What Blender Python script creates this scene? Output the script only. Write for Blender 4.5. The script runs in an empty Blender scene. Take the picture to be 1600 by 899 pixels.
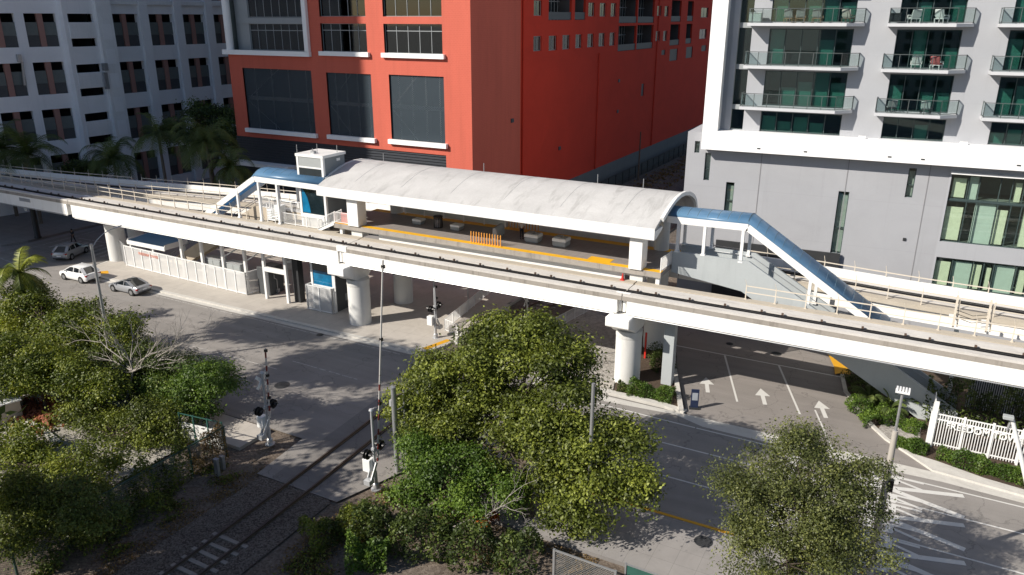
import bpy, bmesh, math, random
import numpy as np
from mathutils import Matrix, Vector, Euler
random.seed(7)
scene = bpy.context.scene
COL = scene.collection
R = math.radians

# ------------------------------------------------------------------ camera
H = 27.0
FPX = 1212.0
YAW, PITCH, ROLL = R(-28.2), R(19.13), R(-0.1)
cam_d = bpy.data.cameras.new('camera')
cam = bpy.data.objects.new('camera', cam_d)
COL.objects.link(cam)
_f = Vector((math.sin(YAW)*math.cos(PITCH), math.cos(YAW)*math.cos(PITCH), -math.sin(PITCH)))
_r = Vector((math.cos(YAW), -math.sin(YAW), 0))
_d = _f.cross(_r)
_r2 = _r*math.cos(ROLL) + _d*math.sin(ROLL)
_d2 = -_r*math.sin(ROLL) + _d*math.cos(ROLL)
m = Matrix(((_r2.x, -_d2.x, -_f.x, 0), (_r2.y, -_d2.y, -_f.y, 0), (_r2.z, -_d2.z, -_f.z, H), (0, 0, 0, 1)))
cam.matrix_world = m
cam_d.sensor_width = 36.0
cam_d.lens = 36.0*FPX/1600.0
cam_d.clip_end = 6000
cam_d.clip_start = 0.5
scene.camera = cam

# measuring helpers: where a sight line of the photograph meets a known real plane
def ray(u, v):
    return _r2*((u-800)/FPX) + _d2*((v-449.5)/FPX) + _f
def G(u, v, z=0.0):
    d = ray(u, v); t = (z-H)/d.z
    return (d.x*t, d.y*t, z)
def PY(u, v, y):
    d = ray(u, v); t = y/d.y
    return (d.x*t, y, H+d.z*t)
def PX(u, v, x):
    d = ray(u, v); t = x/d.x
    return (x, d.y*t, H+d.z*t)
def PL(u, v, P, ang, dep=0.0):
    """s, z on a vertical plane through P turned by ang and set back by dep"""
    nx, ny = -math.sin(ang), math.cos(ang)
    d = ray(u, v)
    t = (nx*P[0]+ny*P[1]+dep)/(nx*d.x+ny*d.y)
    x, y, z = d.x*t, d.y*t, H+d.z*t
    return ((x-P[0])*math.cos(ang)+(y-P[1])*math.sin(ang), z)
def HZ(v, x, y):
    lo, hi = -5.0, 90.0
    for _ in range(50):
        mm = (lo+hi)/2
        p = Vector((x, y, mm-H))
        vv = 449.5+FPX*p.dot(_d2)/p.dot(_f)
        if vv > v: lo = mm
        else: hi = mm
    return lo

# ------------------------------------------------------------------ mesh builder
class MB:
    def __init__(s, M=None):
        s.v = []; s.f = []; s.M = M
    def add(s, vs, fs):
        o = len(s.v)
        if s.M is not None:
            vs = [tuple(s.M @ Vector(p)) for p in vs]
        s.v.extend([tuple(p) for p in vs])
        s.f.extend([tuple(i+o for i in f) for f in fs])
        return s
    def box(s, x0, x1, y0, y1, z0, z1):
        if x0 > x1: x0, x1 = x1, x0
        if y0 > y1: y0, y1 = y1, y0
        if z0 > z1: z0, z1 = z1, z0
        return s.add([(x0,y0,z0),(x1,y0,z0),(x1,y1,z0),(x0,y1,z0),(x0,y0,z1),(x1,y0,z1),(x1,y1,z1),(x0,y1,z1)],
              [(0,3,2,1),(4,5,6,7),(0,1,5,4),(1,2,6,5),(2,3,7,6),(3,0,4,7)])
    def bar(s, p, q, w, h=None, up=(0,0,1)):
        h = w if h is None else h
        p = Vector(p); q = Vector(q); a = (q-p).normalized(); u = Vector(up)
        if abs(a.dot(u)) > .98: u = Vector((0,1,0))
        x = a.cross(u).normalized(); y = x.cross(a).normalized()
        x *= w/2; y *= h/2
        vs = [p-x-y, p+x-y, p+x+y, p-x+y, q-x-y, q+x-y, q+x+y, q-x+y]
        return s.add(vs, [(0,1,2,3),(4,7,6,5),(0,4,5,1),(1,5,6,2),(2,6,7,3),(3,7,4,0)])
    def tube(s, pts, r, n=8, r1=None):
        pts = [Vector(p) for p in pts]; k = len(pts)
        ring = []
        px = None
        for i, p in enumerate(pts):
            a = (pts[min(i+1,k-1)]-pts[max(i-1,0)]).normalized()
            if px is None:
                u = Vector((0,0,1)) if abs(a.z) < .9 else Vector((1,0,0))
                px = a.cross(u).normalized()
            else:
                px = (px - a*px.dot(a)).normalized()
            py = a.cross(px)
            rr = r if r1 is None else r+(r1-r)*i/(k-1)
            ring.append([p+px*rr*math.cos(2*math.pi*j/n)+py*rr*math.sin(2*math.pi*j/n) for j in range(n)])
        vs = [q for rg in ring for q in rg]; fs = []
        for i in range(k-1):
            for j in range(n):
                fs.append((i*n+j, i*n+(j+1)%n, (i+1)*n+(j+1)%n, (i+1)*n+j))
        fs.append(tuple(range(n-1,-1,-1))); fs.append(tuple((k-1)*n+j for j in range(n)))
        return s.add(vs, fs)
    def lathe(s, prof, c=(0,0,0), n=24):
        """prof: list of (r, z)"""
        vs = []; fs = []; k = len(prof)
        for (r, z) in prof:
            for j in range(n):
                a = 2*math.pi*j/n
                vs.append((c[0]+r*math.cos(a), c[1]+r*math.sin(a), c[2]+z))
        for i in range(k-1):
            for j in range(n):
                fs.append((i*n+j, i*n+(j+1)%n, (i+1)*n+(j+1)%n, (i+1)*n+j))
        fs.append(tuple(range(n-1,-1,-1))); fs.append(tuple((k-1)*n+j for j in range(n)))
        return s.add(vs, fs)
    def extrude(s, poly, vec):
        """poly: list of 3D points (one face), extruded along vec"""
        k = len(poly); vec = Vector(vec)
        vs = [Vector(p) for p in poly]+[Vector(p)+vec for p in poly]
        fs = [tuple(range(k-1,-1,-1)), tuple(range(k,2*k))]
        for i in range(k):
            j = (i+1) % k
            fs.append((i, j, j+k, i+k))
        return s.add(vs, fs)
    def prism(s, xy, z0, z1):
        return s.extrude([(x,y,z0) for x,y in xy], (0,0,z1-z0))
    def sheet(s, xy, z):
        return s.add([(x,y,z) for x,y in xy], [tuple(range(len(xy)))])
    def sweep(s, path, prof):
        """path: (x,y,z) list, horizontal path; prof: closed list of (offset to the left, height)"""
        k = len(prof); vs = []; fs = []; P = [Vector(p) for p in path]
        for i, p in enumerate(P):
            a = (P[min(i+1,len(P)-1)]-P[max(i-1,0)]); a.z = 0; a.normalize()
            nrm = Vector((-a.y, a.x, 0))
            for (o, h) in prof:
                vs.append(p+nrm*o+Vector((0,0,h)))
        for i in range(len(P)-1):
            for j in range(k):
                fs.append((i*k+j, i*k+(j+1)%k, (i+1)*k+(j+1)%k, (i+1)*k+j))
        fs.append(tuple(range(k-1,-1,-1))); fs.append(tuple((len(P)-1)*k+j for j in range(k)))
        return s.add(vs, fs)
    def wall(s, x0, x1, z0, z1, holes, y=0.0, dep=0.3):
        """wall in the plane y with rectangular holes (x0,x1,z0,z1) and reveals going back by dep"""
        xs = sorted(set([x0,x1]+[min(max(a,x0),x1) for h in holes for a in h[:2]]))
        zs = sorted(set([z0,z1]+[min(max(a,z0),z1) for h in holes for a in h[2:4]]))
        for i in range(len(xs)-1):
            for j in range(len(zs)-1):
                cx = (xs[i]+xs[i+1])/2; cz = (zs[j]+zs[j+1])/2
                if any(h[0] < cx < h[1] and h[2] < cz < h[3] for h in holes): continue
                s.add([(xs[i],y,zs[j]),(xs[i+1],y,zs[j]),(xs[i+1],y,zs[j+1]),(xs[i],y,zs[j+1])], [(0,1,2,3)])
        for h in holes:
            a, b, c, d = h[:4]
            s.add([(a,y,c),(b,y,c),(b,y,d),(a,y,d),(a,y+dep,c),(b,y+dep,c),(b,y+dep,d),(a,y+dep,d)],
                  [(0,4,5,1),(1,5,6,2),(2,6,7,3),(3,7,4,0)])
        return s
    def room(s, x0, x1, y0, y1, z0, z1):
        """five inward faces of a room open towards -y"""
        return s.add([(x0,y0,z0),(x1,y0,z0),(x1,y1,z0),(x0,y1,z0),(x0,y0,z1),(x1,y0,z1),(x1,y1,z1),(x0,y1,z1)],
              [(0,1,2,3),(4,7,6,5),(2,6,7,3),(0,3,7,4),(1,5,6,2)])
    def build(s, name, mt, parent=None, smooth=False, bevel=0.0, seg=1, fix=False):
        me = bpy.data.meshes.new(name)
        me.from_pydata(s.v, [], s.f); me.update()
        if fix:
            bm = bmesh.new(); bm.from_mesh(me)
            bmesh.ops.recalc_face_normals(bm, faces=bm.faces)
            bm.to_mesh(me); bm.free()
        me.materials.append(mt)
        o = bpy.data.objects.new(name, me); COL.objects.link(o)
        if parent is not None: o.parent = parent
        if smooth:
            me.polygons.foreach_set('use_smooth', [True]*len(me.polygons))
            me.update()
            try:
                me.set_sharp_from_angle(angle=R(38))
            except Exception: pass
        if bevel > 0:
            b = o.modifiers.new('bevel', 'BEVEL'); b.width = bevel; b.segments = seg
            b.limit_method = 'ANGLE'; b.angle_limit = R(40)
        return o

def tag(o, label=None, cat=None, group=None, kind=None):
    if label: o['label'] = label
    if cat: o['category'] = cat
    if group: o['group'] = group
    if kind: o['kind'] = kind
    return o
def thing(name, label, cat, loc=(0,0,0), rz=0.0, group=None):
    o = bpy.data.objects.new(name, None); COL.objects.link(o)
    o.empty_display_size = .3
    o.location = loc; o.rotation_euler = (0,0,rz)
    return tag(o, label, cat, group)
def struct(o): o['kind'] = 'structure'; return o
KIDS = {}
def copy_tree(o, parent=None):
    c = o.copy(); COL.objects.link(c)
    if parent is not None: c.parent = parent
    for ch in list(o.children): copy_tree(ch, c)
    return c

def text_mesh(body, size, ext, mt, name, parent, loc, rot, sx=1.0, center=True):
    cu = bpy.data.curves.new('lettering', 'FONT')
    cu.body = body; cu.size = size; cu.extrude = ext; cu.offset = size*.018
    if center: cu.align_x = 'CENTER'
    to = bpy.data.objects.new('lettering', cu); COL.objects.link(to)
    dg = bpy.context.evaluated_depsgraph_get()
    me = bpy.data.meshes.new_from_object(to.evaluated_get(dg))
    bpy.data.objects.remove(to); bpy.data.curves.remove(cu)
    me.name = name
    me.materials.clear(); me.materials.append(mt)
    o = bpy.data.objects.new(name, me); COL.objects.link(o)
    if parent is not None: o.parent = parent
    o.location = loc; o.rotation_euler = rot; o.scale = (sx, 1, 1)
    return o

# ------------------------------------------------------------------ materials
class NT:
    def __init__(s, name):
        s.m = bpy.data.materials.new(name); s.m.use_nodes = True
        s.t = s.m.node_tree; s.t.nodes.clear()
        s.out = s.n('ShaderNodeOutputMaterial')
    def n(s, ty, **kw):
        nd = s.t.nodes.new(ty)
        for k, v in kw.items():
            if k.startswith('_'): setattr(nd, k[1:], v)
            else: nd.inputs[k.replace('__',' ')].default_value = v
        return nd
    def l(s, a, b): s.t.links.new(a, b)
    def pos(s, scale=(1,1,1)):
        g = s.n('ShaderNodeNewGeometry'); mp = s.n('ShaderNodeMapping')
        mp.inputs['Scale'].default_value = scale
        s.l(g.outputs['Position'], mp.inputs['Vector']); return mp.outputs['Vector']
    def noise(s, vec, scale, detail=6, rough=.6, dist=0.0):
        nd = s.n('ShaderNodeTexNoise'); nd.inputs['Scale'].default_value = scale
        nd.inputs['Detail'].default_value = detail; nd.inputs['Roughness'].default_value = rough
        nd.inputs['Distortion'].default_value = dist
        s.l(vec, nd.inputs['Vector']); return nd.outputs['Fac']
    def ramp(s, fac, stops):
        r = s.n('ShaderNodeValToRGB'); e = r.color_ramp.elements
        while len(e) < len(stops): e.new(.5)
        for i, (p, c) in enumerate(stops):
            e[i].position = p; e[i].color = c if len(c) == 4 else (*c, 1)
        s.l(fac, r.inputs['Fac']); return r.outputs['Color']
    def mix(s, fac, a, b, mode='MIX'):
        x = s.n('ShaderNodeMix'); x.data_type = 'RGBA'; x.blend_type = mode
        for sock, val in ((x.inputs[0], fac), (x.inputs[6], a), (x.inputs[7], b)):
            if hasattr(val, 'is_linked'): s.l(val, sock)
            elif isinstance(val, (int, float)): sock.default_value = val
            else: sock.default_value = (*val, 1) if len(val) == 3 else val
        return x.outputs[2]
    def math(s, op, a, b=None):
        x = s.n('ShaderNodeMath'); x.operation = op
        for sock, val in ((x.inputs[0], a), (x.inputs[1], b)):
            if val is None: continue
            if hasattr(val, 'is_linked'): s.l(val, sock)
            else: sock.default_value = val
        return x.outputs[0]
    def bsdf(s, color, rough=.6, metal=0.0, spec=.5, bump=None, bstr=.3, bdist=.02, **kw):
        b = s.n('ShaderNodeBsdfPrincipled')
        if hasattr(color, 'is_linked'): s.l(color, b.inputs['Base Color'])
        else: b.inputs['Base Color'].default_value = (*color[:3], 1)
        if hasattr(rough, 'is_linked'): s.l(rough, b.inputs['Roughness'])
        else: b.inputs['Roughness'].default_value = rough
        b.inputs['Metallic'].default_value = metal
        b.inputs['Specular IOR Level'].default_value = spec
        for k, v in kw.items(): b.inputs[k.replace('__', ' ')].default_value = v
        if bump is not None:
            bp = s.n('ShaderNodeBump'); bp.inputs['Strength'].default_value = bstr
            bp.inputs['Distance'].default_value = bdist
            s.l(bump, bp.inputs['Height']); s.l(bp.outputs['Normal'], b.inputs['Normal'])
        return b.outputs['BSDF']
    def fin(s, sh):
        s.l(sh, s.out.inputs['Surface']); return s.m

def shade(c, k): return tuple(min(1, x*k) for x in c)
def plain(name, c, rough=.5, metal=0.0, var=.12, scale=1.5, spec=.4, bump=0.0, **kw):
    """painted or moulded surface with soft uneven tone"""
    t = NT(name); p = t.pos()
    a = t.noise(p, scale, 5, .62)
    b = t.noise(p, scale*13, 4, .6)
    f = t.math('ADD', t.math('MULTIPLY', a, .7), t.math('MULTIPLY', b, .3))
    col = t.ramp(f, [(.3, shade(c, 1-var)), (.7, shade(c, 1+var*.7))])
    return t.fin(t.bsdf(col, rough, metal, spec, bump=b if bump else None, bstr=bump, bdist=.01, **kw))
def concrete(name, c, stain=(.25,.22,.19), amt=.5, streak=True, rough=.85, var=.14, scale=.35, svec=None):
    """cast concrete: broad mottling, fine grain, weather streaks with shapes of their own"""
    t = NT(name); p = t.pos()
    a = t.noise(p, scale, 7, .65, .3); b = t.noise(p, 9, 5, .65)
    f = t.math('ADD', t.math('MULTIPLY', a, .65), t.math('MULTIPLY', b, .35))
    col = t.ramp(f, [(.3, shade(c, 1-var)), (.72, shade(c, 1+var*.6))])
    q = t.pos(svec) if svec else t.pos((1.6,1.6,.18)) if streak else t.pos((.25,1.6,1))
    st = t.noise(q, 1.1, 6, .7, .4)
    sf = t.math('MULTIPLY', t.ramp(st, [(.52,(0,0,0)),(.78,(1,1,1))]), amt)
    col = t.mix(sf, col, stain)
    return t.fin(t.bsdf(col, rough, 0, .25, bump=b, bstr=.15, bdist=.01))
def asphalt(name, c, patch=.3):
    t = NT(name); p = t.pos()
    a = t.noise(p, .16, 6, .65, .6); b = t.noise(p, 30, 3, .7); w = t.noise(t.pos((.06,1.1,1)), 1, 5, .6, .3)
    f = t.math('ADD', t.math('MULTIPLY', a, .5), t.math('MULTIPLY', w, .5))
    col = t.ramp(f, [(.3, shade(c, 1-patch)), (.5, c), (.7, shade(c, 1+patch))])
    col = t.mix(.35, col, t.ramp(b, [(.35, shade(c,.55)),(.65, shade(c,1.5))]))
    vo = t.n('ShaderNodeTexVoronoi'); vo.feature = 'DISTANCE_TO_EDGE'; vo.inputs['Scale'].default_value = .22
    wp = t.n('ShaderNodeVectorMath'); wp.operation = 'ADD'
    nn = t.n('ShaderNodeTexNoise'); nn.inputs['Scale'].default_value = .7; nn.inputs['Detail'].default_value = 5
    t.l(p, nn.inputs['Vector']); t.l(p, wp.inputs[0]); sc = t.n('ShaderNodeVectorMath'); sc.operation = 'SCALE'
    sc.inputs['Scale'].default_value = 3.0
    t.l(nn.outputs['Color'], sc.inputs[0]); t.l(sc.outputs[0], wp.inputs[1]); t.l(wp.outputs[0], vo.inputs['Vector'])
    ck = t.ramp(vo.outputs['Distance'], [(.004,(1,1,1)),(.011,(0,0,0))])
    col = t.mix(t.math('MULTIPLY', ck, .45), col, shade(c,.45))
    sp = t.ramp(t.noise(p, .55, 4, .6, 1.2), [(.66,(0,0,0)),(.76,(1,1,1))])
    col = t.mix(t.math('MULTIPLY', sp, .3), col, shade(c,.55))
    return t.fin(t.bsdf(col, .88, 0, .25, bump=b, bstr=.3, bdist=.01))
def brick(name, c, c2, mortar):
    t = NT(name)
    g = t.n('ShaderNodeNewGeometry'); sx = t.n('ShaderNodeSeparateXYZ'); t.l(g.outputs['Position'], sx.inputs[0])
    cb = t.n('ShaderNodeCombineXYZ'); t.l(t.math('ADD', sx.outputs[0], sx.outputs[1]), cb.inputs[0]); t.l(sx.outputs[2], cb.inputs[1])
    br = t.n('ShaderNodeTexBrick'); br.inputs['Scale'].default_value = 1
    br.inputs['Brick Width'].default_value = .4; br.inputs['Row Height'].default_value = .2
    br.inputs['Mortar Size'].default_value = .02; br.inputs['Color1'].default_value = (*c,1); br.inputs['Color2'].default_value = (*c2,1)
    br.inputs['Mortar'].default_value = (*mortar,1)
    t.l(cb.outputs[0], br.inputs['Vector'])
    a = t.noise(t.pos((.5,.5,.12)), .6, 5, .6)
    col = t.mix(.5, br.outputs['Color'], t.ramp(a, [(.3, shade(c,.85)), (.7, shade(c,1.12))]))
    st = t.ramp(t.noise(t.pos((1.6,1.6,.07)), 1, 5, .7, .3), [(.52,(0,0,0)),(.78,(1,1,1))])
    col = t.mix(t.math('MULTIPLY', st, .3), col, shade(c,.55))
    return t.fin(t.bsdf(col, .75, 0, .3, bump=br.outputs['Fac'], bstr=.15, bdist=.01))
def stucco(name, c, joint=3.4, var=.1, seam=.5):
    """rendered wall with faint panel seams and cloudy tone"""
    t = NT(name)
    g = t.n('ShaderNodeNewGeometry'); sx = t.n('ShaderNodeSeparateXYZ'); t.l(g.outputs['Position'], sx.inputs[0])
    a = t.noise(t.pos((.3,.3,.5)), .5, 7, .65, .5); b = t.noise(t.pos(), 14, 4, .6)
    f = t.math('ADD', t.math('MULTIPLY', a, .75), t.math('MULTIPLY', b, .25))
    col = t.ramp(f, [(.3, shade(c,1-var)), (.7, shade(c,1+var*.7))])
    st = t.ramp(t.noise(t.pos((2.2,2.2,.1)), 1, 5, .7), [(.55,(0,0,0)),(.8,(1,1,1))])
    col = t.mix(t.math('MULTIPLY', st, .22), col, shade(c,.62))
    z = t.math('FRACT', t.math('DIVIDE', sx.outputs[2], joint))
    ln = t.ramp(z, [(.0,(1,1,1)),(.008,(0,0,0))])
    col = t.mix(t.math('MULTIPLY', ln, seam), col, shade(c,.6))
    return t.fin(t.bsdf(col, .85, 0, .25, bump=b, bstr=.1, bdist=.01))
def glass(name, tint, gloss=.05, gloss_min=.06):
    """tinted pane: you look through it, and it mirrors at grazing angles"""
    t = NT(name)
    tr = t.n('ShaderNodeBsdfTransparent'); tr.inputs['Color'].default_value = (*tint,1)
    gl = t.n('ShaderNodeBsdfGlossy'); gl.inputs['Roughness'].default_value = gloss; gl.inputs['Color'].default_value = (.9,.95,.95,1)
    lw = t.n('ShaderNodeLayerWeight'); lw.inputs['Blend'].default_value = .5
    mx = t.n('ShaderNodeMixShader')
    fac = t.math('ADD', t.math('MULTIPLY', t.math('POWER', lw.outputs['Facing'], 3.5), .8), gloss_min)
    t.l(fac, mx.inputs[0]); t.l(tr.outputs[0], mx.inputs[1]); t.l(gl.outputs[0], mx.inputs[2])
    return t.fin(mx.outputs[0])
def meshy(name, c, pitch, fill, rough=.5, metal=0.0, diag=False, mode=None):
    """woven or punched sheet with regular openings one can see through"""
    t = NT(name)
    g = t.n('ShaderNodeNewGeometry'); sx = t.n('ShaderNodeSeparateXYZ'); t.l(g.outputs['Position'], sx.inputs[0])
    hx = t.math('ADD', sx.outputs[0], sx.outputs[1]); hz = sx.outputs[2]
    if diag: a, b = t.math('ADD', hx, hz), t.math('SUBTRACT', hx, hz)
    else: a, b = hx, hz
    fa = t.math('LESS_THAN', t.math('FRACT', t.math('DIVIDE', t.math('ADD', a, 1000.0), pitch)), fill)
    fb = t.math('LESS_THAN', t.math('FRACT', t.math('DIVIDE', t.math('ADD', b, 1000.0), pitch)), fill)
    al = fa if mode == 'v' else t.math('MAXIMUM', fa, fb)
    tr = t.n('ShaderNodeBsdfTransparent'); mx = t.n('ShaderNodeMixShader')
    t.l(al, mx.inputs[0]); t.l(tr.outputs[0], mx.inputs[1]); t.l(t.bsdf(c, rough, metal, .4), mx.inputs[2])
    return t.fin(mx.outputs[0])
def ground_mat(name, stops, scale, speck=None, bump=.6):
    t = NT(name); p = t.pos()
    a = t.noise(p, scale, 8, .7, .5); b = t.noise(p, 7, 6, .7); c = t.noise(p, 28, 3, .6)
    f = t.math('ADD', t.math('MULTIPLY', a, .55), t.math('MULTIPLY', b, .45))
    col = t.ramp(f, stops)
    if speck:
        vo = t.n('ShaderNodeTexVoronoi'); vo.inputs['Scale'].default_value = speck[0]; t.l(p, vo.inputs['Vector'])
        sc = t.n('ShaderNodeSeparateColor'); t.l(vo.outputs['Color'], sc.inputs[0])
        col = t.mix(speck[3], col, t.ramp(sc.outputs[0], [(.1, speck[1]), (.9, speck[2])]))
    return t.fin(t.bsdf(col, .95, 0, .2, bump=t.math('ADD', b, c), bstr=bump, bdist=.05))
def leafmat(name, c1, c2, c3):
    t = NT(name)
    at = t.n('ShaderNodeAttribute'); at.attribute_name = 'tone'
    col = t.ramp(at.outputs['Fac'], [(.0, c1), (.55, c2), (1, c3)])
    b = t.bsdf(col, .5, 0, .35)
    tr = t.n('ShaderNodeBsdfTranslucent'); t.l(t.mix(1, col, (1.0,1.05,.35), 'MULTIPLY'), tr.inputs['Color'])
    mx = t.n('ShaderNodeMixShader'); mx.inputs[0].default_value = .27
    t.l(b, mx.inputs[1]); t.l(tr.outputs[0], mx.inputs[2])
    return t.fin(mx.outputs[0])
# ------------------------------------------------------------------ palette
WHITE = plain('white_paint', (.80,.80,.78), .45, var=.06, scale=.6)
WHITE_METAL = plain('white_metal', (.78,.78,.77), .4, var=.05, scale=2)
GIRDER = concrete('girder_white', (.84,.83,.80), (.55,.50,.43), .35, var=.05)
PIER = concrete('pier_paint', (.66,.66,.64), (.42,.40,.37), .4, var=.07)
DECK_EDGE = concrete('deck_edge_concrete', (.34,.31,.275), (.10,.085,.075), .85, var=.2, scale=.8)
PAD = concrete('running_pad', (.60,.575,.54), (.26,.225,.19), .65, streak=False, var=.16, scale=.7)
WALK = concrete('walkway_concrete', (.47,.42,.345), (.25,.22,.18), .35, streak=False, var=.1, scale=.7)
RAILBLK = plain('power_rail_black', (.018,.018,.02), .35, var=.2)
RUSTY = plain('bracket_rust', (.12,.08,.06), .7, var=.3, scale=6)
TROUGH = concrete('rail_trough', (.36,.33,.30), (.12,.10,.09), .7, streak=False, var=.2, scale=1)
HAND = plain('handrail_cream', (.62,.56,.47), .5, var=.08, scale=3)
ROOF = concrete('vault_roof', (.52,.515,.505), (.19,.185,.175), .62, var=.22, scale=.3, svec=(.9,.2,.2))
TILE = None
def tile_mat():
    t = NT('platform_tile')
    g = t.n('ShaderNodeNewGeometry')
    br = t.n('ShaderNodeTexBrick'); br.inputs['Scale'].default_value = 1; br.offset = 0
    br.inputs['Brick Width'].default_value = .6; br.inputs['Row Height'].default_value = .6
    br.inputs['Mortar Size'].default_value = .015
    br.inputs['Color1'].default_value = (.29,.262,.245,1); br.inputs['Color2'].default_value = (.265,.24,.225,1); br.inputs['Mortar'].default_value = (.16,.145,.135,1)
    t.l(g.outputs['Position'], br.inputs['Vector'])
    col = t.mix(.4, br.outputs['Color'], t.ramp(t.noise(t.pos(), .7, 6, .7), [(.3,(.20,.175,.165)),(.7,(.34,.31,.29))]))
    return t.fin(t.bsdf(col, .55, 0, .4))
TILE = tile_mat()
YELLOW = plain('yellow_strip', (.80,.43,.02), .55, var=.14, scale=1.2)
AMBER = plain('amber_plastic', (.78,.36,.07), .45, var=.1)
STAIRWALL = concrete('stair_wall_bluegrey', (.40,.43,.44), (.25,.27,.28), .3, var=.08)
BLUEROOF = None
def blue_mat():
    t = NT('blue_polycarbonate')
    a = t.noise(t.pos((.4,1.5,1.5)), 1, 4, .6)
    col = t.ramp(a, [(.3,(.11,.24,.38)),(.7,(.20,.35,.50))])
    b = t.bsdf(col, .28, 0, .5)
    tr = t.n('ShaderNodeBsdfTranslucent'); tr.inputs['Color'].default_value = (.25,.55,.85,1)
    mx = t.n('ShaderNodeMixShader'); mx.inputs[0].default_value = .4
    t.l(b, mx.inputs[1]); t.l(tr.outputs[0], mx.inputs[2])
    return t.fin(mx.outputs[0])
BLUEROOF = blue_mat()
BLUEGLASS = plain('blue_tinted_panel', (.01,.15,.30), .12, var=.45, scale=1.1, spec=.6)
DARKGLASS = plain('dark_glass', (.012,.022,.028), .04, var=.4, scale=.8, spec=.7)
GREYPANEL = plain('grey_panel', (.34,.36,.36), .55, var=.06)
DARKGREY = plain('dark_grey_panel', (.075,.08,.085), .55, var=.1)
CHAR = plain('charcoal_metal', (.035,.037,.04), .5, var=.15)
BLACK = plain('black_plastic', (.012,.012,.013), .4, var=.2)
GALV = plain('galvanised_steel', (.42,.43,.44), .42, metal=.6, var=.12, scale=4)
SILVERP = plain('silver_paint', (.50,.51,.52), .35, metal=.3, var=.06)
RED = plain('red_paint', (.55,.03,.02), .45, var=.1)
REDBRICK = brick('red_facade', (.53,.115,.074), (.50,.105,.068), (.58,.15,.105))
REDSIDE = stucco('red_side_render', (.56,.045,.022), joint=4.4, var=.12, seam=.3)
PLINTH = concrete('grey_plinth', (.16,.16,.16), (.08,.08,.08), .4)
FRAMEGREY = plain('window_frame_grey', (.30,.32,.33), .4, var=.05)
LOUVRE = plain('louvre_dark', (.045,.05,.06), .5, var=.1)
SCREEN = meshy('podium_screen', (.038,.056,.072), .22, .5, .5, diag=True)
STUCCO_UP = stucco('tower_render_pale', (.385,.395,.42), joint=3.45, var=.07, seam=.25)
STUCCO_POD = stucco('podium_render_grey', (.36,.367,.39), joint=4.1, var=.09, seam=.4)
BANDWHITE = plain('white_render', (.86,.86,.85), .7, var=.03, scale=.3)
GREENGLASS = glass('green_glass', (.46,.66,.62), .02, .08)
PODGLASS = glass('podium_glass', (.90,.955,.915), .02, .05)
CLEARGLASS = glass('rail_glass', (.80,.85,.845), .02, .04)
SLAB = plain('balcony_slab', (.55,.56,.58), .7, var=.06)
RAILFRAME = plain('balcony_rail_grey', (.085,.10,.10), .4, var=.05)
SMOKEGLASS = glass('smoked_glass', (.30,.33,.35), .03)
BLIND = plain('cream_blind', (.68,.68,.55), .8, var=.12, scale=3)
BLINDW = plain('pale_blind', (.50,.56,.54), .8, var=.08, scale=2)
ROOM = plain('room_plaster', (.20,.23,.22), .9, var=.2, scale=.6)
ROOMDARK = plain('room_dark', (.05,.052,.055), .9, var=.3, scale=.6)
GARAGE = stucco('garage_concrete', (.84,.85,.87), joint=3.36, var=.07, seam=.3)
GARAGEW = concrete('garage_band', (.82,.83,.84), (.5,.5,.5), .3)
SALMON = plain('salmon_post', (.36,.20,.17), .8, var=.08)
GSCREEN = plain('garage_screen', (.15,.17,.165), .7, var=.12, scale=2)
ASPH = asphalt('road_asphalt', (.255,.238,.222), .32)
ASPH2 = asphalt('driveway_asphalt', (.235,.215,.20), .25)
PAVE = None
def pave_mat(name, c, cell=1.55):
    t = NT(name)
    g = t.n('ShaderNodeNewGeometry')
    br = t.n('ShaderNodeTexBrick'); br.inputs['Scale'].default_value = 1; br.offset = 0
    br.inputs['Brick Width'].default_value = cell; br.inputs['Row Height'].default_value = cell
    br.inputs['Mortar Size'].default_value = .012; br.inputs['Mortar'].default_value = (*shade(c,.45),1)
    br.inputs['Color1'].default_value = (*c,1); br.inputs['Color2'].default_value = (*shade(c,.93),1)
    t.l(g.outputs['Position'], br.inputs['Vector'])
    p = t.pos()
    col = t.mix(.5, br.outputs['Color'], t.ramp(t.noise(p, .45, 8, .7, .8), [(.3,shade(c,.72)),(.7,shade(c,1.15))]))
    st = t.ramp(t.noise(p, 1.7, 5, .65, 1), [(.6,(0,0,0)),(.75,(1,1,1))])
    col = t.mix(t.math('MULTIPLY', st, .28), col, shade(c,.5))
    return t.fin(t.bsdf(col, .9, 0, .25))
PAVE = pave_mat('pavement_concrete', (.47,.435,.39))
PAVEG = pave_mat('pavement_grey', (.30,.285,.275), 1.2)
KERB = concrete('kerb_concrete', (.56,.54,.50), (.25,.23,.2), .5, streak=False, var=.15, scale=1.5)
LINE = None
def line_mat(name, c, under, wear):
    t = NT(name); p = t.pos()
    w = t.ramp(t.noise(p, 3.5, 7, .75, .6), [(wear,(0,0,0)),(wear+.12,(1,1,1))])
    w2 = t.noise(p, .5, 4, .6)
    col = t.mix(w, t.mix(w2, c, shade(c,.8)), under)
    return t.fin(t.bsdf(col, .7, 0, .3))
LINE = line_mat('road_paint_white', (.66,.65,.62), (.18,.175,.17), .60)
LINEW = line_mat('road_paint_worn', (.48,.46,.43), (.15,.145,.14), .48)
LINEY = line_mat('road_paint_yellow', (.52,.27,.04), (.16,.14,.1), .5)
YCURB = line_mat('kerb_paint_yellow', (.72,.37,.02), (.4,.33,.2), .62)
DIRT = ground_mat('bare_dirt', [(.25,(.06,.045,.035)),(.5,(.15,.118,.093)),(.75,(.30,.255,.21))], .3, (9,(.05,.04,.03),(.33,.28,.23),.3))
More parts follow.
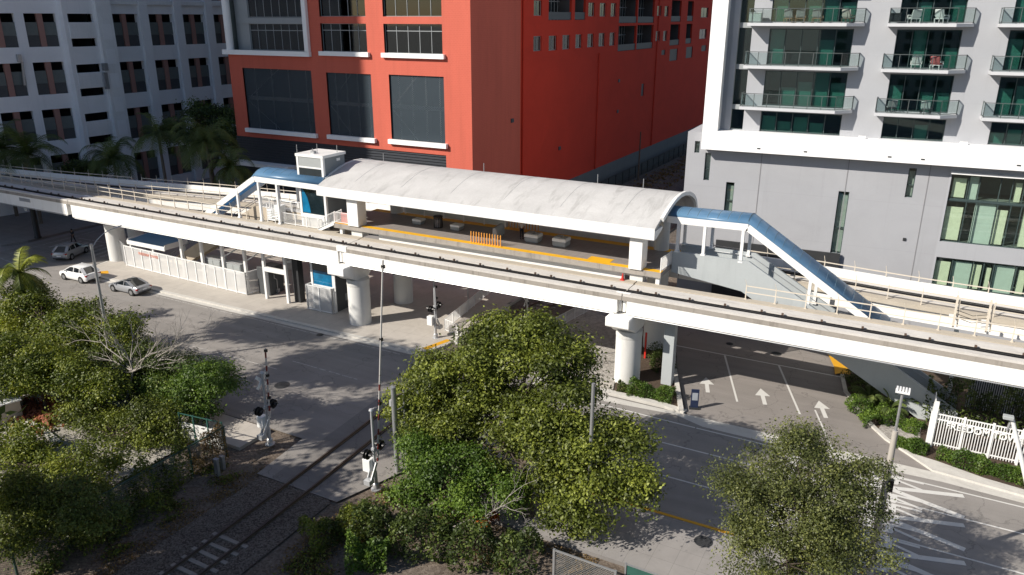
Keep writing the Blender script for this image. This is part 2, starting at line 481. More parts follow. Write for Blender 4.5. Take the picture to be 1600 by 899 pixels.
BALLAST = ground_mat('rail_ballast', [(.25,(.05,.04,.032)),(.5,(.115,.094,.076)),(.75,(.21,.18,.155))], .25, (13,(.045,.037,.03),(.30,.265,.235),.5), .9)
GRAVEL = ground_mat('pale_gravel', [(.25,(.26,.24,.22)),(.5,(.42,.395,.36)),(.75,(.56,.53,.49))], .3, (6,(.25,.23,.21),(.6,.57,.53),.5), 1.0)
SOIL = ground_mat('planter_soil', [(.25,(.04,.03,.023)),(.5,(.085,.062,.046)),(.75,(.15,.11,.085))], .6)
PALELOT = ground_mat('pale_yard', [(.25,(.24,.225,.20)),(.5,(.40,.375,.335)),(.75,(.52,.49,.44))], .25)
STEEL = plain('rail_steel', (.10,.075,.06), .45, metal=.5, var=.3, scale=3)
SLEEPER = concrete('sleeper_concrete', (.33,.30,.265), (.15,.13,.11), .5, streak=False, var=.2, scale=2)
BARK = None
def bark_mat(name, c):
    t = NT(name); a = t.noise(t.pos((5,5,1.2)), 1.5, 6, .7, .5)
    col = t.ramp(a, [(.3, shade(c,.55)), (.7, shade(c,1.3))])
    return t.fin(t.bsdf(col, .9, 0, .2, bump=a, bstr=.6, bdist=.03))
BARK = bark_mat('bark_brown', (.12,.095,.075))
BAREWOOD = bark_mat('dead_wood_pale', (.36,.33,.30))
LEAF_OLIVE = leafmat('leaf_olive', (.034,.048,.009), (.125,.155,.022), (.29,.325,.05))
LEAF_FRESH = leafmat('leaf_fresh', (.030,.060,.009), (.088,.155,.020), (.20,.29,.04))
LEAF_YEL = leafmat('leaf_yellowgreen', (.040,.064,.008), (.125,.16,.018), (.29,.31,.035))
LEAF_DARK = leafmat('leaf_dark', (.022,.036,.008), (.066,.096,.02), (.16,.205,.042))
LEAF_GREY = leafmat('leaf_greygreen', (.036,.048,.014), (.104,.122,.034), (.235,.25,.072))
LEAF_HEDGE = leafmat('leaf_hedge', (.035,.070,.010), (.075,.135,.018), (.14,.21,.03))
LEAF_PALM = leafmat('leaf_palm', (.05,.075,.022), (.105,.145,.04), (.20,.24,.07))
LEAF_DRY = leafmat('leaf_dry', (.10,.065,.03), (.20,.13,.05), (.34,.22,.08))
LEAF_ORANGE = leafmat('leaf_orange', (.35,.08,.01), (.55,.15,.02), (.65,.25,.04))
TERRA = plain('rust_tile', (.33,.11,.06), .8, var=.3, scale=5)
TARP = plain('green_tarp', (.03,.10,.08), .6, var=.2)
CHAIN = meshy('chain_link', (.30,.31,.31), .13, .2, .45, .4, diag=True)
CHAINB = meshy('black_mesh_fence', (.02,.022,.024), .12, .5, .6, 0, mode='v')
def punched_mat():
    t = NT('punched_white_sheet'); tr = t.n('ShaderNodeBsdfTransparent'); mx = t.n('ShaderNodeMixShader'); mx.inputs[0].default_value = .6
    t.l(tr.outputs[0], mx.inputs[1]); t.l(t.bsdf((.78,.78,.77), .5), mx.inputs[2]); return t.fin(mx.outputs[0])
PUNCHED = punched_mat()      # the holes are far finer than one pixel: 40 % open
BARS = meshy('grey_bars', (.55,.56,.57), .14, .45, .4, .2, mode='v')

# ------------------------------------------------------------------ sky, sun, view
w = bpy.data.worlds.new('World'); scene.world = w; w.use_nodes = True
wt = w.node_tree
bg = wt.nodes['Background']
sky = wt.nodes.new('ShaderNodeTexSky'); sky.sky_type = 'NISHITA'; sky.sun_disc = False
SUNV = Vector((-.95,-1.13,1.0)).normalized()
sky.sun_elevation = math.asin(SUNV.z); sky.sun_rotation = math.atan2(SUNV.x, SUNV.y) % (2*math.pi)
sky.air_density = 1.0; sky.dust_density = .8; sky.ozone_density = 2.6
wt.links.new(sky.outputs[0], bg.inputs['Color']); bg.inputs['Strength'].default_value = .075
sd = bpy.data.lights.new('sun', 'SUN'); sd.energy = 4.8; sd.angle = R(.53); sd.color = (1.0,.93,.83)
so = bpy.data.objects.new('sun', sd); COL.objects.link(so)
so.rotation_euler = (-SUNV).to_track_quat('-Z','Y').to_euler(); so.location = (-60,-60,90)
vs = scene.view_settings
scene.display_settings.display_device = 'sRGB'
vs.view_transform = 'Standard'; vs.look = 'None'; vs.gamma = 1.0; vs.exposure = .42; vs.use_curve_mapping = False
scene.render.engine = 'CYCLES'
scene.cycles.transparent_max_bounces = 24
scene.cycles.max_bounces = 8

# ------------------------------------------------------------------ ground and roads
struct(MB().sheet([(-2500,-2500),(2500,-2500),(2500,2500),(-2500,2500)], -.16).build('ground', PAVEG))
struct(MB().sheet([(-150,-40),(70,-40),(70,36.5),(-150,36.5)], -.13).build('dirt_verge', DIRT))
# main street; its far edge curls into the driveway on the right
road = [(-260,36.0),(-60,34.2),(-34.5,34.2),(-34.0,29.6),(-27.6,29.6),(-25.4,36.2),(-24,37.7),(60,37.7),(60,50.0),(3.4,50.0),(-13,50.0),(-260,50.0)]
struct(MB().sheet(road, 0).build('road', ASPH))
struct(MB().sheet([(-97.8,50.0),(-83.0,50.0),(-83.0,140),(-97.8,140)], 0).build('side_street', ASPH))
drv = [(-12.45,50.0),(3.3,50.0),(1.9,51.4),(.4,52.8),(-.6,54.3),(-1.7,56.6),(-2.9,59.2),(-3.5,62.2),(-3.7,66.5),(0,69.8),(-21,69.8),(-17.6,64),(-15.2,56.8)]
struct(MB().sheet(drv, 0).build('driveway', ASPH2))
# pavements (raised 0.12)
pv = MB()
pv.prism([(-82.6,53.2),(-82.0,51.6),(-80.6,50.5),(-78.5,50.15),(-35.3,50.15),(-34.4,52),(-34.4,67.5),(-82.6,67.5)], -.15, .12)
struct(pv.build('station_pavement', PAVE))
struct(MB().prism([(-160,52.5),(-104,51.2),(-100.5,52.2),(-99.6,55),(-99.6,74),(-160,74)], -.15, .12).build('corner_pavement', PAVEG))
struct(MB().prism([(-83.0,67.5),(-50,67.5),(-50,78),(-83.0,78)], -.15, .10).build('rear_pavement', PAVEG))
struct(MB().prism([(-130,32.2),(-60,31.2),(-37.2,31.2),(-37.2,34.0),(-60,34.0),(-130,35.2)], -.15, .10).build('near_left_pavement', PAVE))
struct(MB().prism([(-22.2,32.4),(60,32.4),(60,37.4),(-23.2,37.4)], -.15, .10).build('near_right_pavement', PAVEG))
# kerbs and gutters
kb = MB()
kb.box(-79,-35.6,49.75,50.146,-.1,.135)
kb.prism([(-82.7,54),(-82.2,51.4),(-80.8,50.25),(-79,49.75),(-79,50.15),(-80.6,50.5),(-82.0,51.6),(-82.4,54)], -.1, .135)
struct(kb.build('kerb', KERB))
struct(MB().sheet([(-79,49.2),(-35.6,49.2),(-35.6,49.746),(-79,49.746)], .004).build('gutter', KERB))
struct(MB().box(-17.5,-6.2,37.404,37.62,-.1,.12).build('yellow_kerb', YCURB))
struct(MB().box(.2,3.2,37.404,37.62,-.1,.12).build('yellow_kerb', YCURB))
kb = MB(); kb.box(-23.3,-17.51,37.404,37.62,-.1,.12); kb.box(-6.19,.19,37.404,37.62,-.1,.12); kb.box(3.21,60,37.404,37.62,-.1,.12); struct(kb.build('kerb', KERB))
struct(MB().sheet([(-24.5,49.05),(-18.6,49.05),(-13.2,49.55),(-11,48.75),(-2.6,48.7),(3.9,49.0),(9.5,48.7),(60,48.5),(60,49.2),(9.5,49.4),(3.3,49.98),(-12.4,49.98),(-24.5,49.8)], .004).build('gutter', KERB))
# white kerb and corner walk on the right of the driveway
c_in = [(3.3,50.0),(1.9,51.4),(.4,52.8),(-.6,54.3),(-1.7,56.6),(-2.9,59.2),(-3.5,62.2)]
kb = MB(); kb.sweep([(x,y,0) for x,y in c_in], [(0,-.1),(0,.14),(-.28,.14),(-.28,-.1)])
kb.prism([(3.3,50.0),(9.5,49.35),(60,49.15),(60,50.0),(9.8,50.0),(6.2,50.5),(3.6,51.3),(2.1,51.6)], -.1, .13)
struct(kb.build('corner_kerb', KERB))
struct(MB().prism([(2.05,51.65),(3.65,51.35),(6.2,50.55),(9.8,50.05),(60,50.05),(60,69),(-3.2,69),(-3.3,62.2),(-2.65,59.3),(-1.45,56.7),(-.35,54.45),(.6,52.95)], -.15, .10).build('right_planting_bed', SOIL))
struct(MB().sheet([(-.2,53.6),(1.0,52.9),(2.5,53.6),(2.5,55.6),(.2,55.8)], .105).build('gravel_patch', GRAVEL))
# planter with its white kerb on the left of the driveway
struct(MB().prism([(-18.4,50.9),(-13.2,50.7),(-15.6,57),(-17.9,63.6),(-20.5,63.6),(-19.6,55)], -.15, .12).build('left_planting_bed', SOIL))
kb = MB(); kb.sweep([(-12.75,50.1,0),(-15.35,56.9,0),(-17.7,63.6,0)], [(0,-.1),(0,.32),(.34,.32),(.34,-.1)])
kb.sweep([(-24.6,49.85,0),(-18.6,50.3,0),(-14.2,50.25,0),(-12.7,49.95,0)], [(0,-.1),(0,.14),(.5,.14),(.5,-.1)])
struct(kb.build('planter_kerb', KERB))
struct(MB().prism([(-28.6,50.2),(-24.6,50.4),(-18.5,50.9),(-19.7,55),(-20.6,63.6),(-28,66.5)], -.15, .06).build('gravel_verge', GRAVEL))
struct(MB().sheet([(-25.5,50.6),(-18.8,50.85),(-18.9,51.9),(-25.3,52.4)], .066).build('verge_path', PAVE))
# rail corridor
struct(MB().sheet([(-33.3,-6),(-27.3,-6),(-27.9,29.4),(-28.2,29.58),(-33.6,29.58),(-33.6,20)], -.03).build('ballast_bed', BALLAST))
struct(MB().sheet([(-34.2,50.1),(-28.7,50.1),(-28.1,66.5),(-24.0,90),(-26,180),(-38,180),(-36,90),(-34.2,67)], -.03).build('rear_ballast_bed', BALLAST))
struct(MB().sheet([(-47.2,67.6),(-36.2,67.6),(-36.2,180),(-47.2,180)], -.04).build('alley_dirt', DIRT))
struct(MB().sheet([(-23.9,67),(-14,67),(-14,72),(-19.5,72),(-20,180),(-25.8,180)], -.04).build('alley_dirt', DIRT))
struct(MB().sheet([(-140,-6),(-40.6,-6),(-40.8,30.9),(-60,30.9),(-140,31.8)], -.02).build('vacant_yard', PALELOT))

# ------------------------------------------------------------------ painted markings
MK = []
def mark(name, polys, mt, z=.008):
    b = MB()
    for p in polys: b.sheet(p, z)
    o = b.build(name, mt); struct(o); return o
def strip(p, q, wd):
    a = Vector((q[0]-p[0], q[1]-p[1])); a.normalize(); n = Vector((-a.y, a.x))*wd/2
    return [(p[0]-n.x,p[1]-n.y),(q[0]-n.x,q[1]-n.y),(q[0]+n.x,q[1]+n.y),(p[0]+n.x,p[1]+n.y)]
mark('lane_line', [strip((-19,45.35),(60,45.35),.13), strip((-19,41.5),(60,41.5),.13)], LINE)
mark('edge_line', [strip((-22,48.55),(-11.4,48.35),.13), strip((-11.3,48.35),(60,48.05),.13)], LINE)
mark('edge_line', [strip((-74,48.9),(-37,48.8),.12)], LINEW)
mark('edge_line', [strip((-96.2,50.6),(-97.3,75),.14)], LINEW)
mark('stop_line', [strip((-113,52),(-83.2,47.0),.25)], LINEW)
mark('lane_line', [strip((-60,41.6),(-44,41.6),.12), strip((-44,43.4),(-37,43.2),.12)], LINEW)
cw = [strip((-94.6+i*1.35,54.6+.05*i),(-95.1+i*1.35,58.2+.05*i),.55) for i in range(9)]
cw += [strip((-95.4,59.0),(-83.3,59.5),.2)]
mark('crosswalk', cw, LINEW)
a0, a1 = Vector((-12.58,61.82)), Vector((-9.7,53.7))
mark('driveway_line', [strip((-12.58,61.7),(-9.7,53.7),.15), strip((-8.2,61.9),(-5.25,53.86),.15), strip((-4.4,55.1),(-2.4,49.4),.12), strip((-17.1,61.8),(-3.3,61.9),.14)], LINE)
def arrow(cx, cy):
    d = Vector((-.31,.95)).normalized(); n = Vector((d.y,-d.x))
    P = lambda a, b: tuple(Vector((cx,cy))+d*a+n*b)
    return [[P(-1.35,-.15),P(-1.35,.15),P(.1,.15),P(.1,-.15)], [P(.1,-.55),P(.1,.55),P(1.35,0)]]
for (ax, ay) in ((-12.45,55.45),(-8.2,55.5),(-3.95,55.5)):
    b = MB()
    for i, p in enumerate(arrow(ax, ay)): b.sheet(p, .008)
    struct(b.build('arrow_marking', LINE))
# railway crossing letters and crosses, one set per lane, stretched along the lane
def rxr(cy, first):
    P = []
    x0, x1 = -3.6, 5.05
    P.append(strip((x0,cy+1.25),(x1,cy-1.2),.38)); P.append(strip((x0,cy-1.25),(x1,cy+1.2),.38))
    for s in (-1, 1):
        yc = cy+s*1.08
        # letter R lying along the lane (head to the left)
        P.append(strip((.2,yc+.42),(2.9,yc+.42),.2))
        P.append(strip((.2,yc+.42),(.2,yc-.36),.42)); P.append(strip((1.35,yc+.42),(1.35,yc-.36),.42))
        P.append(strip((.0,yc-.38),(1.5,yc-.38),.2)); P.append(strip((1.5,yc+.05),(2.9,yc-.42),.2))
    b = MB()
    for i, p in enumerate(P): b.sheet(p, .012+.0006*i)
    struct(b.build('crossing_marking', LINE))
rxr(46.95-.25, 0); rxr(43.45, 1); rxr(39.8, 2)
mark('stop_line', [strip((-4.6,38.4),(-4.6,48.2),.55)], LINE, .0125)
mark('tactile_strip', [[(-35.9,50.5),(-35.35,50.5),(-34.55,53.2),(-35.1,53.2)]], YCURB, .1262)
mark('tactile_strip', [[(-79.9,51.0),(-78.9,50.5),(-78.3,51.1),(-79.3,51.7)]], YCURB, .1262)
mark('yellow_ramp', [[(-4.9,65.9),(-3.75,66.4),(-2.75,62.5),(-3.25,62.3),(-3.55,62.3),(-3.85,61.9),(-4.1,63.4)]], YCURB, .146)
# dark crossing panels between and beside the rails
mark('crossing_panel', [[(-32.9,29.7),(-28.3,29.7),(-29.6,49.9),(-34.1,49.9)]], asphalt('crossing_panel_dark', (.20,.188,.177), .3), .004)
mark('road_patch', [[(-52,37.2),(-40.5,36.6),(-40.2,39.0),(-52.4,39.6)],[(-49,46.6),(-38,46.2),(-38,48.4),(-49,48.7)],[(-72,36.5),(-58,36.2),(-58,44),(-72,44.4)]], asphalt('patch_asphalt', (.235,.22,.205), .2), .004)
def rail_x(y, s): return -30.55-.052*(y-28)+s
mark('rail_groove', [[(rail_x(29.7,s-.16),29.7),(rail_x(29.7,s+.16),29.7),(rail_x(50.0,s+.16),50.0),(rail_x(50.0,s-.16),50.0)] for s in (-.82,.82)], plain('groove_black', (.03,.027,.025), .9), .012)
# round covers in the road
def cover(u, v, r, nm, lab, z=.0):
    x, y, _ = G(u, v, z)
    b = MB(); b.lathe([(r,0),(r,.012),(r*.86,.012),(r*.84,.006),(0.001,.006)], (x,y,z+.004), 28)
    for k in range(-3,4):
        wd = math.sqrt(max(.02,(r*.8)**2-(k*r*.2)**2))
        b.box(x-wd, x+wd, y+k*r*.2-.02, y+k*r*.2+.02, z+.01, z+.02)
    tag(b.build(nm, CHAR), lab, 'manhole cover')
cover(1099,846.5,.5,'manhole_cover','round iron manhole cover in the shaded pavement beside the yellow kerb',.10)
cover(1213,553,.42,'manhole_cover','round iron manhole cover in the driveway, straight below the elevated track')
cover(1140,537.5,.32,'manhole_cover','small iron manhole cover in the shaded driveway near the planter kerb')
cover(441,602,.6,'manhole_cover','large iron manhole cover in the tree shade behind the left crossing gate')
cover(500,523.5,.33,'manhole_cover','small manhole cover near the kerb in front of the station pavement')
# ------------------------------------------------------------------ elevated guideway, near track
DZ = 7.55
def handrail(x0, x1, y, z, step, parent, mt, lean=0.35, skip=(), name='handrail', side=-1):
    """rails along x plus one post mesh copied along it"""
    b = MB()
    b.bar((x0,y,z+.55),(x1,y,z+.55),.05,.06); b.bar((x0,y,z+1.02),(x1,y,z+1.02),.055,.07)
    hr = b.build(name, mt, parent)
    n = int(round((x1-x0)/step)); first = None
    for i in range(n+1):
        x = x0+(x1-x0)*i/n
        if first is None:
            pb = MB(); pb.bar((0,0,0),(0,0,1.1),.07,.07); pb.box(-.09,.09,-.07,.07,0,.05)
            pb.bar((0,0,1.08),(-.12,side*.06,1.5),.03,.03)
            first = pb.build('post', mt, hr); first.location = (x,y,z)
        else:
            c = first.copy(); COL.objects.link(c); c.parent = hr; c.location = (x,y,z)
    return hr
def span(x0, x1, bot, label, railing=None, plate=False):
    t = thing('guideway_span', label, 'elevated track', (x0,51.6,0), 0, 'spans of the near elevated track')
    L = x1-x0
    b = MB()
    b.extrude([(0.38,0,7.22),(0.38,0,bot),(0.38,.35,bot-.02),(0.38,2.7,bot-.02),(0.38,3.05,bot),(0.38,3.05,7.22)], (L-.76,0,0))
    b.build('girder', GIRDER, t, fix=True)
    b = MB(); b.box(.02,L-.02,-.03,3.3,7.221,DZ)
    b.build('deck_slab', DECK_EDGE, t)
    b = MB(); b.box(.04,L-.04,.0,.55,DZ,DZ+.16); b.box(.04,L-.04,1.42,2.55,DZ,DZ+.14)
    b.build('running_pad', PAD, t)
    b = MB(); b.box(.06,L-.06,2.6,3.31,DZ,DZ+.2)
    n = int(L/6.2)
    b.build('walkway', WALK, t)
    b = MB()
    for yy in (.72, 1.0): 
        b.box(.05,L-.05,yy,yy+.065,DZ+.1,DZ+.2)
    b.build('power_rail', RAILBLK, t)
    b = MB(); b.box(.06,L-.06,.58,1.38,DZ,DZ+.03); b.build('rail_trough', TROUGH, t)
    b = MB(); b.box(-.08,.08,.66,1.2,DZ+.03,DZ+.12); b.box(-.07,.07,1.12,1.26,DZ+.03,DZ+.3)
    br0 = b.build('rail_bracket', RUSTY, t); k = 0; x = .8
    while x < L-.5:
        o = br0 if k == 0 else br0.copy()
        if k: COL.objects.link(o); o.parent = t
        o.location = (x,0,0); x += (2.55 if k % 4 else 1.4); k += 1
    b = MB(); b.tube([(.6,.1,bot-.12),(L-.6,.1,bot-.12)], .05, 6); b.build('conduit', GALV, t)
    if plate:
        b = MB(); b.box(L-9.3,L-7.2,-.02,-.001,6.62,7.02); b.build('name_plate', GALV, t)
    if railing:
        handrail(railing[0]-x0, railing[1]-x0, 3.13, DZ+.2, 2.12, t, HAND)
    return t
JX = (-84.2, -45.1, -18.4)
span(-126, JX[0], 5.95, 'shaded white track span leading off to the far left past the corner pavement', (-125.5,-85.2), True)
span(JX[0], JX[1], 5.78, 'white track span passing above the mesh fence and blue entrance roof', (-83.2,-59.8))
span(JX[1], JX[2], 6.15, 'white track span running along the yellow platform edge')
span(JX[2], 34, 6.15, 'white track span crossing high over the driveway with the painted arrows', (-10.1,33.4))

def pier(cx, cy, r, capx, lab, group='piers of the near elevated track', flip=False):
    t = thing('guideway_pier', lab, 'pier', (cx,cy,0), 0, group)
    b = MB(); b.lathe([(r,-.1),(r,3.85)], n=36); b.build('shaft', PIER, t, smooth=True)
    b = MB(); b.lathe([(r*.985,3.854),(r*1.02,3.95),(r*1.02,4.46)], n=36); b.build('collar', PIER, t, smooth=True)
    b = MB(); dx = capx-cx
    b.extrude([(dx-.95,-2.3,6.02),(dx-.95,-2.3,5.28),(dx-.95,-1.1,4.75),(dx-.95,-.6,4.4),(dx-.95,1.1,4.4),(dx-.95,1.5,4.75),(dx-.95,2.4,5.2),(dx-.95,2.4,6.02)], (1.9,0,0))
    b.build('cap', GIRDER, t, fix=True, bevel=.05)
    b = MB()
    for xx in (-.6,.45):
        b.box(dx+xx,dx+xx+.22,-.95,-.6,6.02,6.16); b.box(dx+xx,dx+xx+.22,1.0,1.35,6.02,6.16)
    b.build('bearing', RUSTY, t)
    b = MB()
    for xx in (-.34,-.02): b.box(dx+xx,dx+xx+.2,-1.15,-.95,6.2,7.2)
    b.box(dx-.55,dx+.55,-1.3,-1.0,7.24,7.73)
    b.build('joint_block', GIRDER, t)
    return t
pier(-44.4,52.85,1.02,-45.0,'white round pier on the station pavement beside the punched white cage')
pier(-18.2,53.1,1.0,-18.4,'white round pier at the left edge of the hedge planter by the driveway')
pier(-82.1,55.2,1.05,-84.2,'shaded round pier at the street corner beside the end of the mesh fence')
def far_pier(cx, cy, r, h, lab):
    b = MB(); b.lathe([(r,-.1),(r,h)], n=36)
    o = b.build('guideway_pier', PIER, None, smooth=True); o.location = (cx,cy,0)
    return tag(o, lab, 'pier', 'piers under the platform')
far_pier(-44.2,59.4,.95,8.2,'round pier in the shade under the platform behind the pier with the cap')
far_pier(-18.5,60.5,.9,8.2,'round pier behind the planter, in shade beyond the nearest round pier')
b = MB(); b.box(-.42,.42,-.35,.35,0,6.1); b.box(-.5,.5,-.42,.42,6.1,6.35)
o = b.build('square_pier', STAIRWALL, None, bevel=.03); o.location = (-15.2,54.0,0.1)
tag(o, 'narrow square blue grey pier standing in the hedge planter by the driveway', 'pier')
b = MB(); b.box(-.07,.07,-.05,.05,0,2.3)
o = b.build('marker_panel', RED, None); o.location = (-18.3,57.7,.12)
tag(o, 'tall red marker panel in the planter between two round piers', 'sign')

# ------------------------------------------------------------------ far track (bends towards the near one at the left)
def outer(x):
    pts = [(-140,55.6),(-109,57.6),(-95,59.2),(-83,61.0),(-72,62.9),(-60,64.3),(-48,64.9),(-20,64.9),(-8,64.4),(0,63.4),(12,62.6),(40,61.6)]
    for (a, ya), (c, yc) in zip(pts, pts[1:]):
        if a <= x <= c:
            f = (x-a)/(c-a); return ya+(yc-ya)*f
    return pts[-1][1]
def far_span(x0, x1, lab, rails):
    t = thing('guideway_span', lab, 'elevated track', (x0,outer(x0)-1.7,0), 0, 'spans of the far elevated track')
    n = max(2, int((x1-x0)/4))
    xs = [x0+.03+(x1-x0-.06)*i/n for i in range(n+1)]
    o0 = outer(x0)-1.7
    P = [(x-x0, outer(x)-1.7-o0, 0) for x in xs]
    MB().sweep(P, [(-1.4,6.2),(1.4,6.2),(1.4,7.2),(-1.4,7.2)]).build('girder', GIRDER, t, fix=True)
    MB().sweep(P, [(-1.68,7.21),(1.68,7.21),(1.68,DZ),(-1.68,DZ)]).build('deck_slab', WALK, t, fix=True)
    b = MB(); b.sweep(P, [(-.95,DZ),(-.35,DZ),(-.35,DZ+.15),(-.95,DZ+.15)]); b.sweep(P, [(.5,DZ),(1.1,DZ),(1.1,DZ+.15),(.5,DZ+.15)])
    b.build('running_pad', PAD, t, fix=True)
    b = MB(); b.sweep(P, [(-.1,DZ),(.02,DZ),(.02,DZ+.25),(-.1,DZ+.25)]); b.sweep(P, [(.2,DZ),(.3,DZ),(.3,DZ+.25),(.2,DZ+.25)])
    b.build('power_rail', RAILBLK, t, fix=True)
    MB().sweep(P, [(1.42,DZ),(1.7,DZ),(1.7,DZ+.75),(1.42,DZ+.75)]).build('parapet', GIRDER, t, fix=True)
    for (a, c, off, st) in rails:
        pb = None; hb = MB()
        m = max(2, int((c-a)/2.2)); Q = [(a+(c-a)*i/m) for i in range(m+1)]
        W = [(x-x0, outer(x)-1.7+off-o0) for x in Q]
        zb = DZ if off < 1 else DZ+.75
        hts = (.5,.98) if off < 1 else (.35,)
        for (p, q) in zip(W, W[1:]):
            for h in hts: hb.bar((p[0],p[1],zb+h),(q[0],q[1],zb+h),.06,.07)
        hr = hb.build('handrail', HAND, t)
        for (px_, py_) in W:
            if pb is None:
                k = MB(); k.bar((0,0,0),(0,0,hts[-1]+.1),.07,.07); k.bar((0,0,hts[-1]+.08),(-.1,.06,hts[-1]+.5),.03,.03)
                pb = k.build('post', HAND, hr); pb.location = (px_,py_,zb)
            else:
                c2 = pb.copy(); COL.objects.link(c2); c2.parent = hr; c2.location = (px_,py_,zb)
    return t
far_span(-138,-84,'shaded rear track span with low parapet bending close to the near track',[(-137,-85,-1.5,2),(-137,-85,1.56,2)])
far_span(-84,-47,'rear track span with cream handrails between the palms and the left stair canopy',[(-83.5,-60,-1.5,2),(-83.5,-50,1.56,2)])
far_span(-47,-17,'rear track span hidden mostly behind the platform and its vaulted roof',[])
far_span(-17,38,'rear track span with cream handrails in front of the grey podium wall',[(-10,37,-1.5,2),(-15,37,1.56,2)])
for (x, lab) in ((-84,'shaded rear track pier behind the street corner pier'),(-62,'rear track pier hidden behind the blue entrance roof'),(11,'rear track pier in the dark behind the barred enclosure'),(22,'rear track pier behind the FREEDOM TOWER fence')):
    b = MB(); b.lathe([(.9,-.1),(.9,5.2)], n=28); b.box(-.9,.9,-1.5,1.5,5.2,6.19)
    o = b.build('guideway_pier', PIER, None, smooth=True); o.location = (x,outer(x)-1.7,0)
    tag(o, lab, 'pier', 'piers of the far elevated track')
# switch-gear gates on the far track at the right
t = thing('track_gate', 'pair of tall cream steel posts with brackets and chains over the rear track at right', 'gate frame', (4.2,59.6,DZ+.14))
for xx in (-1.0, .9):
    b = MB(); b.bar((xx,-3.6,0),(xx-.05,-3.6,2.2),.13,.13); b.bar((xx+.25,-3.4,0),(xx+.1,-3.5,1.9),.09,.09); b.bar((xx,-3.6,1.0),(xx+.25,-3.4,.5),.06,.06)
    b.bar((xx,-3.6,.55),(xx,-2.5,.55),.07); b.bar((xx,-3.6,1.05),(xx,-2.5,1.05),.07); b.bar((xx,-2.5,0),(xx,-2.5,1.2),.08)
    b.bar((xx-.1,-3.62,1.5),(xx+.35,-3.4,1.2),.05)
    b.build('post', HAND, t)
b = MB()
for k in range(3): b.tube([(-1,-3.55,1.2-.25*k),(0,-3.55,.95-.25*k),(.9,-3.55,1.2-.25*k)], .02, 6)
b.build('chain', BLACK, t)
b = MB(); b.box(-1.3,-.7,-3.1,-2.6,.1,.55); b.box(.6,1.2,-3.1,-2.6,.1,.5); b.build('motor_box', WHITE_METAL, t)

# ------------------------------------------------------------------ station: platform, pillars, vaulted roof
PZ = 8.75
st = thing('station_hall', 'elevated station platform under a long weathered white vaulted roof', 'station', (-32,58,0))
def SX(x): return x+32
def SY(y): return y-58
class SB(MB):
    def __init__(s): super().__init__(Matrix.Translation((32,-58,0)))
b = SB(); b.box(-48.4,-16.5,54.72,61.3,PZ-.38,PZ); b.build('platform_slab', TILE, st)
b = SB(); b.box(-48.4,-16.5,54.66,54.72,PZ-.42,PZ+.012); b.build('platform_edge', DECK_EDGE, st)
b = SB(); b.box(-43.6,-19.6,55.25,55.4,7.4,PZ-.381); b.box(-43.6,-19.6,60.7,60.85,7.4,PZ-.381); b.build('under_wall', WHITE, st)
b = SB(); b.box(-48,-17,55.41,60.69,8.0,PZ-.381); b.build('platform_beam', GIRDER, st)
b = SB(); b.box(-48.38,-16.52,54.74,55.36,PZ,PZ+.014); b.box(-22.85,-20.9,55.36,56.3,PZ,PZ+.014); b.build('warning_strip', YELLOW, st)
b = SB(); b.box(-48.38,-16.52,60.45,61.28,PZ,PZ+.014); b.build('warning_strip', YELLOW, st)
for (xa, xb) in ((-46.55,-45.3),(-19.05,-18.0)):
    b = SB(); b.box(xa,xb,54.5,55.75,PZ+.016,11.5); b.build('pillar', GIRDER, st, bevel=.03)
    b = SB(); b.box(xa,xb,54.95,55.9,7.7,PZ-.43); b.build('pillar_base', PIER, st)
for xa in (-16.95,-47.9):
    b = SB(); b.box(xa,xa+.3,54.9,55.2,7.7,PZ-.43); b.build('edge_post', WHITE, st)
for cx in (-45.7,-18.5):
    b = SB(); b.lathe([(.62,PZ+.016),(.62,12.6)], (cx,60.95,0), 32); b.build('rear_column', PIER, st, smooth=True)
# roof: profile (y,z), front eave to back eave
prof_o = [(54.06,12.26),(54.7,12.5),(55.4,12.76),(56.0,12.97),(56.7,13.2),(57.5,13.43),(58.6,13.68),(59.8,13.78),(61.0,13.72),(62.2,13.5),(63.2,13.18),(64.0,12.8),(64.6,12.3),(65.0,11.6)]
prof_i = [(64.75,11.6),(64.35,12.2),(63.8,12.62),(63.0,12.98),(62.1,13.28),(61.0,13.5),(59.8,13.56),(58.6,13.46),(57.6,13.22),(56.9,13.0),(56.3,12.82),(55.9,12.66),(55.4,12.48),(54.7,12.22),(54.06,12.1)]
RX0, RX1 = -49.6, -17.0
def vault(x0, x1):
    n = 33; vs = []; fs = []; po = prof_o; pi = prof_i; k = len(po)
    b = SB()
    prof = po+pi; kk = len(prof)
    for i in range(n+1):
        x = x0+(x1-x0)*i/n
        for (y, z) in prof: vs.append((x,y,z))
    for i in range(n):
        for j in range(kk):
            fs.append((i*kk+j, i*kk+(j+1)%kk, (i+1)*kk+(j+1)%kk, (i+1)*kk+j))
    for base in (0, n*kk):
        for j in range(k-1):
            fs.append((base+j, base+j+1, base+kk-2-j, base+kk-1-j))
    b.add(vs, fs)
    return b.build('vault_roof', ROOF, st, smooth=True, fix=True)
vault(RX0, RX1)
for i in range(6):
    x = RX0+3.4+i*5.2; b = SB()
    for (p, q) in zip(prof_o[2:-1], prof_o[3:]):
        b.bar((x,p[0],p[1]),(x,q[0],q[1]),.12,.03)
    b.build('roof_seam', ROOF, st)
b = SB(); b.extrude([(RX0-.02,54.0,12.3),(RX0-.02,54.0,11.42),(RX0-.02,54.5,11.42),(RX0-.02,55.9,11.9),(RX0-.02,55.9,12.08),(RX0-.02,54.05,12.08),(RX0-.02,54.05,12.3)], (RX1-RX0+.04,0,0)); b.build('fascia', WHITE, st, fix=True)
b = SB(); b.box(RX0+.2,RX1-.2,64.72,65.05,11.2,11.6); b.build('rear_fascia', WHITE, st)
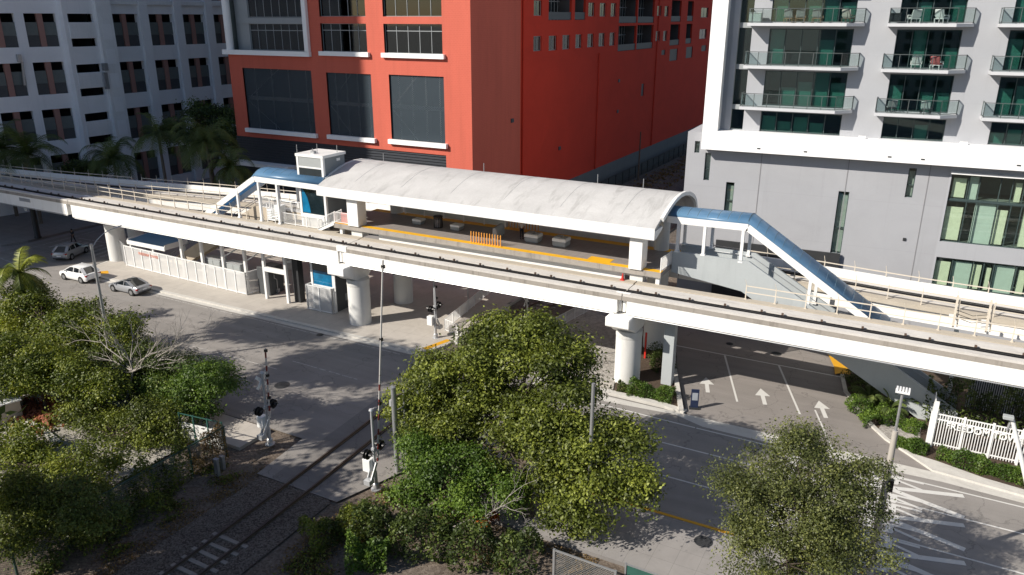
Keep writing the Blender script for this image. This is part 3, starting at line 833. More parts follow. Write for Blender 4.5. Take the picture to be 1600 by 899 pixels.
# thick white arch rim at the right-hand gable
b = SB()
rim = prof_o[2:]
for (p, q) in zip(rim, rim[1:]): b.bar((RX1+.1,p[0],p[1]-.05),(RX1+.1,q[0],q[1]-.05),.24,.32)
b.build('gable_rim', WHITE, st)
b = SB()
for (p, q) in zip(rim, rim[1:]): b.bar((RX0-.1,p[0],p[1]-.05),(RX0-.1,q[0],q[1]-.05),.24,.22)
b.build('gable_rim', WHITE, st)
b = SB()
for x in (-47.5,-36,-24.7,-20.6): b.tube([(x,61.6,13.6),(x,61.6,14.4)], .03, 6)
b.build('lightning_rod', GALV, st)
# frosted screens on the back edge of the platform
b = SB()
for i in range(5):
    x = -44.6+i*2.25
    b.box(x,x+2.1,61.02,61.06,PZ+.15,PZ+1.55)
b.build('windscreen', plain('frosted_panel', (.55,.58,.56), .35, var=.08), st)
b = SB()
for i in range(6):
    x = -44.7+i*2.25
    b.box(x-.03,x+.06,60.98,61.1,PZ+.016,PZ+1.6)
b.build('screen_post', WHITE_METAL, st)
# signs hanging under the fascia inside
b = SB(); b.box(-33.2,-31.2,57.9,58.0,11.0,11.4); b.box(-40.2,-38.6,57.9,58.0,11.0,11.4); b.build('hanging_sign', CHAR, st)

# platform furniture: everything that could be carried away is its own thing
def bollard_row(y, x0, x1, n, label):
    first = None
    for i in range(n):
        x = x0+(x1-x0)*i/(n-1)
        if first is None:
            b = MB(); b.lathe([(.11,0),(.11,.04),(.05,.06),(.045,.92),(.035,.97),(.001,.985)], n=12)
            first = b.build('bollard', AMBER, None, smooth=True); o = first
        else:
            o = first.copy(); COL.objects.link(o)
        o.location = (x,y,PZ+.015)
        tag(o, label, 'bollard', label)
bollard_row(55.2,-33.6,-30.7,12,'thin amber bollard in the sunlit row on the front yellow platform strip')
bollard_row(60.75,-32.9,-29.9,11,'thin amber bollard in the shaded row on the rear platform strip')
def bench(x, y, l, d, h, lab, crate=False, rz=0):
    t = thing('bench', lab, 'bench', (x,y,PZ), rz, 'white block seats on the platform')
    b = MB(); b.box(-l/2,l/2,-d/2,d/2,0.08,h*.62); b.box(-l/2+.08,l/2-.08,-d/2+.08,d/2-.08,0,.08)
    b.build('base', GREYPANEL, t, bevel=.02)
    b = MB(); b.box(-l/2-.03,l/2+.03,-d/2-.03,d/2+.03,h*.62+.002,h)
    b.build('seat', WHITE, t, bevel=.03)
    if crate:
        b = MB(); b.box(-l/2+.1,0,-d/2+.15,d/2-.1,h,h+.1); b.box(.1,l/2-.1,-d/2+.1,d/2-.2,h,h+.07); b.build('slat', GREYPANEL, t)
bench(-41.2,58.3,.95,.8,.5,'white block seat on the platform, first one left of the round litter bin')
bench(-36.9,58.2,.95,.85,.52,'white block seat on the platform just right of the round litter bin')
bench(-29.0,58.0,1.25,1.0,.72,'white slatted block seat beside the standing passenger on the platform',True)
bench(-26.3,57.9,1.2,1.05,.74,'white slatted block seat nearest the right end of the platform',True)
t = thing('litter_bin', 'black round litter bin with open frame on the platform', 'bin', (-38.9,58.1,PZ))
b = MB(); b.lathe([(.30,.02),(.33,.08),(.33,.78),(.30,.8)], n=20); b.build('liner', plain('bin_liner_grey', (.30,.27,.26), .6), t, smooth=True)
b = MB()
for k in range(14):
    a = 2*math.pi*k/14; b.bar((.39*math.cos(a),.39*math.sin(a),0),(.39*math.cos(a),.39*math.sin(a),1.0),.045,.03)
b.lathe([(.37,.0),(.42,.0),(.42,.06),(.37,.06)], n=24); b.lathe([(.36,1.0),(.44,1.0),(.45,1.06),(.36,1.1)], n=24)
b.build('frame', BLACK, t)
t = thing('info_cabinet', 'long grey slanted cabinet standing across the dark platform', 'cabinet', (-32.4,57.9,PZ), R(8))
b = MB(); b.extrude([(-.2,-.95,0),(.2,-.95,0),(.2,-.95,.75),(.05,-.95,1.0),(-.2,-.95,1.0)], (0,1.9,0)); b.build('body', GREYPANEL, t, bevel=.02, fix=True)
b = MB(); b.box(-.21,-.205,-.8,.8,.35,.85); b.build('panel', DARKGREY, t)
b = MB()
for yy in (-.7,.7): b.box(-.24,.24,yy-.05,yy+.05,-.002,.05)
b.build('foot', CHAR, t)
# small white gate railing at the right end of the platform
def picket(name, lab, cat, p, q, z, h, mt=WHITE_METAL, step=.13, rails=(0.1,1.0), parent=None, z2=None, grp=None):
    z2 = z if z2 is None else z2
    P = Vector((p[0],p[1],z)); Q = Vector((q[0],q[1],z2)); D = Q-P; L = Vector((D.x,D.y)).length
    t = thing(name, lab, cat, P, 0, grp) if parent is None else None
    par = t if t else parent
    off = P if t else Vector((0,0,0))
    b = MB(); n = max(2,int(L/step))
    for i in range(1,n):
        a = P+D*i/n-off; b.bar(a+Vector((0,0,rails[0]*h)), a+Vector((0,0,h*rails[1])), .028,.028)
    b.build('pickets', mt, par)
    b = MB()
    for r_ in rails: b.bar(P-off+Vector((0,0,h*r_)), Q-off+Vector((0,0,h*r_)), .05,.05)
    b.build('rail', mt, par)
    m = max(1,int(round(L/1.6))); pb = None
    for i in range(m+1):
        a = P+D*i/m-off
        if pb is None:
            k = MB(); k.box(-.035,.035,-.035,.035,0,h+.04); pb = k.build('post', mt, par); o = pb
        else:
            o = pb.copy(); COL.objects.link(o); o.parent = par
        o.location = a
    return t
picket('railing','short white picket railing at the right end of the platform beside the pillar','railing',(-16.6,54.9),(-16.5,57.2),PZ,1.1)
picket('railing','white picket railing closing the left platform end with a red panel behind it','railing',(-48.4,54.85),(-46.7,54.85),PZ,1.05)
b = MB(); b.box(-48.0,-47.0,55.3,55.36,PZ+.02,PZ+.95); tag(b.build('warning_board', plain('faded_red_board', (.55,.12,.10), .5)), 'red board propped behind the picket railing at the left platform end', 'board')
# traffic cone by the pillar foot
t = thing('traffic_cone', 'small orange cone on the track bed at the foot of the right pillar', 'cone', (-19.5,54.6,DZ+.2))
b = MB(); b.lathe([(.14,.03),(.03,.55),(.001,.56)], n=14); b.build('cone', RED, t, smooth=True)
b = MB(); b.box(-.18,.18,-.18,.18,0,.03); b.build('base', RED, t)

# ------------------------------------------------------------------ lift tower
t = thing('lift_tower', 'grey lift tower with white corners, dark glazing and small masts on its roof', 'lift tower', (-51.4,56.9,0))
def LX(b, x0,x1,y0,y1,z0,z1): return b.box(x0+51.4,x1+51.4,y0-56.9,y1-56.9,z0,z1)
b = MB(); LX(b,-53.0,-49.8,55.4,58.5,7.5,14.6); b.build('shaft', plain('lift_panel_grey', (.20,.225,.24), .5, var=.06), t, bevel=.02)
b = MB(); LX(b,-53.12,-49.7,55.3,58.6,14.601,14.86); b.build('roof', WHITE, t)
b = MB()
for (xa,xb) in ((-53.04,-52.8),(-50.0,-49.76)): LX(b,xa,xb,55.34,55.6,7.5,14.6)
LX(b,-52.8,-50.0,55.35,55.39,13.55,13.7); LX(b,-52.8,-50.0,55.35,55.39,12.05,12.3)
b.build('corner_trim', WHITE_METAL, t)
b = MB(); LX(b,-52.8,-50.0,55.37,55.398,13.7,14.58); b.build('front_panel', GREYPANEL, t)
b = MB(); LX(b,-52.75,-50.05,55.36,55.397,12.32,13.52); b.build('upper_glazing', DARKGLASS, t)
b = MB(); LX(b,-52.75,-50.05,55.36,55.397,9.15,11.6); b.build('lower_glazing', DARKGLASS, t)
b = MB(); b.extrude([(-52.72+51.4,-1.56,9.2),(-51.75+51.4,-1.56,9.2),(-51.85+51.4,-1.56,9.9),(-52.05+51.4,-1.56,10.7),(-52.5+51.4,-1.56,11.4),(-52.72+51.4,-1.56,11.5)], (0,.018,0)); b.build('blue_decal', BLUEGLASS, t)
b = MB(); LX(b,-49.8,-49.77,57.3,57.8,14.1,14.35); b.build('wall_lamp', WHITE_METAL, t)
b = MB(); LX(b,-52.75,-50.05,55.3,55.397,7.76,9.1); b.build('lower_panel', WHITE, t)
b = MB()
for (x,y,h) in ((-53.0,55.5,.8),(-49.9,57.6,.7),(-51.5,56.0,.5),(-51.2,56.3,.9)): b.tube([(x+51.4,y-56.9,14.8),(x+51.4,y-56.9,14.86+h)], .03, 6)
b.box(-.3,.1,-1.0,-.6,14.86,15.1); b.build('mast', GALV, t)

# ------------------------------------------------------------------ stair canopies (blue barrel roofs)
def canopy(name, lab, y0, y1, pts, up=True, posts=(), rise=.75, par=None, ribs=14, rises=None):
    """pts: (x,z) line of the front beam top; barrel roof between the beams at y0 and y1"""
    x0 = pts[0][0]
    t = thing(name, lab, 'canopy', (x0,y0,0))
    b = MB()
    for yy in (0, y1-y0):
        for (p, q) in zip(pts, pts[1:]):
            b.bar((p[0]-x0,yy,p[1]-.26),(q[0]-x0,yy,q[1]-.26),.16,.52)
    b.build('beam', WHITE, t)
    n = 10; W = y1-y0; rs_ = rises or [1]*len(pts)
    arc = [(W*(.5-.5*math.cos(math.pi*j/n)), rise*math.sin(math.pi*j/n)) for j in range(n+1)]
    vs = []; fs = []
    for (x, z) in pts:
        for (yy, zz) in arc: vs.append((x-x0,yy,z+zz*rs_[pts.index((x,z))]))
    for i in range(len(pts)-1):
        for j in range(n): fs.append((i*(n+1)+j, i*(n+1)+j+1, (i+1)*(n+1)+j+1, (i+1)*(n+1)+j))
    b = MB(); b.add(vs, fs); r_ = b.build('barrel_roof', BLUEROOF, t, smooth=True)
    sm = r_.modifiers.new('sheet', 'SOLIDIFY'); sm.thickness = .05
    ribm = plain('canopy_rib', (.10,.17,.24), .4)
    tot = sum(math.hypot(q[0]-p[0],q[1]-p[1]) for p,q in zip(pts,pts[1:]))
    for (p, q) in zip(pts, pts[1:]):
        L = math.hypot(q[0]-p[0],q[1]-p[1]); m = max(1,int(round(ribs*L/tot)))
        for i in range(m+1):
            x = p[0]+(q[0]-p[0])*i/m; z = p[1]+(q[1]-p[1])*i/m; b = MB()
            k_ = rs_[pts.index(p)]+(rs_[pts.index(q)]-rs_[pts.index(p)])*i/m
            for (c, d) in zip(arc, arc[1:]):
                b.bar((x-x0,c[0],z+c[1]*k_+.03),(x-x0,d[0],z+d[1]*k_+.03),.06,.05)
            b.build('rib', ribm, t)
    pb = MB
    for (x, zb, zt, yy) in posts:
        b = MB(); b.box(x-x0-.11,x-x0+.11,yy-y0-.11,yy-y0+.11,zb,zt); b.box(x-x0-.17,x-x0+.17,yy-y0-.17,yy-y0+.17,zb,zb+.12)
        b.build('post', WHITE_METAL, t)
    return t
sl = .60
canopy('stair_canopy','blue barrel-vaulted stair canopy with white posts left of the lift tower',54.85,57.6,
       [(-71.0,4.69),(-58.7,12.07),(-58.3,12.25),(-49.7,12.2)],
       posts=[(-57.85,7.76,11.7,54.85),(-55.4,7.76,11.7,54.85),(-60.9,7.76,10.7,54.85),(-64.1,7.76,8.7,54.85),(-57.9,7.76,11.7,57.5),(-55.3,7.76,11.7,57.5),(-53.4,7.76,11.7,57.5)], ribs=22, rise=.8, rises=[.06,.12,.8,1.0])
canopy('stair_canopy','long blue barrel-vaulted stair canopy descending right of the platform',57.15,59.6,
       [(-17.0,12.62),(-10.9,12.72),(-.6,6.14)],
       posts=[(-16.1,9.85,12.2,57.2),(-14.05,9.85,12.2,57.2),(-11.2,9.7,12.2,57.2),(-16.2,9.85,12.2,59.5),(-14.0,9.85,12.2,59.5),(-11.1,9.6,12.2,59.5),(-6.1,6.6,9.4,57.2),(-5.9,6.6,9.3,59.5),(-2.3,4.2,6.9,57.2)], ribs=24, rise=.45)
# stairs themselves
def flight(name, lab, y0, y1, top, foot, land, mt, wall_h=1.15):
    """top=(x,z) foot=(x,z) floor line, land=x of the landing end"""
    t = thing(name, lab, 'staircase', (top[0],y0,0))
    ox, oy = top[0], y0
    for (yy, nm) in ((0,'side_wall'),(y1-y0-.2,'side_wall')):
        b = MB()
        b.extrude([(land-ox,yy,top[1]-.55),(land-ox,yy,top[1]+wall_h),(0+(.35 if foot[0]>top[0] else -.35),yy,top[1]+wall_h),(foot[0]-ox,yy,foot[1]+wall_h),(foot[0]-ox,yy,.02),((foot[0]-ox)*(1-1.25/(top[1]-foot[1])),yy,.02),(0,yy,top[1]-1.25)], (0,.2,0))
        b.build(nm, mt, t, fix=True)
    b = MB(); n = int(abs(top[1]-foot[1])/.17)
    for i in range(n):
        xa = top[0]+(foot[0]-top[0])*i/n-ox; xb = top[0]+(foot[0]-top[0])*(i+1)/n-ox; z = top[1]-(top[1]-foot[1])*(i+1)/n
        b.box(xa,xb,.2,y1-y0-.2,z-.25,z)
    b.box(land-ox,0,.2,y1-y0-.2,top[1]-.3,top[1])
    b.build('steps', PIER, t)
    b = MB()
    for yy in (.35,y1-y0-.35):
        b.tube([(land-ox,yy,top[1]+.95),(0,yy,top[1]+.95),(foot[0]-ox,yy,foot[1]+.95)], .03, 6)
        b.tube([(0,yy,top[1]+.95),(foot[0]-ox,yy,foot[1]+.95)], .03, 6)
    b.build('handrail', GALV, t)
    return t
flight('staircase','blue grey walled staircase running down to the right behind the near track',57.05,59.7,(-10.9,8.75),(4.6,.05),-16.4,STAIRWALL)
flight('staircase','beige walled staircase running down to the left under the near track',56.0,57.55,(-59.5,8.75),(-75.5,.05),-53.2,concrete('stair_wall_beige',(.46,.40,.32),(.25,.2,.16),.4), .12)
picket('railing','white picket railing along the stair landing under the blue canopy','railing',(-59.2,55.98),(-53.4,55.98),8.78,1.1)
# ------------------------------------------------------------------ station, street level
# blue entrance roof
t = thing('entrance_canopy', 'low flat blue entrance roof with white edge behind the end of the mesh fence', 'canopy', (-75.8,55.9,0))
b = MB(); b.extrude([(-3.1,-1.45,3.0),(-3.1,1.5,3.25),(3.0,1.5,3.25),(3.0,-1.45,3.0)], (0,0,.06)); b.build('roof_sheet', BLUEROOF, t, fix=True)
b = MB(); b.box(-3.2,3.1,-1.55,-1.45,2.62,3.08); b.box(-3.2,3.1,1.5,1.6,2.9,3.3); b.box(-3.2,-3.1,-1.45,1.5,2.7,3.28); b.box(3.0,3.1,-1.45,1.5,2.7,3.28)
b.build('edge_beam', WHITE, t)
for (px_, py_) in ((-2.9,-1.3),(.9,-1.3),(-2.9,1.3),(2.8,1.3)):
    b = MB(); b.box(px_-.1,px_+.1,py_-.1,py_+.1,.12,2.9); b.build('post', WHITE_METAL, t)
# punched white fence along the pavement
def mesh_fence(name, lab, pts, z, h, step, mt, frame, post=.045, top=True, group=None, bottom=True, pw=None):
    t = thing(name, lab, 'fence', (pts[0][0],pts[0][1],z), 0, group)
    ox, oy = pts[0]
    pm = MB(); fr = MB(); first = None
    for (p, q) in zip(pts, pts[1:]):
        L = math.hypot(q[0]-p[0],q[1]-p[1]); m = max(1,int(round(L/step)))
        a = (p[0]-ox,p[1]-oy,0); c = (q[0]-ox,q[1]-oy,0)
        pm.add([(a[0],a[1],.08),(c[0],c[1],.08),(c[0],c[1],h-.03),(a[0],a[1],h-.03)], [(0,1,2,3)])
        fr.bar((a[0],a[1],h-.03),(c[0],c[1],h-.03),post,post)
        if bottom: fr.bar((a[0],a[1],.1),(c[0],c[1],.1),post,post)
        for i in range(m+1):
            x = a[0]+(c[0]-a[0])*i/m; y = a[1]+(c[1]-a[1])*i/m
            if first is None:
                k = MB(); k.box(-post*.7,post*.7,-post*.7,post*.7,-.1,h+.03); first = k.build('post', frame, t); o = first
            else: o = first.copy(); COL.objects.link(o); o.parent = t
            o.location = (x,y,0)
    pm.build('mesh_panel', mt, t); fr.build('rail', frame, t)
    return t
f = mesh_fence('mesh_fence','long punched white sheet fence along the station pavement with faint red lettering',[(-79.1,54.0),(-59.4,53.25),(-59.1,55.3)],.12,2.4,1.5,PUNCHED,WHITE_METAL,.09)
text_mesh('FREEDOM TOWER', .42, .01, plain('faded_red_lettering', (.62,.28,.22), .6), 'lettering', f, (4.3,-.24,1.75), (R(90),0,R(-2.2)))
mesh_fence('bar_gate','small grey barred gate panel ajar beside the street corner pier',[(-81.0,54.9),(-79.25,54.1)],.12,2.5,1.6,BARS,GALV,.07)
mesh_fence('mesh_cage','low punched white cage enclosing the blue panelled machine room at the pavement',[(-51.1,55.2),(-51.1,53.15),(-48.05,53.2),(-48.0,53.5)],.12,2.55,1.5,PUNCHED,WHITE_METAL,.09)
t = thing('machine_room', 'dark grey lift machine room with blue tinted panes behind the white cage', 'machine room', (-49.5,55.7,.12))
b = MB(); b.box(-1.4,1.5,-1.9,1.6,0,5.5); b.build('wall', DARKGREY, t)
b = MB(); b.box(-1.2,1.2,-1.93,-1.902,2.5,3.9); b.build('lower_pane', BLUEGLASS, t)
b = MB(); b.box(-1.2,1.2,-1.93,-1.902,3.95,5.45); b.build('upper_pane', DARKGLASS, t)
b = MB(); b.box(-1.45,-1.2,-1.99,-1.9,0,5.5); b.box(1.2,1.55,-1.99,-1.9,0,5.5); b.box(-1.2,1.2,-1.97,-1.9,2.35,2.5); b.build('frame', WHITE_METAL, t)
b = MB(); b.box(1.5,1.52,-.6,.3,.8,1.5); b.build('hatch', GREYPANEL, t)
# white portal frame and dark panels at the fare gates
t = thing('portal_frame', 'white steel portal frame standing on the pavement between dark box and white cage', 'portal', (-55.4,53.5,.12))
for x in (-1.45,1.45):
    b = MB(); b.box(x-.13,x+.13,-.13,.13,0,5.6); b.build('post', WHITE_METAL, t)
b = MB(); b.box(-1.45,1.45,-.12,.12,2.95,3.4); b.build('beam', WHITE_METAL, t)
b = MB(); b.bar((-1.4,.2,4.2),(.2,3.2,4.6),.16); b.bar((1.4,.2,4.2),(2.6,3.4,4.2),.16); b.build('rear_beam', WHITE_METAL, t)
t = thing('dark_panel', 'tall charcoal panel with a thin pale edge right of the white portal frame', 'panel', (-53.5,54.3,.12))
b = MB(); b.box(-.15,.55,-.2,.5,0,5.4); b.build('panel', CHAR, t)
b = MB(); b.box(-.2,-.15,-.22,-.1,0,4.0); b.build('edge', GALV, t)
t = thing('dark_panel', 'tall charcoal panel with small white notice beside the blue panes', 'panel', (-52.2,55.6,.12))
b = MB(); b.box(-.4,.4,-.2,.3,0,5.4); b.build('panel', CHAR, t)
b = MB(); b.box(-.25,.15,-.21,-.2,2.7,2.85); b.build('notice', WHITE, t)
b = MB(); b.box(-.3,-.1,-.24,-.202,.2,2.2); b.build('post', GALV, t)
t = thing('equipment_box', 'tall dark grey equipment box with grey conduit beside the fence end', 'equipment box', (-58.1,55.1,.12))
b = MB(); b.box(-.6,1.0,-.9,1.1,0,2.9); b.build('body', DARKGREY, t, bevel=.03)
b = MB(); b.tube([(1.03,-.2,2.1),(1.05,-.2,1.7),(1.05,.1,1.5),(1.05,.1,.3)], .05, 8); b.box(1.0,1.2,-.05,.25,.1,.5); b.build('conduit', GALV, t)
for (x, y, lab) in ((-65.6,55.2,'pale grey electrical cabinet behind the mesh fence, farther left of the pair'),(-62.4,55.0,'pale grey electrical cabinet behind the mesh fence beside the dark equipment box')):
    t = thing('electrical_cabinet', lab, 'cabinet', (x,y,.12), 0, 'cabinets behind the mesh fence')
    b = MB(); b.box(-1.05,1.05,-.5,.5,.1,2.55); b.build('body', GREYPANEL, t, bevel=.03)
    b = MB(); b.box(-1.1,1.1,-.55,.55,2.551,2.62); b.build('top', SILVERP, t)
    b = MB(); b.box(-.95,-.03,-.53,-.5,.2,2.4); b.box(.03,.95,-.53,-.5,.2,2.4); b.build('door', GREYPANEL, t)
    b = MB(); b.tube([(-.18,-.55,1.35),(-.18,-.58,1.25),(-.02,-.58,1.2),(-.02,-.55,1.35)], .025, 6); b.build('handle', CHAR, t)
# white steel props under the stair, behind the fence
pr = None
for (u, lab) in ((284,'white steel prop behind the mesh fence, first from the blue entrance roof'),(315,'white steel prop behind the mesh fence, second from the blue entrance roof'),(347,'white steel prop behind the mesh fence, in front of the pale cabinets'),(381,'white steel prop at the right end of the mesh fence')):
    p = PY(u, 392, 54.4)
    if pr is None:
        b = MB(); b.box(-.14,.14,-.14,.14,0,5.75); pr = b.build('steel_prop', WHITE_METAL); o = pr
    else: o = pr.copy(); COL.objects.link(o)
    o.location = (p[0],54.4,.12); tag(o, lab, 'steel post', 'white steel props behind the mesh fence')
b = MB(); b.box(-72,-57,55.6,55.8,4.9,5.2); b.bar((-66,55.7,2.2),(-61,55.7,5.0),.12); b.bar((-62,55.7,2.6),(-58,55.7,5.0),.12)
tag(b.build('stair_brace', GALV), 'grey steel braces in the dark under the left stairs', 'brace')

# lower walkway left of the platform: picket railings, small steps, cabinets
b = MB(); b.box(-58.6,-48.45,54.95,57.9,7.2,7.74)
tag(b.build('service_deck', WALK), 'beige concrete service deck below the left stair canopy and lift tower', 'deck')
picket('railing','long white picket railing on the service deck in front of the lift tower',  'railing',(-55.1,55.05),(-50.6,55.05),7.76,1.15)
t = thing('service_steps', 'short white service steps rising from the track deck to the platform', 'steps', (-50.6,54.95,7.75))
b = MB()
for i in range(6): b.box(.36*i,.36*(i+1)+.05,0,.9,.165*i,.165*(i+1))
b.build('tread', GREYPANEL, t)
b = MB(); b.extrude([(-.1,-.05,-.02),(.35,-.05,-.02),(2.25,-.05,.85),(2.25,-.05,1.1),(2.1,-.05,1.1)], (0,.05,0)); b.build('stringer', WHITE_METAL, t, fix=True)
for yy in (-.04,.92):
    b = MB(); b.bar((0,yy,1.0),(2.2,yy,2.05),.05); b.bar((0,yy,.2),(2.2,yy,1.2),.04)
    for i in range(14): b.bar((.08+i*.16,yy,.2+i*.073),(.08+i*.16,yy,1.02+i*.076),.025)
    b.bar((0,yy,0),(0,yy,1.05),.06); b.bar((2.2,yy,1.0),(2.2,yy,2.1),.06)
    b.build('railing', WHITE_METAL, t)
for (x, lab) in ((-57.0,'white louvred equipment cabinet on the service deck, nearest the canopy slope'),(-55.9,'white equipment cabinet with folded top on the service deck beside the picket railing')):
    t = thing('service_cabinet', lab, 'cabinet', (x,55.5,7.76), 0, 'white cabinets on the service deck')
    b = MB(); b.box(-.42,.42,-.35,.35,.12,1.25 if x < -56.5 else 1.75); b.build('body', WHITE, t, bevel=.02)
    b = MB()
    for k in range(5): b.box(-.36,.36,-.37,-.351,.3+k*.17,.36+k*.17)
    b.build('louvre', GREYPANEL, t)
    b = MB(); b.box(-.36,-.3,-.3,.3,0,.12); b.box(.3,.36,-.3,.3,0,.12); b.build('foot', CHAR, t)
t = thing('step_stool', 'open white step frame at the track edge below the picket railing', 'steps', (-56.5,54.9,7.76))
b = MB()
for k in range(3): b.box(-.5,.5,-.1+k*.25,.2+k*.25,.25+k*.28,.31+k*.28)
b.build('tread', WHITE_METAL, t)
b = MB()
for x in (-.5,.5): b.bar((x,-.1,0),(x,-.1,1.9),.05); b.bar((x,.6,0),(x,.6,1.9),.05); b.bar((x,-.1,1.9),(x,.6,1.9),.05)
b.build('frame', WHITE_METAL, t)

# ------------------------------------------------------------------ level crossing
t = thing('railway_track', 'rusty single railway track with pale sleepers crossing the street', 'railway track', (-31,35,0))
cl = [(10,-29.9),(20,-30.25),(25,-30.42),(30,-30.6),(36,-30.95),(40,-31.2),(46,-31.6),(52,-32.1),(57,-32.4),(62,-32.0),(66,-31.3),(72,-30.5),(80,-29.9),(120,-29.5),(175,-29.8)]
def cx_at(y):
    for (a, xa), (c, xc) in zip(cl, cl[1:]):
        if a <= y <= c: return xa+(xc-xa)*(y-a)/(c-a)
    return cl[-1][1]
for s in (-.82,.82):
    path = [(x+31+s, y-35, .07) for (y, x) in cl]
    b = MB(); b.sweep(path, [(-.075,-.06),(.075,-.06),(.035,.0),(.05,.10),(-.05,.10),(-.035,.0)])
    b.build('rail', STEEL, t, fix=True)
sl0 = None; y = 14.0
while y < 29.0:
    if sl0 is None:
        b = MB(); b.box(-1.3,1.3,-.12,.12,-.06,.05); sl0 = b.build('sleeper', SLEEPER, t, bevel=.015); o = sl0
    else: o = sl0.copy(); COL.objects.link(o); o.parent = t
    dy = -.035 if y < 24.2 else -.085
    o.location = (cx_at(y)+31+random.uniform(-.04,.04), y-35, dy); o.rotation_euler = (0,0,random.uniform(-.02,.02)); y += .72
y = 50.8
while y < 92:
    o = sl0.copy(); COL.objects.link(o); o.parent = t
    o.location = (cx_at(y)+31, y-35, -.06); y += .85
STRIPE = None
def stripe_mat():
    t = NT('red_white_stripe')
    g = t.n('ShaderNodeNewGeometry'); sx = t.n('ShaderNodeSeparateXYZ'); t.l(g.outputs['Position'], sx.inputs[0])
    f = t.math('LESS_THAN', t.math('FRACT', t.math('DIVIDE', t.math('ADD', sx.outputs[2], t.math('MULTIPLY', sx.outputs[1], .3)), .95)), .42)
    f = t.math('MULTIPLY', f, t.math('LESS_THAN', sx.outputs[2], 7.4))
    col = t.mix(f, (.48,.46,.44), (.17,.03,.027))
    return t.fin(t.bsdf(col, .5, 0, .4))
STRIPE = stripe_mat()
def gate(x, y, lab, arm=5.0, lean=.3, sgn=1, mast=5.2, buck=True, boxside=-1, text=False, lights=2.75, bw=.11, bm=None):
    t = thing('crossing_gate', lab, 'crossing gate', (x,y,.05), 0, 'railway crossing gates')
    b = MB(); b.lathe([(.32,0),(.32,.08),(.2,.1),(.2,.42),(.13,.5),(.12,1.25)], n=14); b.build('base', SILVERP, t, smooth=True)
    b = MB(); b.tube([(0,0,1.2),(0,0,mast)], .075, 10); b.lathe([(.09,mast),(.09,mast+.05),(.001,mast+.08)], n=10); b.build('mast', SILVERP, t, smooth=True)
    b = MB(); b.extrude([(boxside*.12,-.33,1.25),(boxside*.12,.33,1.25),(boxside*.12,.33,1.85),(boxside*.12,.15,2.1),(boxside*.12,-.33,2.1)], (boxside*.55,0,0))
    b.build('motor_box', WHITE, t, bevel=.04, seg=2, fix=True)
    # counterweight arms and boom
    b = MB(); b.bar((.16,0,1.9),(.16,-.55*sgn,1.0),.06,.2); b.bar((-.16,0,1.9),(-.16,-.45*sgn,1.05),.06,.2); b.box(-.22,.22,-.85*sgn,-.4*sgn,.75,1.05); b.build('counterweight', SILVERP, t)
    b = MB(); b.bar((.2,.06*sgn,2.0),(.2,.06*sgn+lean*sgn,2.0+arm),bw,.05,(1,0,0)); b.build('boom', bm or STRIPE, t)
    b = MB()
    for f_ in (.3,.62,.97): b.box(.12,.3,.0+lean*sgn*f_,.16+lean*sgn*f_,2.0+arm*f_-.1,2.0+arm*f_+.08)
    b.build('boom_lamp', BLACK, t)
    b = MB(); b.tube([(0,-.75,lights),(0,.75,lights)], .045, 8); b.box(-.1,.1,-.12,.12,lights-.12,lights+.14); b.build('cross_arm', SILVERP, t)
    lm = None
    for s in (-1,1):
        for k in (-.62,.62):
            if lm is None:
                q = MB(Matrix.Rotation(R(90),4,'Y'))
                q.lathe([(.30,0),(.30,.03),(.14,.03),(.14,.16),(.001,.17)], n=20)
                lm = q.build('signal_lamp', BLACK, t, smooth=True); o = lm
                v = MB(); v.add([( .03+.26*f2, .15*math.cos(a), .15*math.sin(a)) for f2 in (0,1) for a in [math.pi*i/8 for i in range(9)]],
                     [(i,i+1,10+i,9+i) for i in range(8)])
                hd = v.build('visor', BLACK, lm)
                q = MB(Matrix.Translation((.035,0,0)) @ Matrix.Rotation(R(90),4,'Y')); q.lathe([(.12,0),(.12,.01)], n=14); q.build('lens', plain('red_lens_off', (.12,.01,.01), .2), lm)
            else: o = copy_tree(lm, t)
            o.location = (s*.08, k, lights); o.rotation_euler = (0,0,0 if s > 0 else math.pi)
    if buck:
        for a in (R(45),R(-45)):
            M = Matrix.Translation((-.1 if a > 0 else -.13,0,mast-.55)) @ Matrix.Rotation(a,4,'X')
            q = MB(M); q.box(-.012,.012,-.62,.62,-.115,.115); o = q.build('crossbuck', WHITE_METAL, t)
            if text:
                tm = text_mesh('RAILROAD' if a > 0 else 'CROSSING', .17, .004, BLACK, 'lettering', t, (0,0,0), (0,0,0))
                tm.matrix_local = M @ Matrix.Translation((.02,0,-.06)) @ Matrix(((0,0,1,0),(1,0,0,0),(0,1,0,0),(0,0,0,1)))
    b = MB(); b.tube([(0,0,mast-.05),(0,.25,mast+.08),(0,.5,mast+.02)], .035, 6); b.lathe([(.001,.12),(.1,.1),(.15,0)], (0,0,mast+.05), 12); b.build('bell', SILVERP, t)
    return t
gate(-35.8,32.55,'crossing gate with raised short striped boom at the left edge of the track bed', 4.9, .25)
gate(-26.3,31.7,'crossing gate with a very tall thin raised boom beside the pair of steel pipes', 12.1, 1.55, buck=False, mast=5.3)
gate(-36.15,53.05,'crossing gate on the station pavement in front of the picket fenced ramp', 3.0, .1, -1, buck=False, mast=5.6, lights=3.0, bm=SILVERP)
gate(-28.1,55.2,'crossing gate with lettered white crossbuck behind the top of the large tree', 3.6, .7, -1, mast=4.9, text=True, bm=SILVERP)
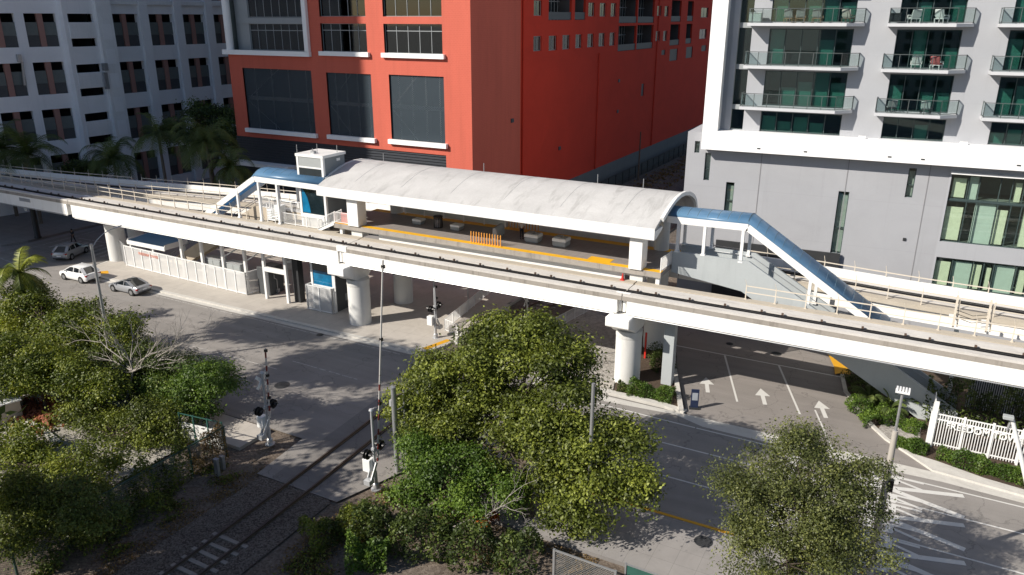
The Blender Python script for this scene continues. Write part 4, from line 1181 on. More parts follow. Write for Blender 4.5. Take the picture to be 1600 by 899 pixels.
# signal cantilever pipes
t = thing('signal_mast', 'pair of tall galvanised pipes with ladder rungs left of the large tree', 'signal mast', (-26.4,34.0,0))
b = MB(); b.tube([(0,0,0),(0,0,5.8)], .16, 14); b.lathe([(.19,5.8),(.19,5.9),(.001,5.98)], n=14); b.build('pipe', GALV, t, smooth=True)
b = MB(); b.tube([(.1,.9,0),(.1,.9,5.4)], .09, 12); b.build('pipe', GALV, t, smooth=True)
b = MB(); b.tube([(.5,2.0,0),(.5,2.0,5.7)], .09, 12); b.build('pipe', GALV, t, smooth=True)
b = MB(); b.tube([(.15,1.45,0),(.15,1.45,5.2)], .03, 6)
for k in range(15): b.bar((.12,.9,.5+k*.33),(.15,1.45,.5+k*.33),.03)
b.bar((0,0,5.2),(.5,2.0,5.2),.09); b.bar((0,0,4.2),(.1,.9,4.2),.07); b.build('ladder', GALV, t)
b = MB(); b.box(-.25,-.1,-.15,.15,4.6,5.0); b.box(.4,.9,1.7,2.2,3.6,4.3); b.build('junction_box', SILVERP, t)
# ramp with picket fence, low walls by the track
b = MB(); b.extrude([(-36.2,54.9,.12),(-34.3,54.9,.12),(-34.3,64.5,.5),(-36.5,64.5,.5)], (0,0,.06))
struct(b.build('ramp', PAVE))
picket('railing','white picket fence climbing along the ramp beside the track','railing',(-36.3,54.8),(-37.4,65.8),.12,1.15, z2=.5)
picket('railing','short white picket fence across the foot of the ramp','railing',(-36.3,54.8),(-34.6,54.25),.12,1.15)
picket('railing','white picket fence on the right side of the track under the elevated line','railing',(-27.6,60.0),(-26.4,68.0),.1,1.15)
b = MB(); b.box(-34.15,-33.75,52.9,62.5,-.1,.62)
tag(b.build('low_wall', KERB, None, bevel=.04), 'low pale concrete wall between ramp and railway track', 'wall')
t = thing('trash_can', 'white bracket bench end beside the low wall at the crossing', 'post', (-33.4,55.6,.05))
b = MB(); b.bar((0,0,0),(0,0,1.0),.1); b.bar((0,0,.75),(-.5,.8,.75),.09); b.bar((-.5,.8,0),(-.5,.8,.8),.09); b.build('frame', WHITE_METAL, t)
t['category'] = 'barrier'; t.name = 'barrier'; t['label'] = 'white tube barrier beside the low wall at the crossing'
b = MB(); b.tube([(0,0,0),(0,0,3.1)], .06, 8); o = b.build('steel_pole', GALV); o.location = (-37.6,61.0,.12); tag(o, 'slim grey pole standing on the shaded pavement behind the ramp fence', 'pole')
b = MB()
for (x, y) in ((-22.5,54.3),(-21.0,55.0),(-19.8,56.0)): b.bar((x,y,0),(x,y,1.0),.05)
b.bar((-22.5,54.3,1.0),(-21.0,55.0,1.0),.04); b.bar((-21.0,55.0,1.0),(-19.8,56.0,1.0),.04); b.bar((-22.5,54.3,.5),(-21.0,55.0,.5),.03)
tag(b.build('pipe_barrier', GALV), 'thin grey pipe barrier on the gravel left of the round pier', 'barrier')
b = MB(); b.box(-33.8,-21.2,72,72.3,-.1,1.3); tag(b.build('retaining_wall', PLINTH), 'low dark retaining wall in the shade behind the crossing', 'wall')
# relay box by the fence
for (x, y, h, lab) in ((-36.3,29.0,.9,'small grey relay post in the dirt beside the chain-link fence'),(-36.0,28.3,1.15,'taller grey relay post in the dirt left of the ballast')):
    b = MB(); b.box(-.14,.14,-.1,.1,0,h); b.box(-.17,.17,-.13,.13,h,h+.05); o = b.build('relay_post', GALV); o.location = (x,y,-.03); tag(o, lab, 'post', 'relay posts by the track')

# ------------------------------------------------------------------ street furniture
# A-board at the driveway corner
t = thing('sign_board', 'narrow dark blue standing sign at the driveway corner casting a long shadow', 'sign', (-12.25,51.1,0), R(20))
b = MB(); b.box(-.28,.28,-.05,.05,.12,1.55); b.build('board', plain('sign_navy', (.02,.03,.07), .4), t)
b = MB(); b.box(-.36,.36,-.2,.2,0,.12); b.build('base', CHAR, t)
b = MB(); b.box(-.2,.2,-.056,-.051,.7,1.3); b.build('face_stripe', plain('sign_pale', (.35,.38,.42), .4), t)
# camera pole on the near pavement
t = thing('lamp_pole', 'tall pale pole with thin upper mast and flat lamp head beside the right tree', 'lamp pole', (.66,37.0,.1))
b = MB(); b.tube([(0,0,0),(0,0,8.6)], .2, 16, .13); b.lathe([(.3,0),(.3,.3),(.2,.4)], n=16); b.build('pole', concrete('pole_concrete',(.42,.39,.35),(.2,.18,.16),.4), t, smooth=True)
b = MB(); b.tube([(0,0,8.6),(0,0,10.6)], .06, 8); b.build('upper_mast', GALV, t)
b = MB(); b.box(-.3,.3,-.18,.18,10.6,10.68)
for k in range(5): b.box(-.28+k*.125,-.2+k*.125,-.15,.15,10.68,10.82)
b.build('lamp_head', WHITE_METAL, t)
b = MB(); b.box(.1,.34,-.15,.1,5.4,6.0); b.build('signal_box', BLACK, t)
# left street lamp with curved arm
tp = PY(142, 381, 35.4)
t = thing('street_lamp', 'grey street lamp with curved arm reaching over the white SUV', 'street lamp', (tp[0],35.4,.1))
b = MB(); b.tube([(0,0,0),(0,0,tp[2]-.1)], .14, 14, .1); b.lathe([(.25,0),(.25,.4),(.14,.5)], n=14); b.build('pole', GALV, t, smooth=True)
b = MB(); zt = tp[2]-.5; b.tube([(0,0,zt),(0,.5,zt+.55),(0,1.1,zt+.9),(0,1.8,zt+1.1),(0,2.4,zt+1.15)], .032, 8); b.build('arm', GALV, t, smooth=True)
b = MB(); b.extrude([(-.1,2.2,zt+1.1),(.1,2.2,zt+1.1),(.08,2.8,zt+1.14),(-.08,2.8,zt+1.14)], (0,0,.09)); b.build('lamp_head', SILVERP, t, bevel=.03, fix=True)
# leaning lamp at the right edge
t = thing('street_lamp', 'pale lamp column with square head cut by the right picture edge near the hedge', 'street lamp', (8.6,48.6,.0))
tp2 = PY(1581, 652, 49.3)
v = Vector((tp2[0]-8.6, .7, tp2[2]))
b = MB(); b.tube([(0,0,0),tuple(v)], .16, 12, .11); b.build('pole', PIER, t, smooth=True)
b = MB(); b.box(v.x-.45,v.x+.1,.35,.75,v.z-.1,v.z+.12); b.build('lamp_head', GREYPANEL, t, bevel=.03)
b = MB(); b.bar((v.x,.7,v.z-.3),(v.x-.1,.6,v.z-.9),.1); b.bar((v.x+.3,.7,v.z-.5),(v.x,.7,v.z-.7),.09); b.build('bracket', GALV, t)
# pole behind the big tree, round lamp on the right tree side
p0 = G(918, 833, .1); p1 = PY(927, 602, p0[1])
b = MB(); b.tube([(0,0,0),(0,0,p1[2])], .14, 12, .09); o = b.build('steel_pole', GALV, None, smooth=True); o.location = p0
tag(o, 'straight grey steel pole rising through the right side of the large tree', 'pole')
p = PY(1307, 802, 36.3)
b = MB(); b.lathe([(.001,.18),(.12,.16),(.2,.08),(.2,.0),(.12,-.06),(.001,-.07)], n=18); o = b.build('camera_dome', WHITE, None, smooth=True); o.location = p
tag(o, 'small white camera dome showing through the right tree', 'camera')
b = MB(); b.tube([p, (.6,37.0,p[2]+.25)], .03, 6); tag(b.build('camera_bracket', GALV), 'thin bracket between white camera dome and pale pole', 'bracket')
p = G(60, 373.5)
t = thing('notice_post', 'thick black post with white notice on the shaded corner pavement', 'post', (p[0],p[1],.12))
b = MB(); b.lathe([(.42,0),(.42,.2),(.35,.3),(.33,5.5)], n=14); b.build('post', BLACK, t, smooth=True)
b = MB(); b.box(-.9,-.35,-.5,-.42,3.6,4.7); b.build('notice', WHITE, t)

# ------------------------------------------------------------------ FREEDOM TOWER fence at the right
FX0, FX1, FY = 3.05, 14.5, 53.25
t = thing('picket_fence', 'tall white picket fence with raised lettering FREEDOM TOWER above the hedge', 'fence', (FX0,FY,.1))
b = MB(); L = FX1-FX0; n = int(L/.155)
for i in range(1,n): b.bar((i*L/n,0,.1),(i*L/n,0,2.45),.05,.05)
b.build('pickets', WHITE_METAL, t)
b = MB(); b.bar((0,0,.28),(L,0,.28),.06,.08); b.bar((0,0,2.05),(L,0,2.05),.06,.08); b.bar((0,0,2.42),(L,0,2.42),.07,.07); b.build('rail', WHITE_METAL, t)
pb = None
for i in range(8):
    if pb is None:
        k = MB(); k.box(-.07,.07,-.07,.07,0,2.55); pb = k.build('post', WHITE_METAL, t); o = pb
    else: o = pb.copy(); COL.objects.link(o); o.parent = t
    o.location = (.1+i*1.62,0,0)
b = MB(); b.box(-.12,.12,-.12,.12,0,3.25); b.box(-.24,-.125,-.1,.1,0,2.5); b.build('gate_post', WHITE, t)
b = MB()
for i in range(1,20): b.bar((0,.14+i*.16,.1),(0,.14+i*.16,2.4),.045,.045)
b.bar((0,.125,2.44),(0,3.4,2.44),.06); b.bar((0,.125,.3),(0,3.4,.3),.06); b.build('side_return', WHITE_METAL, t)
text_mesh('FREEDOM TOWER', .60, .04, WHITE, 'lettering', t, (3.05,-.08,1.58), (R(90),0,0), .94)
# entrance cage behind that fence
t = thing('entrance_cage', 'dark barred enclosure with pale grey beams under the track behind the lettered fence', 'enclosure', (5.2,60.2,.1))
b = MB(); b.add([(0,0,.2),(14,0,.2),(14,0,3.9),(0,0,3.9)], [(0,1,2,3)]); b.build('bars', BARS, t)
b = MB(); b.box(-1.4,14,-.3,.1,3.9,4.6); b.box(-1.4,-1.1,-.3,4,3.9,4.6); b.build('beam', STAIRWALL, t)
for x in (-1.2,4.0,9.0):
    b = MB(); b.box(x-.14,x+.14,-.3,-.02,0,3.9); b.build('post', WHITE_METAL, t)
b = MB(); b.box(0,14,.3,.4,0,3.8); b.build('backing', CHAR, t)

# ------------------------------------------------------------------ fences and yard at the lower left
mesh_fence('chain_fence','chain-link fence overgrown with vines between vacant yard and railway track',[(-37.45,14.0),(-37.4,30.3)],-.05,2.1,2.9,CHAIN,plain('fence_post_green',(.05,.09,.07),.5),.07,bottom=False)
g0 = G(286,690); g1 = G(352,706)
t = thing('panel_fence', 'white panel fence with dark green posts at the yard corner by the crossing', 'fence', (g0[0],g0[1],0))
dv = Vector((g1[0]-g0[0],g1[1]-g0[1],0))
b = MB()
for i in range(3):
    a = dv*(i/3+.02); c = dv*((i+1)/3-.02); b.bar(a+Vector((0,0,.85)), c+Vector((0,0,.85)), .04, 1.35)
b.build('panel', WHITE, t)
for i in range(4):
    a = dv*(i/3); b = MB(); b.bar(a, a+Vector((0,0,2.2)), .09); b.build('post', TARP, t)
b = MB(); b.bar(Vector((0,0,2.15)), dv+Vector((0,0,2.15)), .05); b.build('rail', TARP, t)
g0 = G(866,860,1.7); g1 = G(962,894,1.7)
mesh_fence('chain_fence','short chain-link fence with pale posts at the bottom under the large tree',[(g0[0],g0[1]),(g1[0],g1[1])],.1,1.65,2.3,CHAIN,GALV,.08,bottom=False)
g0 = G(978,882,1.8); g1 = G(1024,902,1.8)
mesh_fence('screen_fence','green screened fence panel with pale frame at the bottom picture edge',[(g0[0],g0[1]),(g1[0]+3,g1[1]+.1)],.1,1.75,2.2,TARP,GALV,.06)
# site container, lean-to, planks and rubble
c0 = G(18,668)
t = thing('site_container', 'pale beige site container with ribbed white roof at the left picture edge', 'container', (c0[0]-2.2,c0[1]+.7,0), R(-20))
b = MB(); b.box(-2.2,1.6,-1.0,1.0,.1,1.5); b.build('body', plain('container_beige', (.50,.44,.36), .6), t, bevel=.03)
b = MB(); b.box(-2.3,1.7,-1.1,1.1,1.501,1.58)
for k in range(14): b.box(-2.25+k*.28,-2.13+k*.28,-1.08,1.08,1.58,1.62)
b.build('roof', WHITE, t)
c0 = G(34,640)
t = thing('lean_to', 'grey green sheet metal lean-to with thin posts behind the beige container', 'shed', (c0[0]-.9,c0[1]+.5,0), R(-18))
b = MB(); b.extrude([(-1.8,-.9,1.45),(1.5,-.9,1.45),(1.5,1.0,1.85),(-1.8,1.0,1.85)], (0,0,.06))
for k in range(11): b.bar((-1.7+k*.31,-.9,1.53),(-1.7+k*.31,1.0,1.93),.06,.04)
b.build('roof', plain('sheet_metal_green', (.26,.33,.32), .45, metal=.2), t, fix=True)
b = MB(); b.box(-1.7,1.4,.8,.86,0,1.75); b.box(-1.7,-.8,-.8,-.75,.2,1.4); b.build('wall', plain('shed_wall', (.22,.20,.16), .8), t)
for x in (-1.6,-.3,.7,1.4):
    b = MB(); b.bar((x,-.8,0),(x,-.8,1.45),.06); b.build('post', GALV, t)
rb = random.Random(3)
b = MB(); c0 = G(70,645)
for i in range(260):
    x = c0[0]+rb.gauss(0,1.5); y = c0[1]+rb.gauss(0,1.0); s = rb.uniform(.08,.3)
    b.M = Matrix.Translation((x,y,rb.uniform(0,.25))) @ Euler((rb.random()*3,rb.random()*3,rb.random()*3)).to_matrix().to_4x4()
    b.box(-s,s,-s*.6,s*.6,-s*.3,s*.3)
tag(b.build('rubble', TERRA), 'heap of rust red tile rubble beside the beige container', 'rubble', kind='stuff')
for i, (u0,v0,u1,v1,lab) in enumerate(((24,652,62,668,'long pale plank lying on the ground beside the beige container'),(56,664,90,692,'broad white plank slanting down the yard below the rubble'),(64,626,73,634,'short white plank leaning at the top of the rubble heap'))):
    a = G(u0,v0,.15); c = G(u1,v1,.15); b = MB(); b.bar(a, c, .5, .08); tag(b.build('plank', plain('plank_pale_%d' % i, (.55,.53,.48), .7, var=.2)), lab, 'plank')
# ------------------------------------------------------------------ vehicles
def loft(b, secs):
    """secs: list of rings (same count) of 3D points"""
    k = len(secs[0]); vs = [p for s in secs for p in s]; fs = []
    for i in range(len(secs)-1):
        for j in range(k): fs.append((i*k+j, i*k+(j+1)%k, (i+1)*k+(j+1)%k, (i+1)*k+j))
    fs.append(tuple(range(k-1,-1,-1))); fs.append(tuple((len(secs)-1)*k+j for j in range(k)))
    b.add(vs, fs)
TYRE = plain('tyre_rubber', (.02,.02,.02), .8, var=.2); RIM = plain('alloy_rim', (.45,.46,.47), .3, metal=.8, var=.05)
CARGLASS = plain('car_glass', (.012,.015,.018), .05, var=.2, spec=.8)
TAIL = plain('tail_lamp', (.30,.02,.02), .2, var=.1); HEADL = plain('head_lamp', (.6,.62,.64), .1, var=.05)
def car(lab, paint, x, y, rz, suv=True, roofm=None):
    t = thing('parked_car' if not suv else 'suv', lab, 'car', (x,y,0), rz)
    L = 4.75; hw = .95; bl = 1.10 if suv else .94; rf = 1.68 if suv else 1.42
    def ring(xx, zb, zt, w):
        return [(xx,-w*.92,zb),(xx,-w,zb+.14),(xx,-w*1.0,(zb+zt)/2),(xx,-w*.97,zt-.1),(xx,-w*.88,zt),(xx,w*.88,zt),(xx,w*.97,zt-.1),(xx,w*1.0,(zb+zt)/2),(xx,w,zb+.14),(xx,w*.92,zb)]
    hd = bl-.12
    S = [ring(2.38,.42,hd-.28,.72),ring(2.28,.3,hd-.16,.84),ring(1.95,.24,hd-.06,.93),ring(1.2,.24,hd,hw),ring(.95,.24,bl,hw),ring(0,.24,bl+.02,hw),ring(-1.4,.24,bl+.03,hw),ring(-2.05,.26,bl+(.03 if suv else 0),.93),ring(-2.3,.34,bl-.06,.87),ring(-2.38,.45,bl-.22,.78)]
    b = MB(); loft(b, S); b.build('body', paint, t, smooth=True, fix=True)
    def cr(xx, z, w): return [(xx,-w,z),(xx,w,z)]
    xr0, xr1 = (.3,-1.45) if suv else (.1,-.8); xb0, xb1 = 1.35, (-2.15 if suv else -1.85)
    b = MB()
    lo = [(xb0,bl-.04,.80),(.6,bl,.86),(-.6,bl+.01,.86),(xb1,bl,.80)]
    hi = [(xr0,rf-.05,.62),(.1 if suv else -.05,rf-.01,.68),(-.7 if suv else -.45,rf-.01,.68),(xr1,rf-.06,.62)]
    vs = []; fs = []
    for (p, q) in zip(lo, hi):
        vs += [(p[0],-p[2],p[1]),(q[0],-q[2],q[1]),(q[0],q[2],q[1]),(p[0],p[2],p[1])]
    for i in range(3):
        for j in range(3): fs.append((i*4+j,i*4+j+1,i*4+4+j+1,i*4+4+j))
    fs += [(0,3,2,1),(12,13,14,15)]
    b.add(vs, fs); b.build('windows', CARGLASS, t, fix=True)
    b = MB(); rr = []
    for (xx, z, w_) in ((xr0+.06,rf-.05,.60),(xr0-.12,rf-.005,.65),(.0 if suv else -.1,rf+.025,.69),(-.8 if suv else -.5,rf+.02,.69),(xr1+.1,rf-.03,.65),(xr1-.02,rf-.07,.6)):
        rr.append([(xx,-w_-.02,z-.05),(xx,-w_*.9,z),(xx,w_*.9,z),(xx,w_+.02,z-.05)])
    loft(b, rr); b.build('roof', roofm or paint, t, smooth=True, fix=True)
    b = MB()
    for s in (-1,1):
        b.bar((xb0-.03,s*.815,bl-.02),(xr0+.02,s*.645,rf-.06),.11,.08); b.bar((xr0,s*.655,rf-.07),(xr1,s*.66,rf-.08),.10,.12)
        b.bar((-.3,s*.875,bl),(-.32,s*.70,rf-.05),.09,.04); b.bar((xb1+.03,s*.82,bl),(xr1,s*.645,rf-.07),.34 if suv else .26,.06)
        if suv: b.bar((-1.25,s*.86,bl),(-1.2,s*.69,rf-.05),.07,.04)
    b.build('pillars', paint, t)
    wm = None
    for xx in (1.42,-1.42):
        for s in (-1,1):
            if wm is None:
                q = MB(Matrix.Rotation(R(90),4,'X')); q.lathe([(.2,-.11),(.33,-.11),(.355,-.06),(.355,.06),(.33,.11),(.2,.11)], n=22); wm = q.build('wheel', TYRE, t, smooth=True)
                q = MB(Matrix.Rotation(R(90),4,'X')); q.lathe([(.22,-.115),(.22,-.09),(.07,-.07),(.05,-.1),(.001,-.1)], n=18); q.lathe([(.22,.115),(.22,.09),(.07,.07),(.05,.1),(.001,.1)], n=18); q.build('rim', RIM, wm)
                o = wm
            else: o = copy_tree(wm, t)
            o.location = (xx, s*.86, .355)
    b = MB()
    for xx in (1.42,-1.42):
        for s in (-1,1):
            q = MB(Matrix.Translation((xx, s*.92, .37)) @ Matrix.Rotation(R(90),4,'X')); q.lathe([(.36,-.034),(.42,-.036),(.42,.036),(.36,.034)], n=22); o_ = len(b.v); b.v += q.v; b.f += [tuple(i+o_ for i in f_) for f_ in q.f]
    b.build('wheel_arch', BLACK, t)
    for s in (-1,1):
        b = MB(); b.extrude([(2.2,s*.55,hd-.22),(2.32,s*.55,hd-.32),(2.1,s*.88,hd-.32),(2.0,s*.88,hd-.2)], (0,0,.09)); b.build('headlight', HEADL, t, fix=True)
        b = MB(); b.box(-2.36,-2.12,s*.55,s*.9,bl-.3,bl-.12); b.build('tail_light', TAIL, t, bevel=.02)
        b = MB(); b.box(.85,1.02,s*.93,s*1.12,bl-.02,bl+.13); b.build('mirror', paint, t, bevel=.03)
    b = MB(); b.box(-2.42,-2.3,-.75,.75,.32,.48); b.box(2.3,2.42,-.7,.7,.3,.45); b.build('bumper', CHAR, t, bevel=.03)
    b = MB(); b.box(-2.41,-2.385,-.26,.26,.6,.72); b.build('number_plate', WHITE, t)
    return t
car('white SUV driving on the street beside the shaded corner crosswalk', plain('car_white', (.80,.80,.79), .2, var=.02, spec=.6), -79.5, 48.55, R(181))
car('silver grey SUV turning into the shaded side street at the crosswalk', plain('car_grey', (.36,.37,.39), .25, metal=.3, var=.03, spec=.6), -88.6, 53.6, R(114))
car('silver sedan with black roof on the street by the kerb behind the leafy tree', plain('car_silver', (.36,.37,.39), .22, metal=.35, var=.03, spec=.6), -71.3, 48.55, R(180), False, CARGLASS)

# ------------------------------------------------------------------ people
SKIN = plain('skin', (.30,.17,.11), .6, var=.05)
def skinned(name, pts, edges, rad, mt, parent, root=0):
    me = bpy.data.meshes.new(name); me.from_pydata(pts, edges, []); me.update()
    o = bpy.data.objects.new(name, me); COL.objects.link(o); o.parent = parent
    md = o.modifiers.new('skin','SKIN')
    for i, r_ in enumerate(rad):
        me.skin_vertices[0].data[i].radius = (r_,r_); me.skin_vertices[0].data[i].use_root = (i == root)
    ss = o.modifiers.new('smooth','SUBSURF'); ss.levels = 1; ss.render_levels = 2
    me.materials.append(mt); md.use_smooth_shade = True
    return o
def person(lab, x, y, z, rz, shirt, pants, hair, stride=.3):
    t = thing('person', lab, 'person', (x,y,z), rz)      # faces local +y
    s = stride
    J = {'pel':(0,0,.93,.115),'sp':(0,0,1.12,.115),'ch':(0,.01,1.30,.125),'nk':(0,.0,1.46,.055),'hd0':(0,.02,1.56,.085),'hd1':(0,.03,1.68,.075)}
    for sd_, k in (('l',-1),('r',1)):
        f = k*s
        J['hp'+sd_] = (k*.09,0,.88,.085); J['kn'+sd_] = (k*.10,f*.45+.05,.48,.058); J['an'+sd_] = (k*.10,f*.75-.03,.09,.04); J['to'+sd_] = (k*.11,f*.75+.15,.035,.035)
        J['sh'+sd_] = (k*.19,0,1.40,.06); J['el'+sd_] = (k*.24,-f*.35-.03,1.13,.042); J['wr'+sd_] = (k*.23,-f*.5+.1,.90,.03); J['pa'+sd_] = (k*.225,-f*.5+.14,.82,.028)
    names = list(J); idx = {n:i for i,n in enumerate(names)}
    E_ = [('pel','sp'),('sp','ch'),('ch','nk'),('nk','hd0'),('hd0','hd1')]
    for q in 'lr': E_ += [('pel','hp'+q),('hp'+q,'kn'+q),('kn'+q,'an'+q),('an'+q,'to'+q),('ch','sh'+q),('sh'+q,'el'+q),('el'+q,'wr'+q),('wr'+q,'pa'+q)]
    P = [J[n][:3] for n in names]; Rr = [J[n][3] for n in names]; ed = [(idx[a],idx[c]) for a,c in E_]
    for q, k in (('l',-1),('r',1)):
        bx, by, bz = J['pa'+q][:3]
        base = idx['pa'+q]
        for j in range(4):
            L_ = (.075,.085,.08,.065)[j]; oy = -.03+.02*j
            P += [(bx,by+oy+.01,bz-.03),(bx-k*.012,by+oy+.02,bz-.03-L_*.5),(bx-k*.03,by+oy+.015,bz-.03-L_)]; Rr += [.009,.0085,.007]
            n = len(P); ed += [(base,n-3),(n-3,n-2),(n-2,n-1)]
        P += [(bx-k*.02,by+.045,bz+.01),(bx-k*.035,by+.06,bz-.035)]; Rr += [.01,.008]; n = len(P); ed += [(base,n-2),(n-2,n-1)]
    skinned('body', P, ed, Rr, SKIN, t)
    def sub(nm, ns, es, grow, mt, alt=None):
        ii = {n:i for i,n in enumerate(ns)}
        skinned(nm, [J[n][:3] for n in ns], [(ii[a],ii[c]) for a,c in es], [J[n][3]+grow for n in ns], mt, t)
    sub('shirt', ['pel','sp','ch','shl','shr','ell','elr'], [('pel','sp'),('sp','ch'),('ch','shl'),('ch','shr'),('shl','ell'),('shr','elr')], .016, shirt)
    sub('trousers', ['pel','hpl','hpr','knl','knr','anl','anr'], [('pel','hpl'),('pel','hpr'),('hpl','knl'),('hpr','knr'),('knl','anl'),('knr','anr')], .018, pants)
    for k in 'lr':
        a = J['an'+k]; b = MB(); b.extrude([(a[0]-.05,a[1]-.08,0),(a[0]+.05,a[1]-.08,0),(a[0]+.05,a[1]+.2,0),(a[0]-.05,a[1]+.2,0)], (0,0,.09)); b.build('shoe', BLACK, t, bevel=.03, seg=2, fix=True)
    b = MB(); b.lathe([(.001,.12),(.06,.11),(.1,.06),(.108,0),(.1,-.05),(.09,-.06)], (0,-.005,1.67), 16); b.build('hair', hair, t, smooth=True)
    b = MB(); b.box(-.045,-.02,.105,.112,1.63,1.645); b.box(.02,.045,.105,.112,1.63,1.645); b.build('eye', BLACK, t)
    b = MB(); b.extrude([(-.015,.1,1.585),(.015,.1,1.585),(0,.135,1.59)], (0,0,.045)); b.build('nose', SKIN, t, fix=True)
    return t
HAIRD = plain('hair_dark', (.02,.015,.012), .6)
person('person in dark clothing walking over the shaded crosswalk behind the grey SUV', -94.0, 57.4, .01, R(200), plain('cloth_black', (.018,.018,.02), .8), plain('cloth_charcoal', (.022,.022,.026), .8), HAIRD, .34)
person('person in pale shirt and dark trousers standing on the platform beside the slatted seat', -30.3, 58.3, PZ, R(-150), plain('cloth_pale', (.52,.46,.44), .8), plain('cloth_navy', (.02,.022,.03), .8), HAIRD, .08)

# ------------------------------------------------------------------ grey apartment tower at the right
PG = (-18.2,70.0); AG = R(3)
gb = thing('apartment_tower', 'grey apartment tower with white frame, green glass and rows of balconies', 'building', (PG[0],PG[1],0), AG)
def GL(u, v, d=1.2): return PL(u, v, PG, AG, d)
WY = 1.2
sl_ = GL(1072,250)[0]; ztop = GL(1078,206)[1]
W = []   # podium openings
def rect(u0,v0,u1,v1): # top-left, bottom-right of an upright opening
    a = GL(u0,v0); c = GL(u1,v1); return (a[0],c[0],c[1],a[1])
slits = []
for (ut,vt,ub,vb,wpx) in ((1140,285,1138,334,13),(1318,299.5,1306,396,17),(1107,239,1103,282,9),(1426,263,1420,309,12),(1091,209,1088.5,239,8)):
    a = GL(ut,vt); c = GL(ub,vb); wd = abs(GL(ut+wpx/2,vt)[0]-GL(ut-wpx/2,vt)[0])
    m_ = (a[0]+c[0])/2; slits.append((m_-wd/2,m_+wd/2,c[1],a[1]))
slits.append((slits[0][0],slits[0][1],3.2,6.6))
wu = (GL(1488,271)[0], 58.0, GL(1468,377)[1], GL(1488.5,271)[1]); wl = (GL(1462,401)[0], 58.0, GL(1453.5,447)[1], GL(1462,401)[1])
zb0, zb1 = 15.89, 17.57
b = MB(); b.wall(sl_, 60, -.1, 16.4, slits+[wu,wl], WY, .35)
b.add([(sl_,WY,-.1),(sl_,WY,ztop),(sl_,30,ztop),(sl_,30,-.1)], [(0,1,2,3)])
b.add([(sl_,WY,16.4),(1.0,WY,16.4),(1.0,WY,ztop),(sl_,WY,ztop)], [(0,1,2,3)])
b.add([(sl_,WY,ztop),(1.0,WY,ztop),(1.0,30,ztop),(sl_,30,ztop)], [(0,1,2,3)])
b.build('podium_wall', STUCCO_POD, gb)
# light field round the big windows
b = MB(); xw = wu[0]
b.wall(GL(1447,470)[0], 60, 3.0, 15.88, [(xw-.001,58,wl[2],wl[3]),(xw-.001,58,wu[2],wu[3])], WY-.05, .05)
b.build('pale_bay', STUCCO_UP, gb)
b = MB(); b.box(xw-.1,60,WY-.5,WY-.05,wu[3]+.02,wu[3]+.16); b.build('ledge', BANDWHITE, gb)
# white frame
b = MB(); b.box(0,1.32,0,WY+.3,zb0,62); b.box(1.32,60,0,WY+.3,zb0,zb1); b.build('white_frame', BANDWHITE, gb)
b = MB()
for (u,v) in ((1185.5,232.5),(1258.5,237.5),(1390,245.5),(1442,249.5),(1592,259)):
    s_, z_ = GL(u,v,0); b.box(s_-.14,s_+.14,-.02,.0,z_-.05,z_+.06)
b.build('spout', CHAR, gb)
b = MB()
for (u,v) in ((1346,216),(1505,225)):
    s_, z_ = GL(u,v,.6); b.box(s_-.25,s_+.3,.4,.8,zb1,zb1+.22)
b.build('roof_outlet', WHITE, gb)
b = MB()
for (u, v) in ((1413,374),(1176,352)):
    s_, z_ = GL(u, v, 1.2); b.box(s_-.12,s_+.12,WY-.08,WY,z_-.12,z_+.12)
b.build('wall_fitting', CHAR, gb)
b = MB()
for s_ in (5.2, 12.4, 18.6): b.box(s_-.035,s_+.035,WY-.02,WY+.0,-.1,15.85)
b.build('expansion_joint', plain('joint_filler', (.22,.22,.23), .8), gb)
# upper wall with doors
FZ = [GL(1240,v,-.4)[1] for v in (36,104,169.5)]
FZ = [FZ[1]+3.43, FZ[1], FZ[1]-3.43]; FZ = [FZ[0]+3.43]+FZ+[FZ[2]-3.43]
sA0, sA1 = GL(1201,64)[0], GL(1332,65)[0]; sB0, sB1 = GL(1399,67)[0], GL(1501,67)[0]; sC0 = GL(1573,75)[0]; sC1 = sC0+sB1-sB0
st0, st1 = GL(1150,100)[0], GL(1170,100)[0]
DH = 2.95
holes = []
cols = [(sA0,sA1,5),(sB0,sB1,4),(sC0,sC1,4)]
for fz in FZ:
    for (a,c,_) in cols:
        holes.append((a,c,max(fz+.02,zb1+.05),fz+DH))
holes.append((st0,st1,zb1+.1,40))
b = MB(); b.wall(1.2, 60, zb0+.2, 62, holes, WY, .3); b.build('upper_wall', STUCCO_UP, gb)
b = MB(); b.box(st0-.5,st0-.002,WY-.25,WY+.0,zb1,62); b.build('window_pier', STUCCO_POD, gb)
b = MB()
for k in range(5):
    z_ = FZ[4]+3.43*k+3.0; b.box(st0+.0,st1,WY+.05,WY+.28,z_,z_+.42)
b.build('strip_spandrel', FRAMEGREY, gb)
b = MB(); b.box(st0,st1,WY+.16,WY+.18,zb1+.1,40); b.build('strip_window', GREENGLASS, gb)
b = MB(); b.room(st0,st1+1.5,WY+.3,WY+4,zb1,40); b.build('room', ROOMDARK, gb)
rb = random.Random(11)
GFR = plain('green_frame', (.05,.075,.075), .4, var=.1)
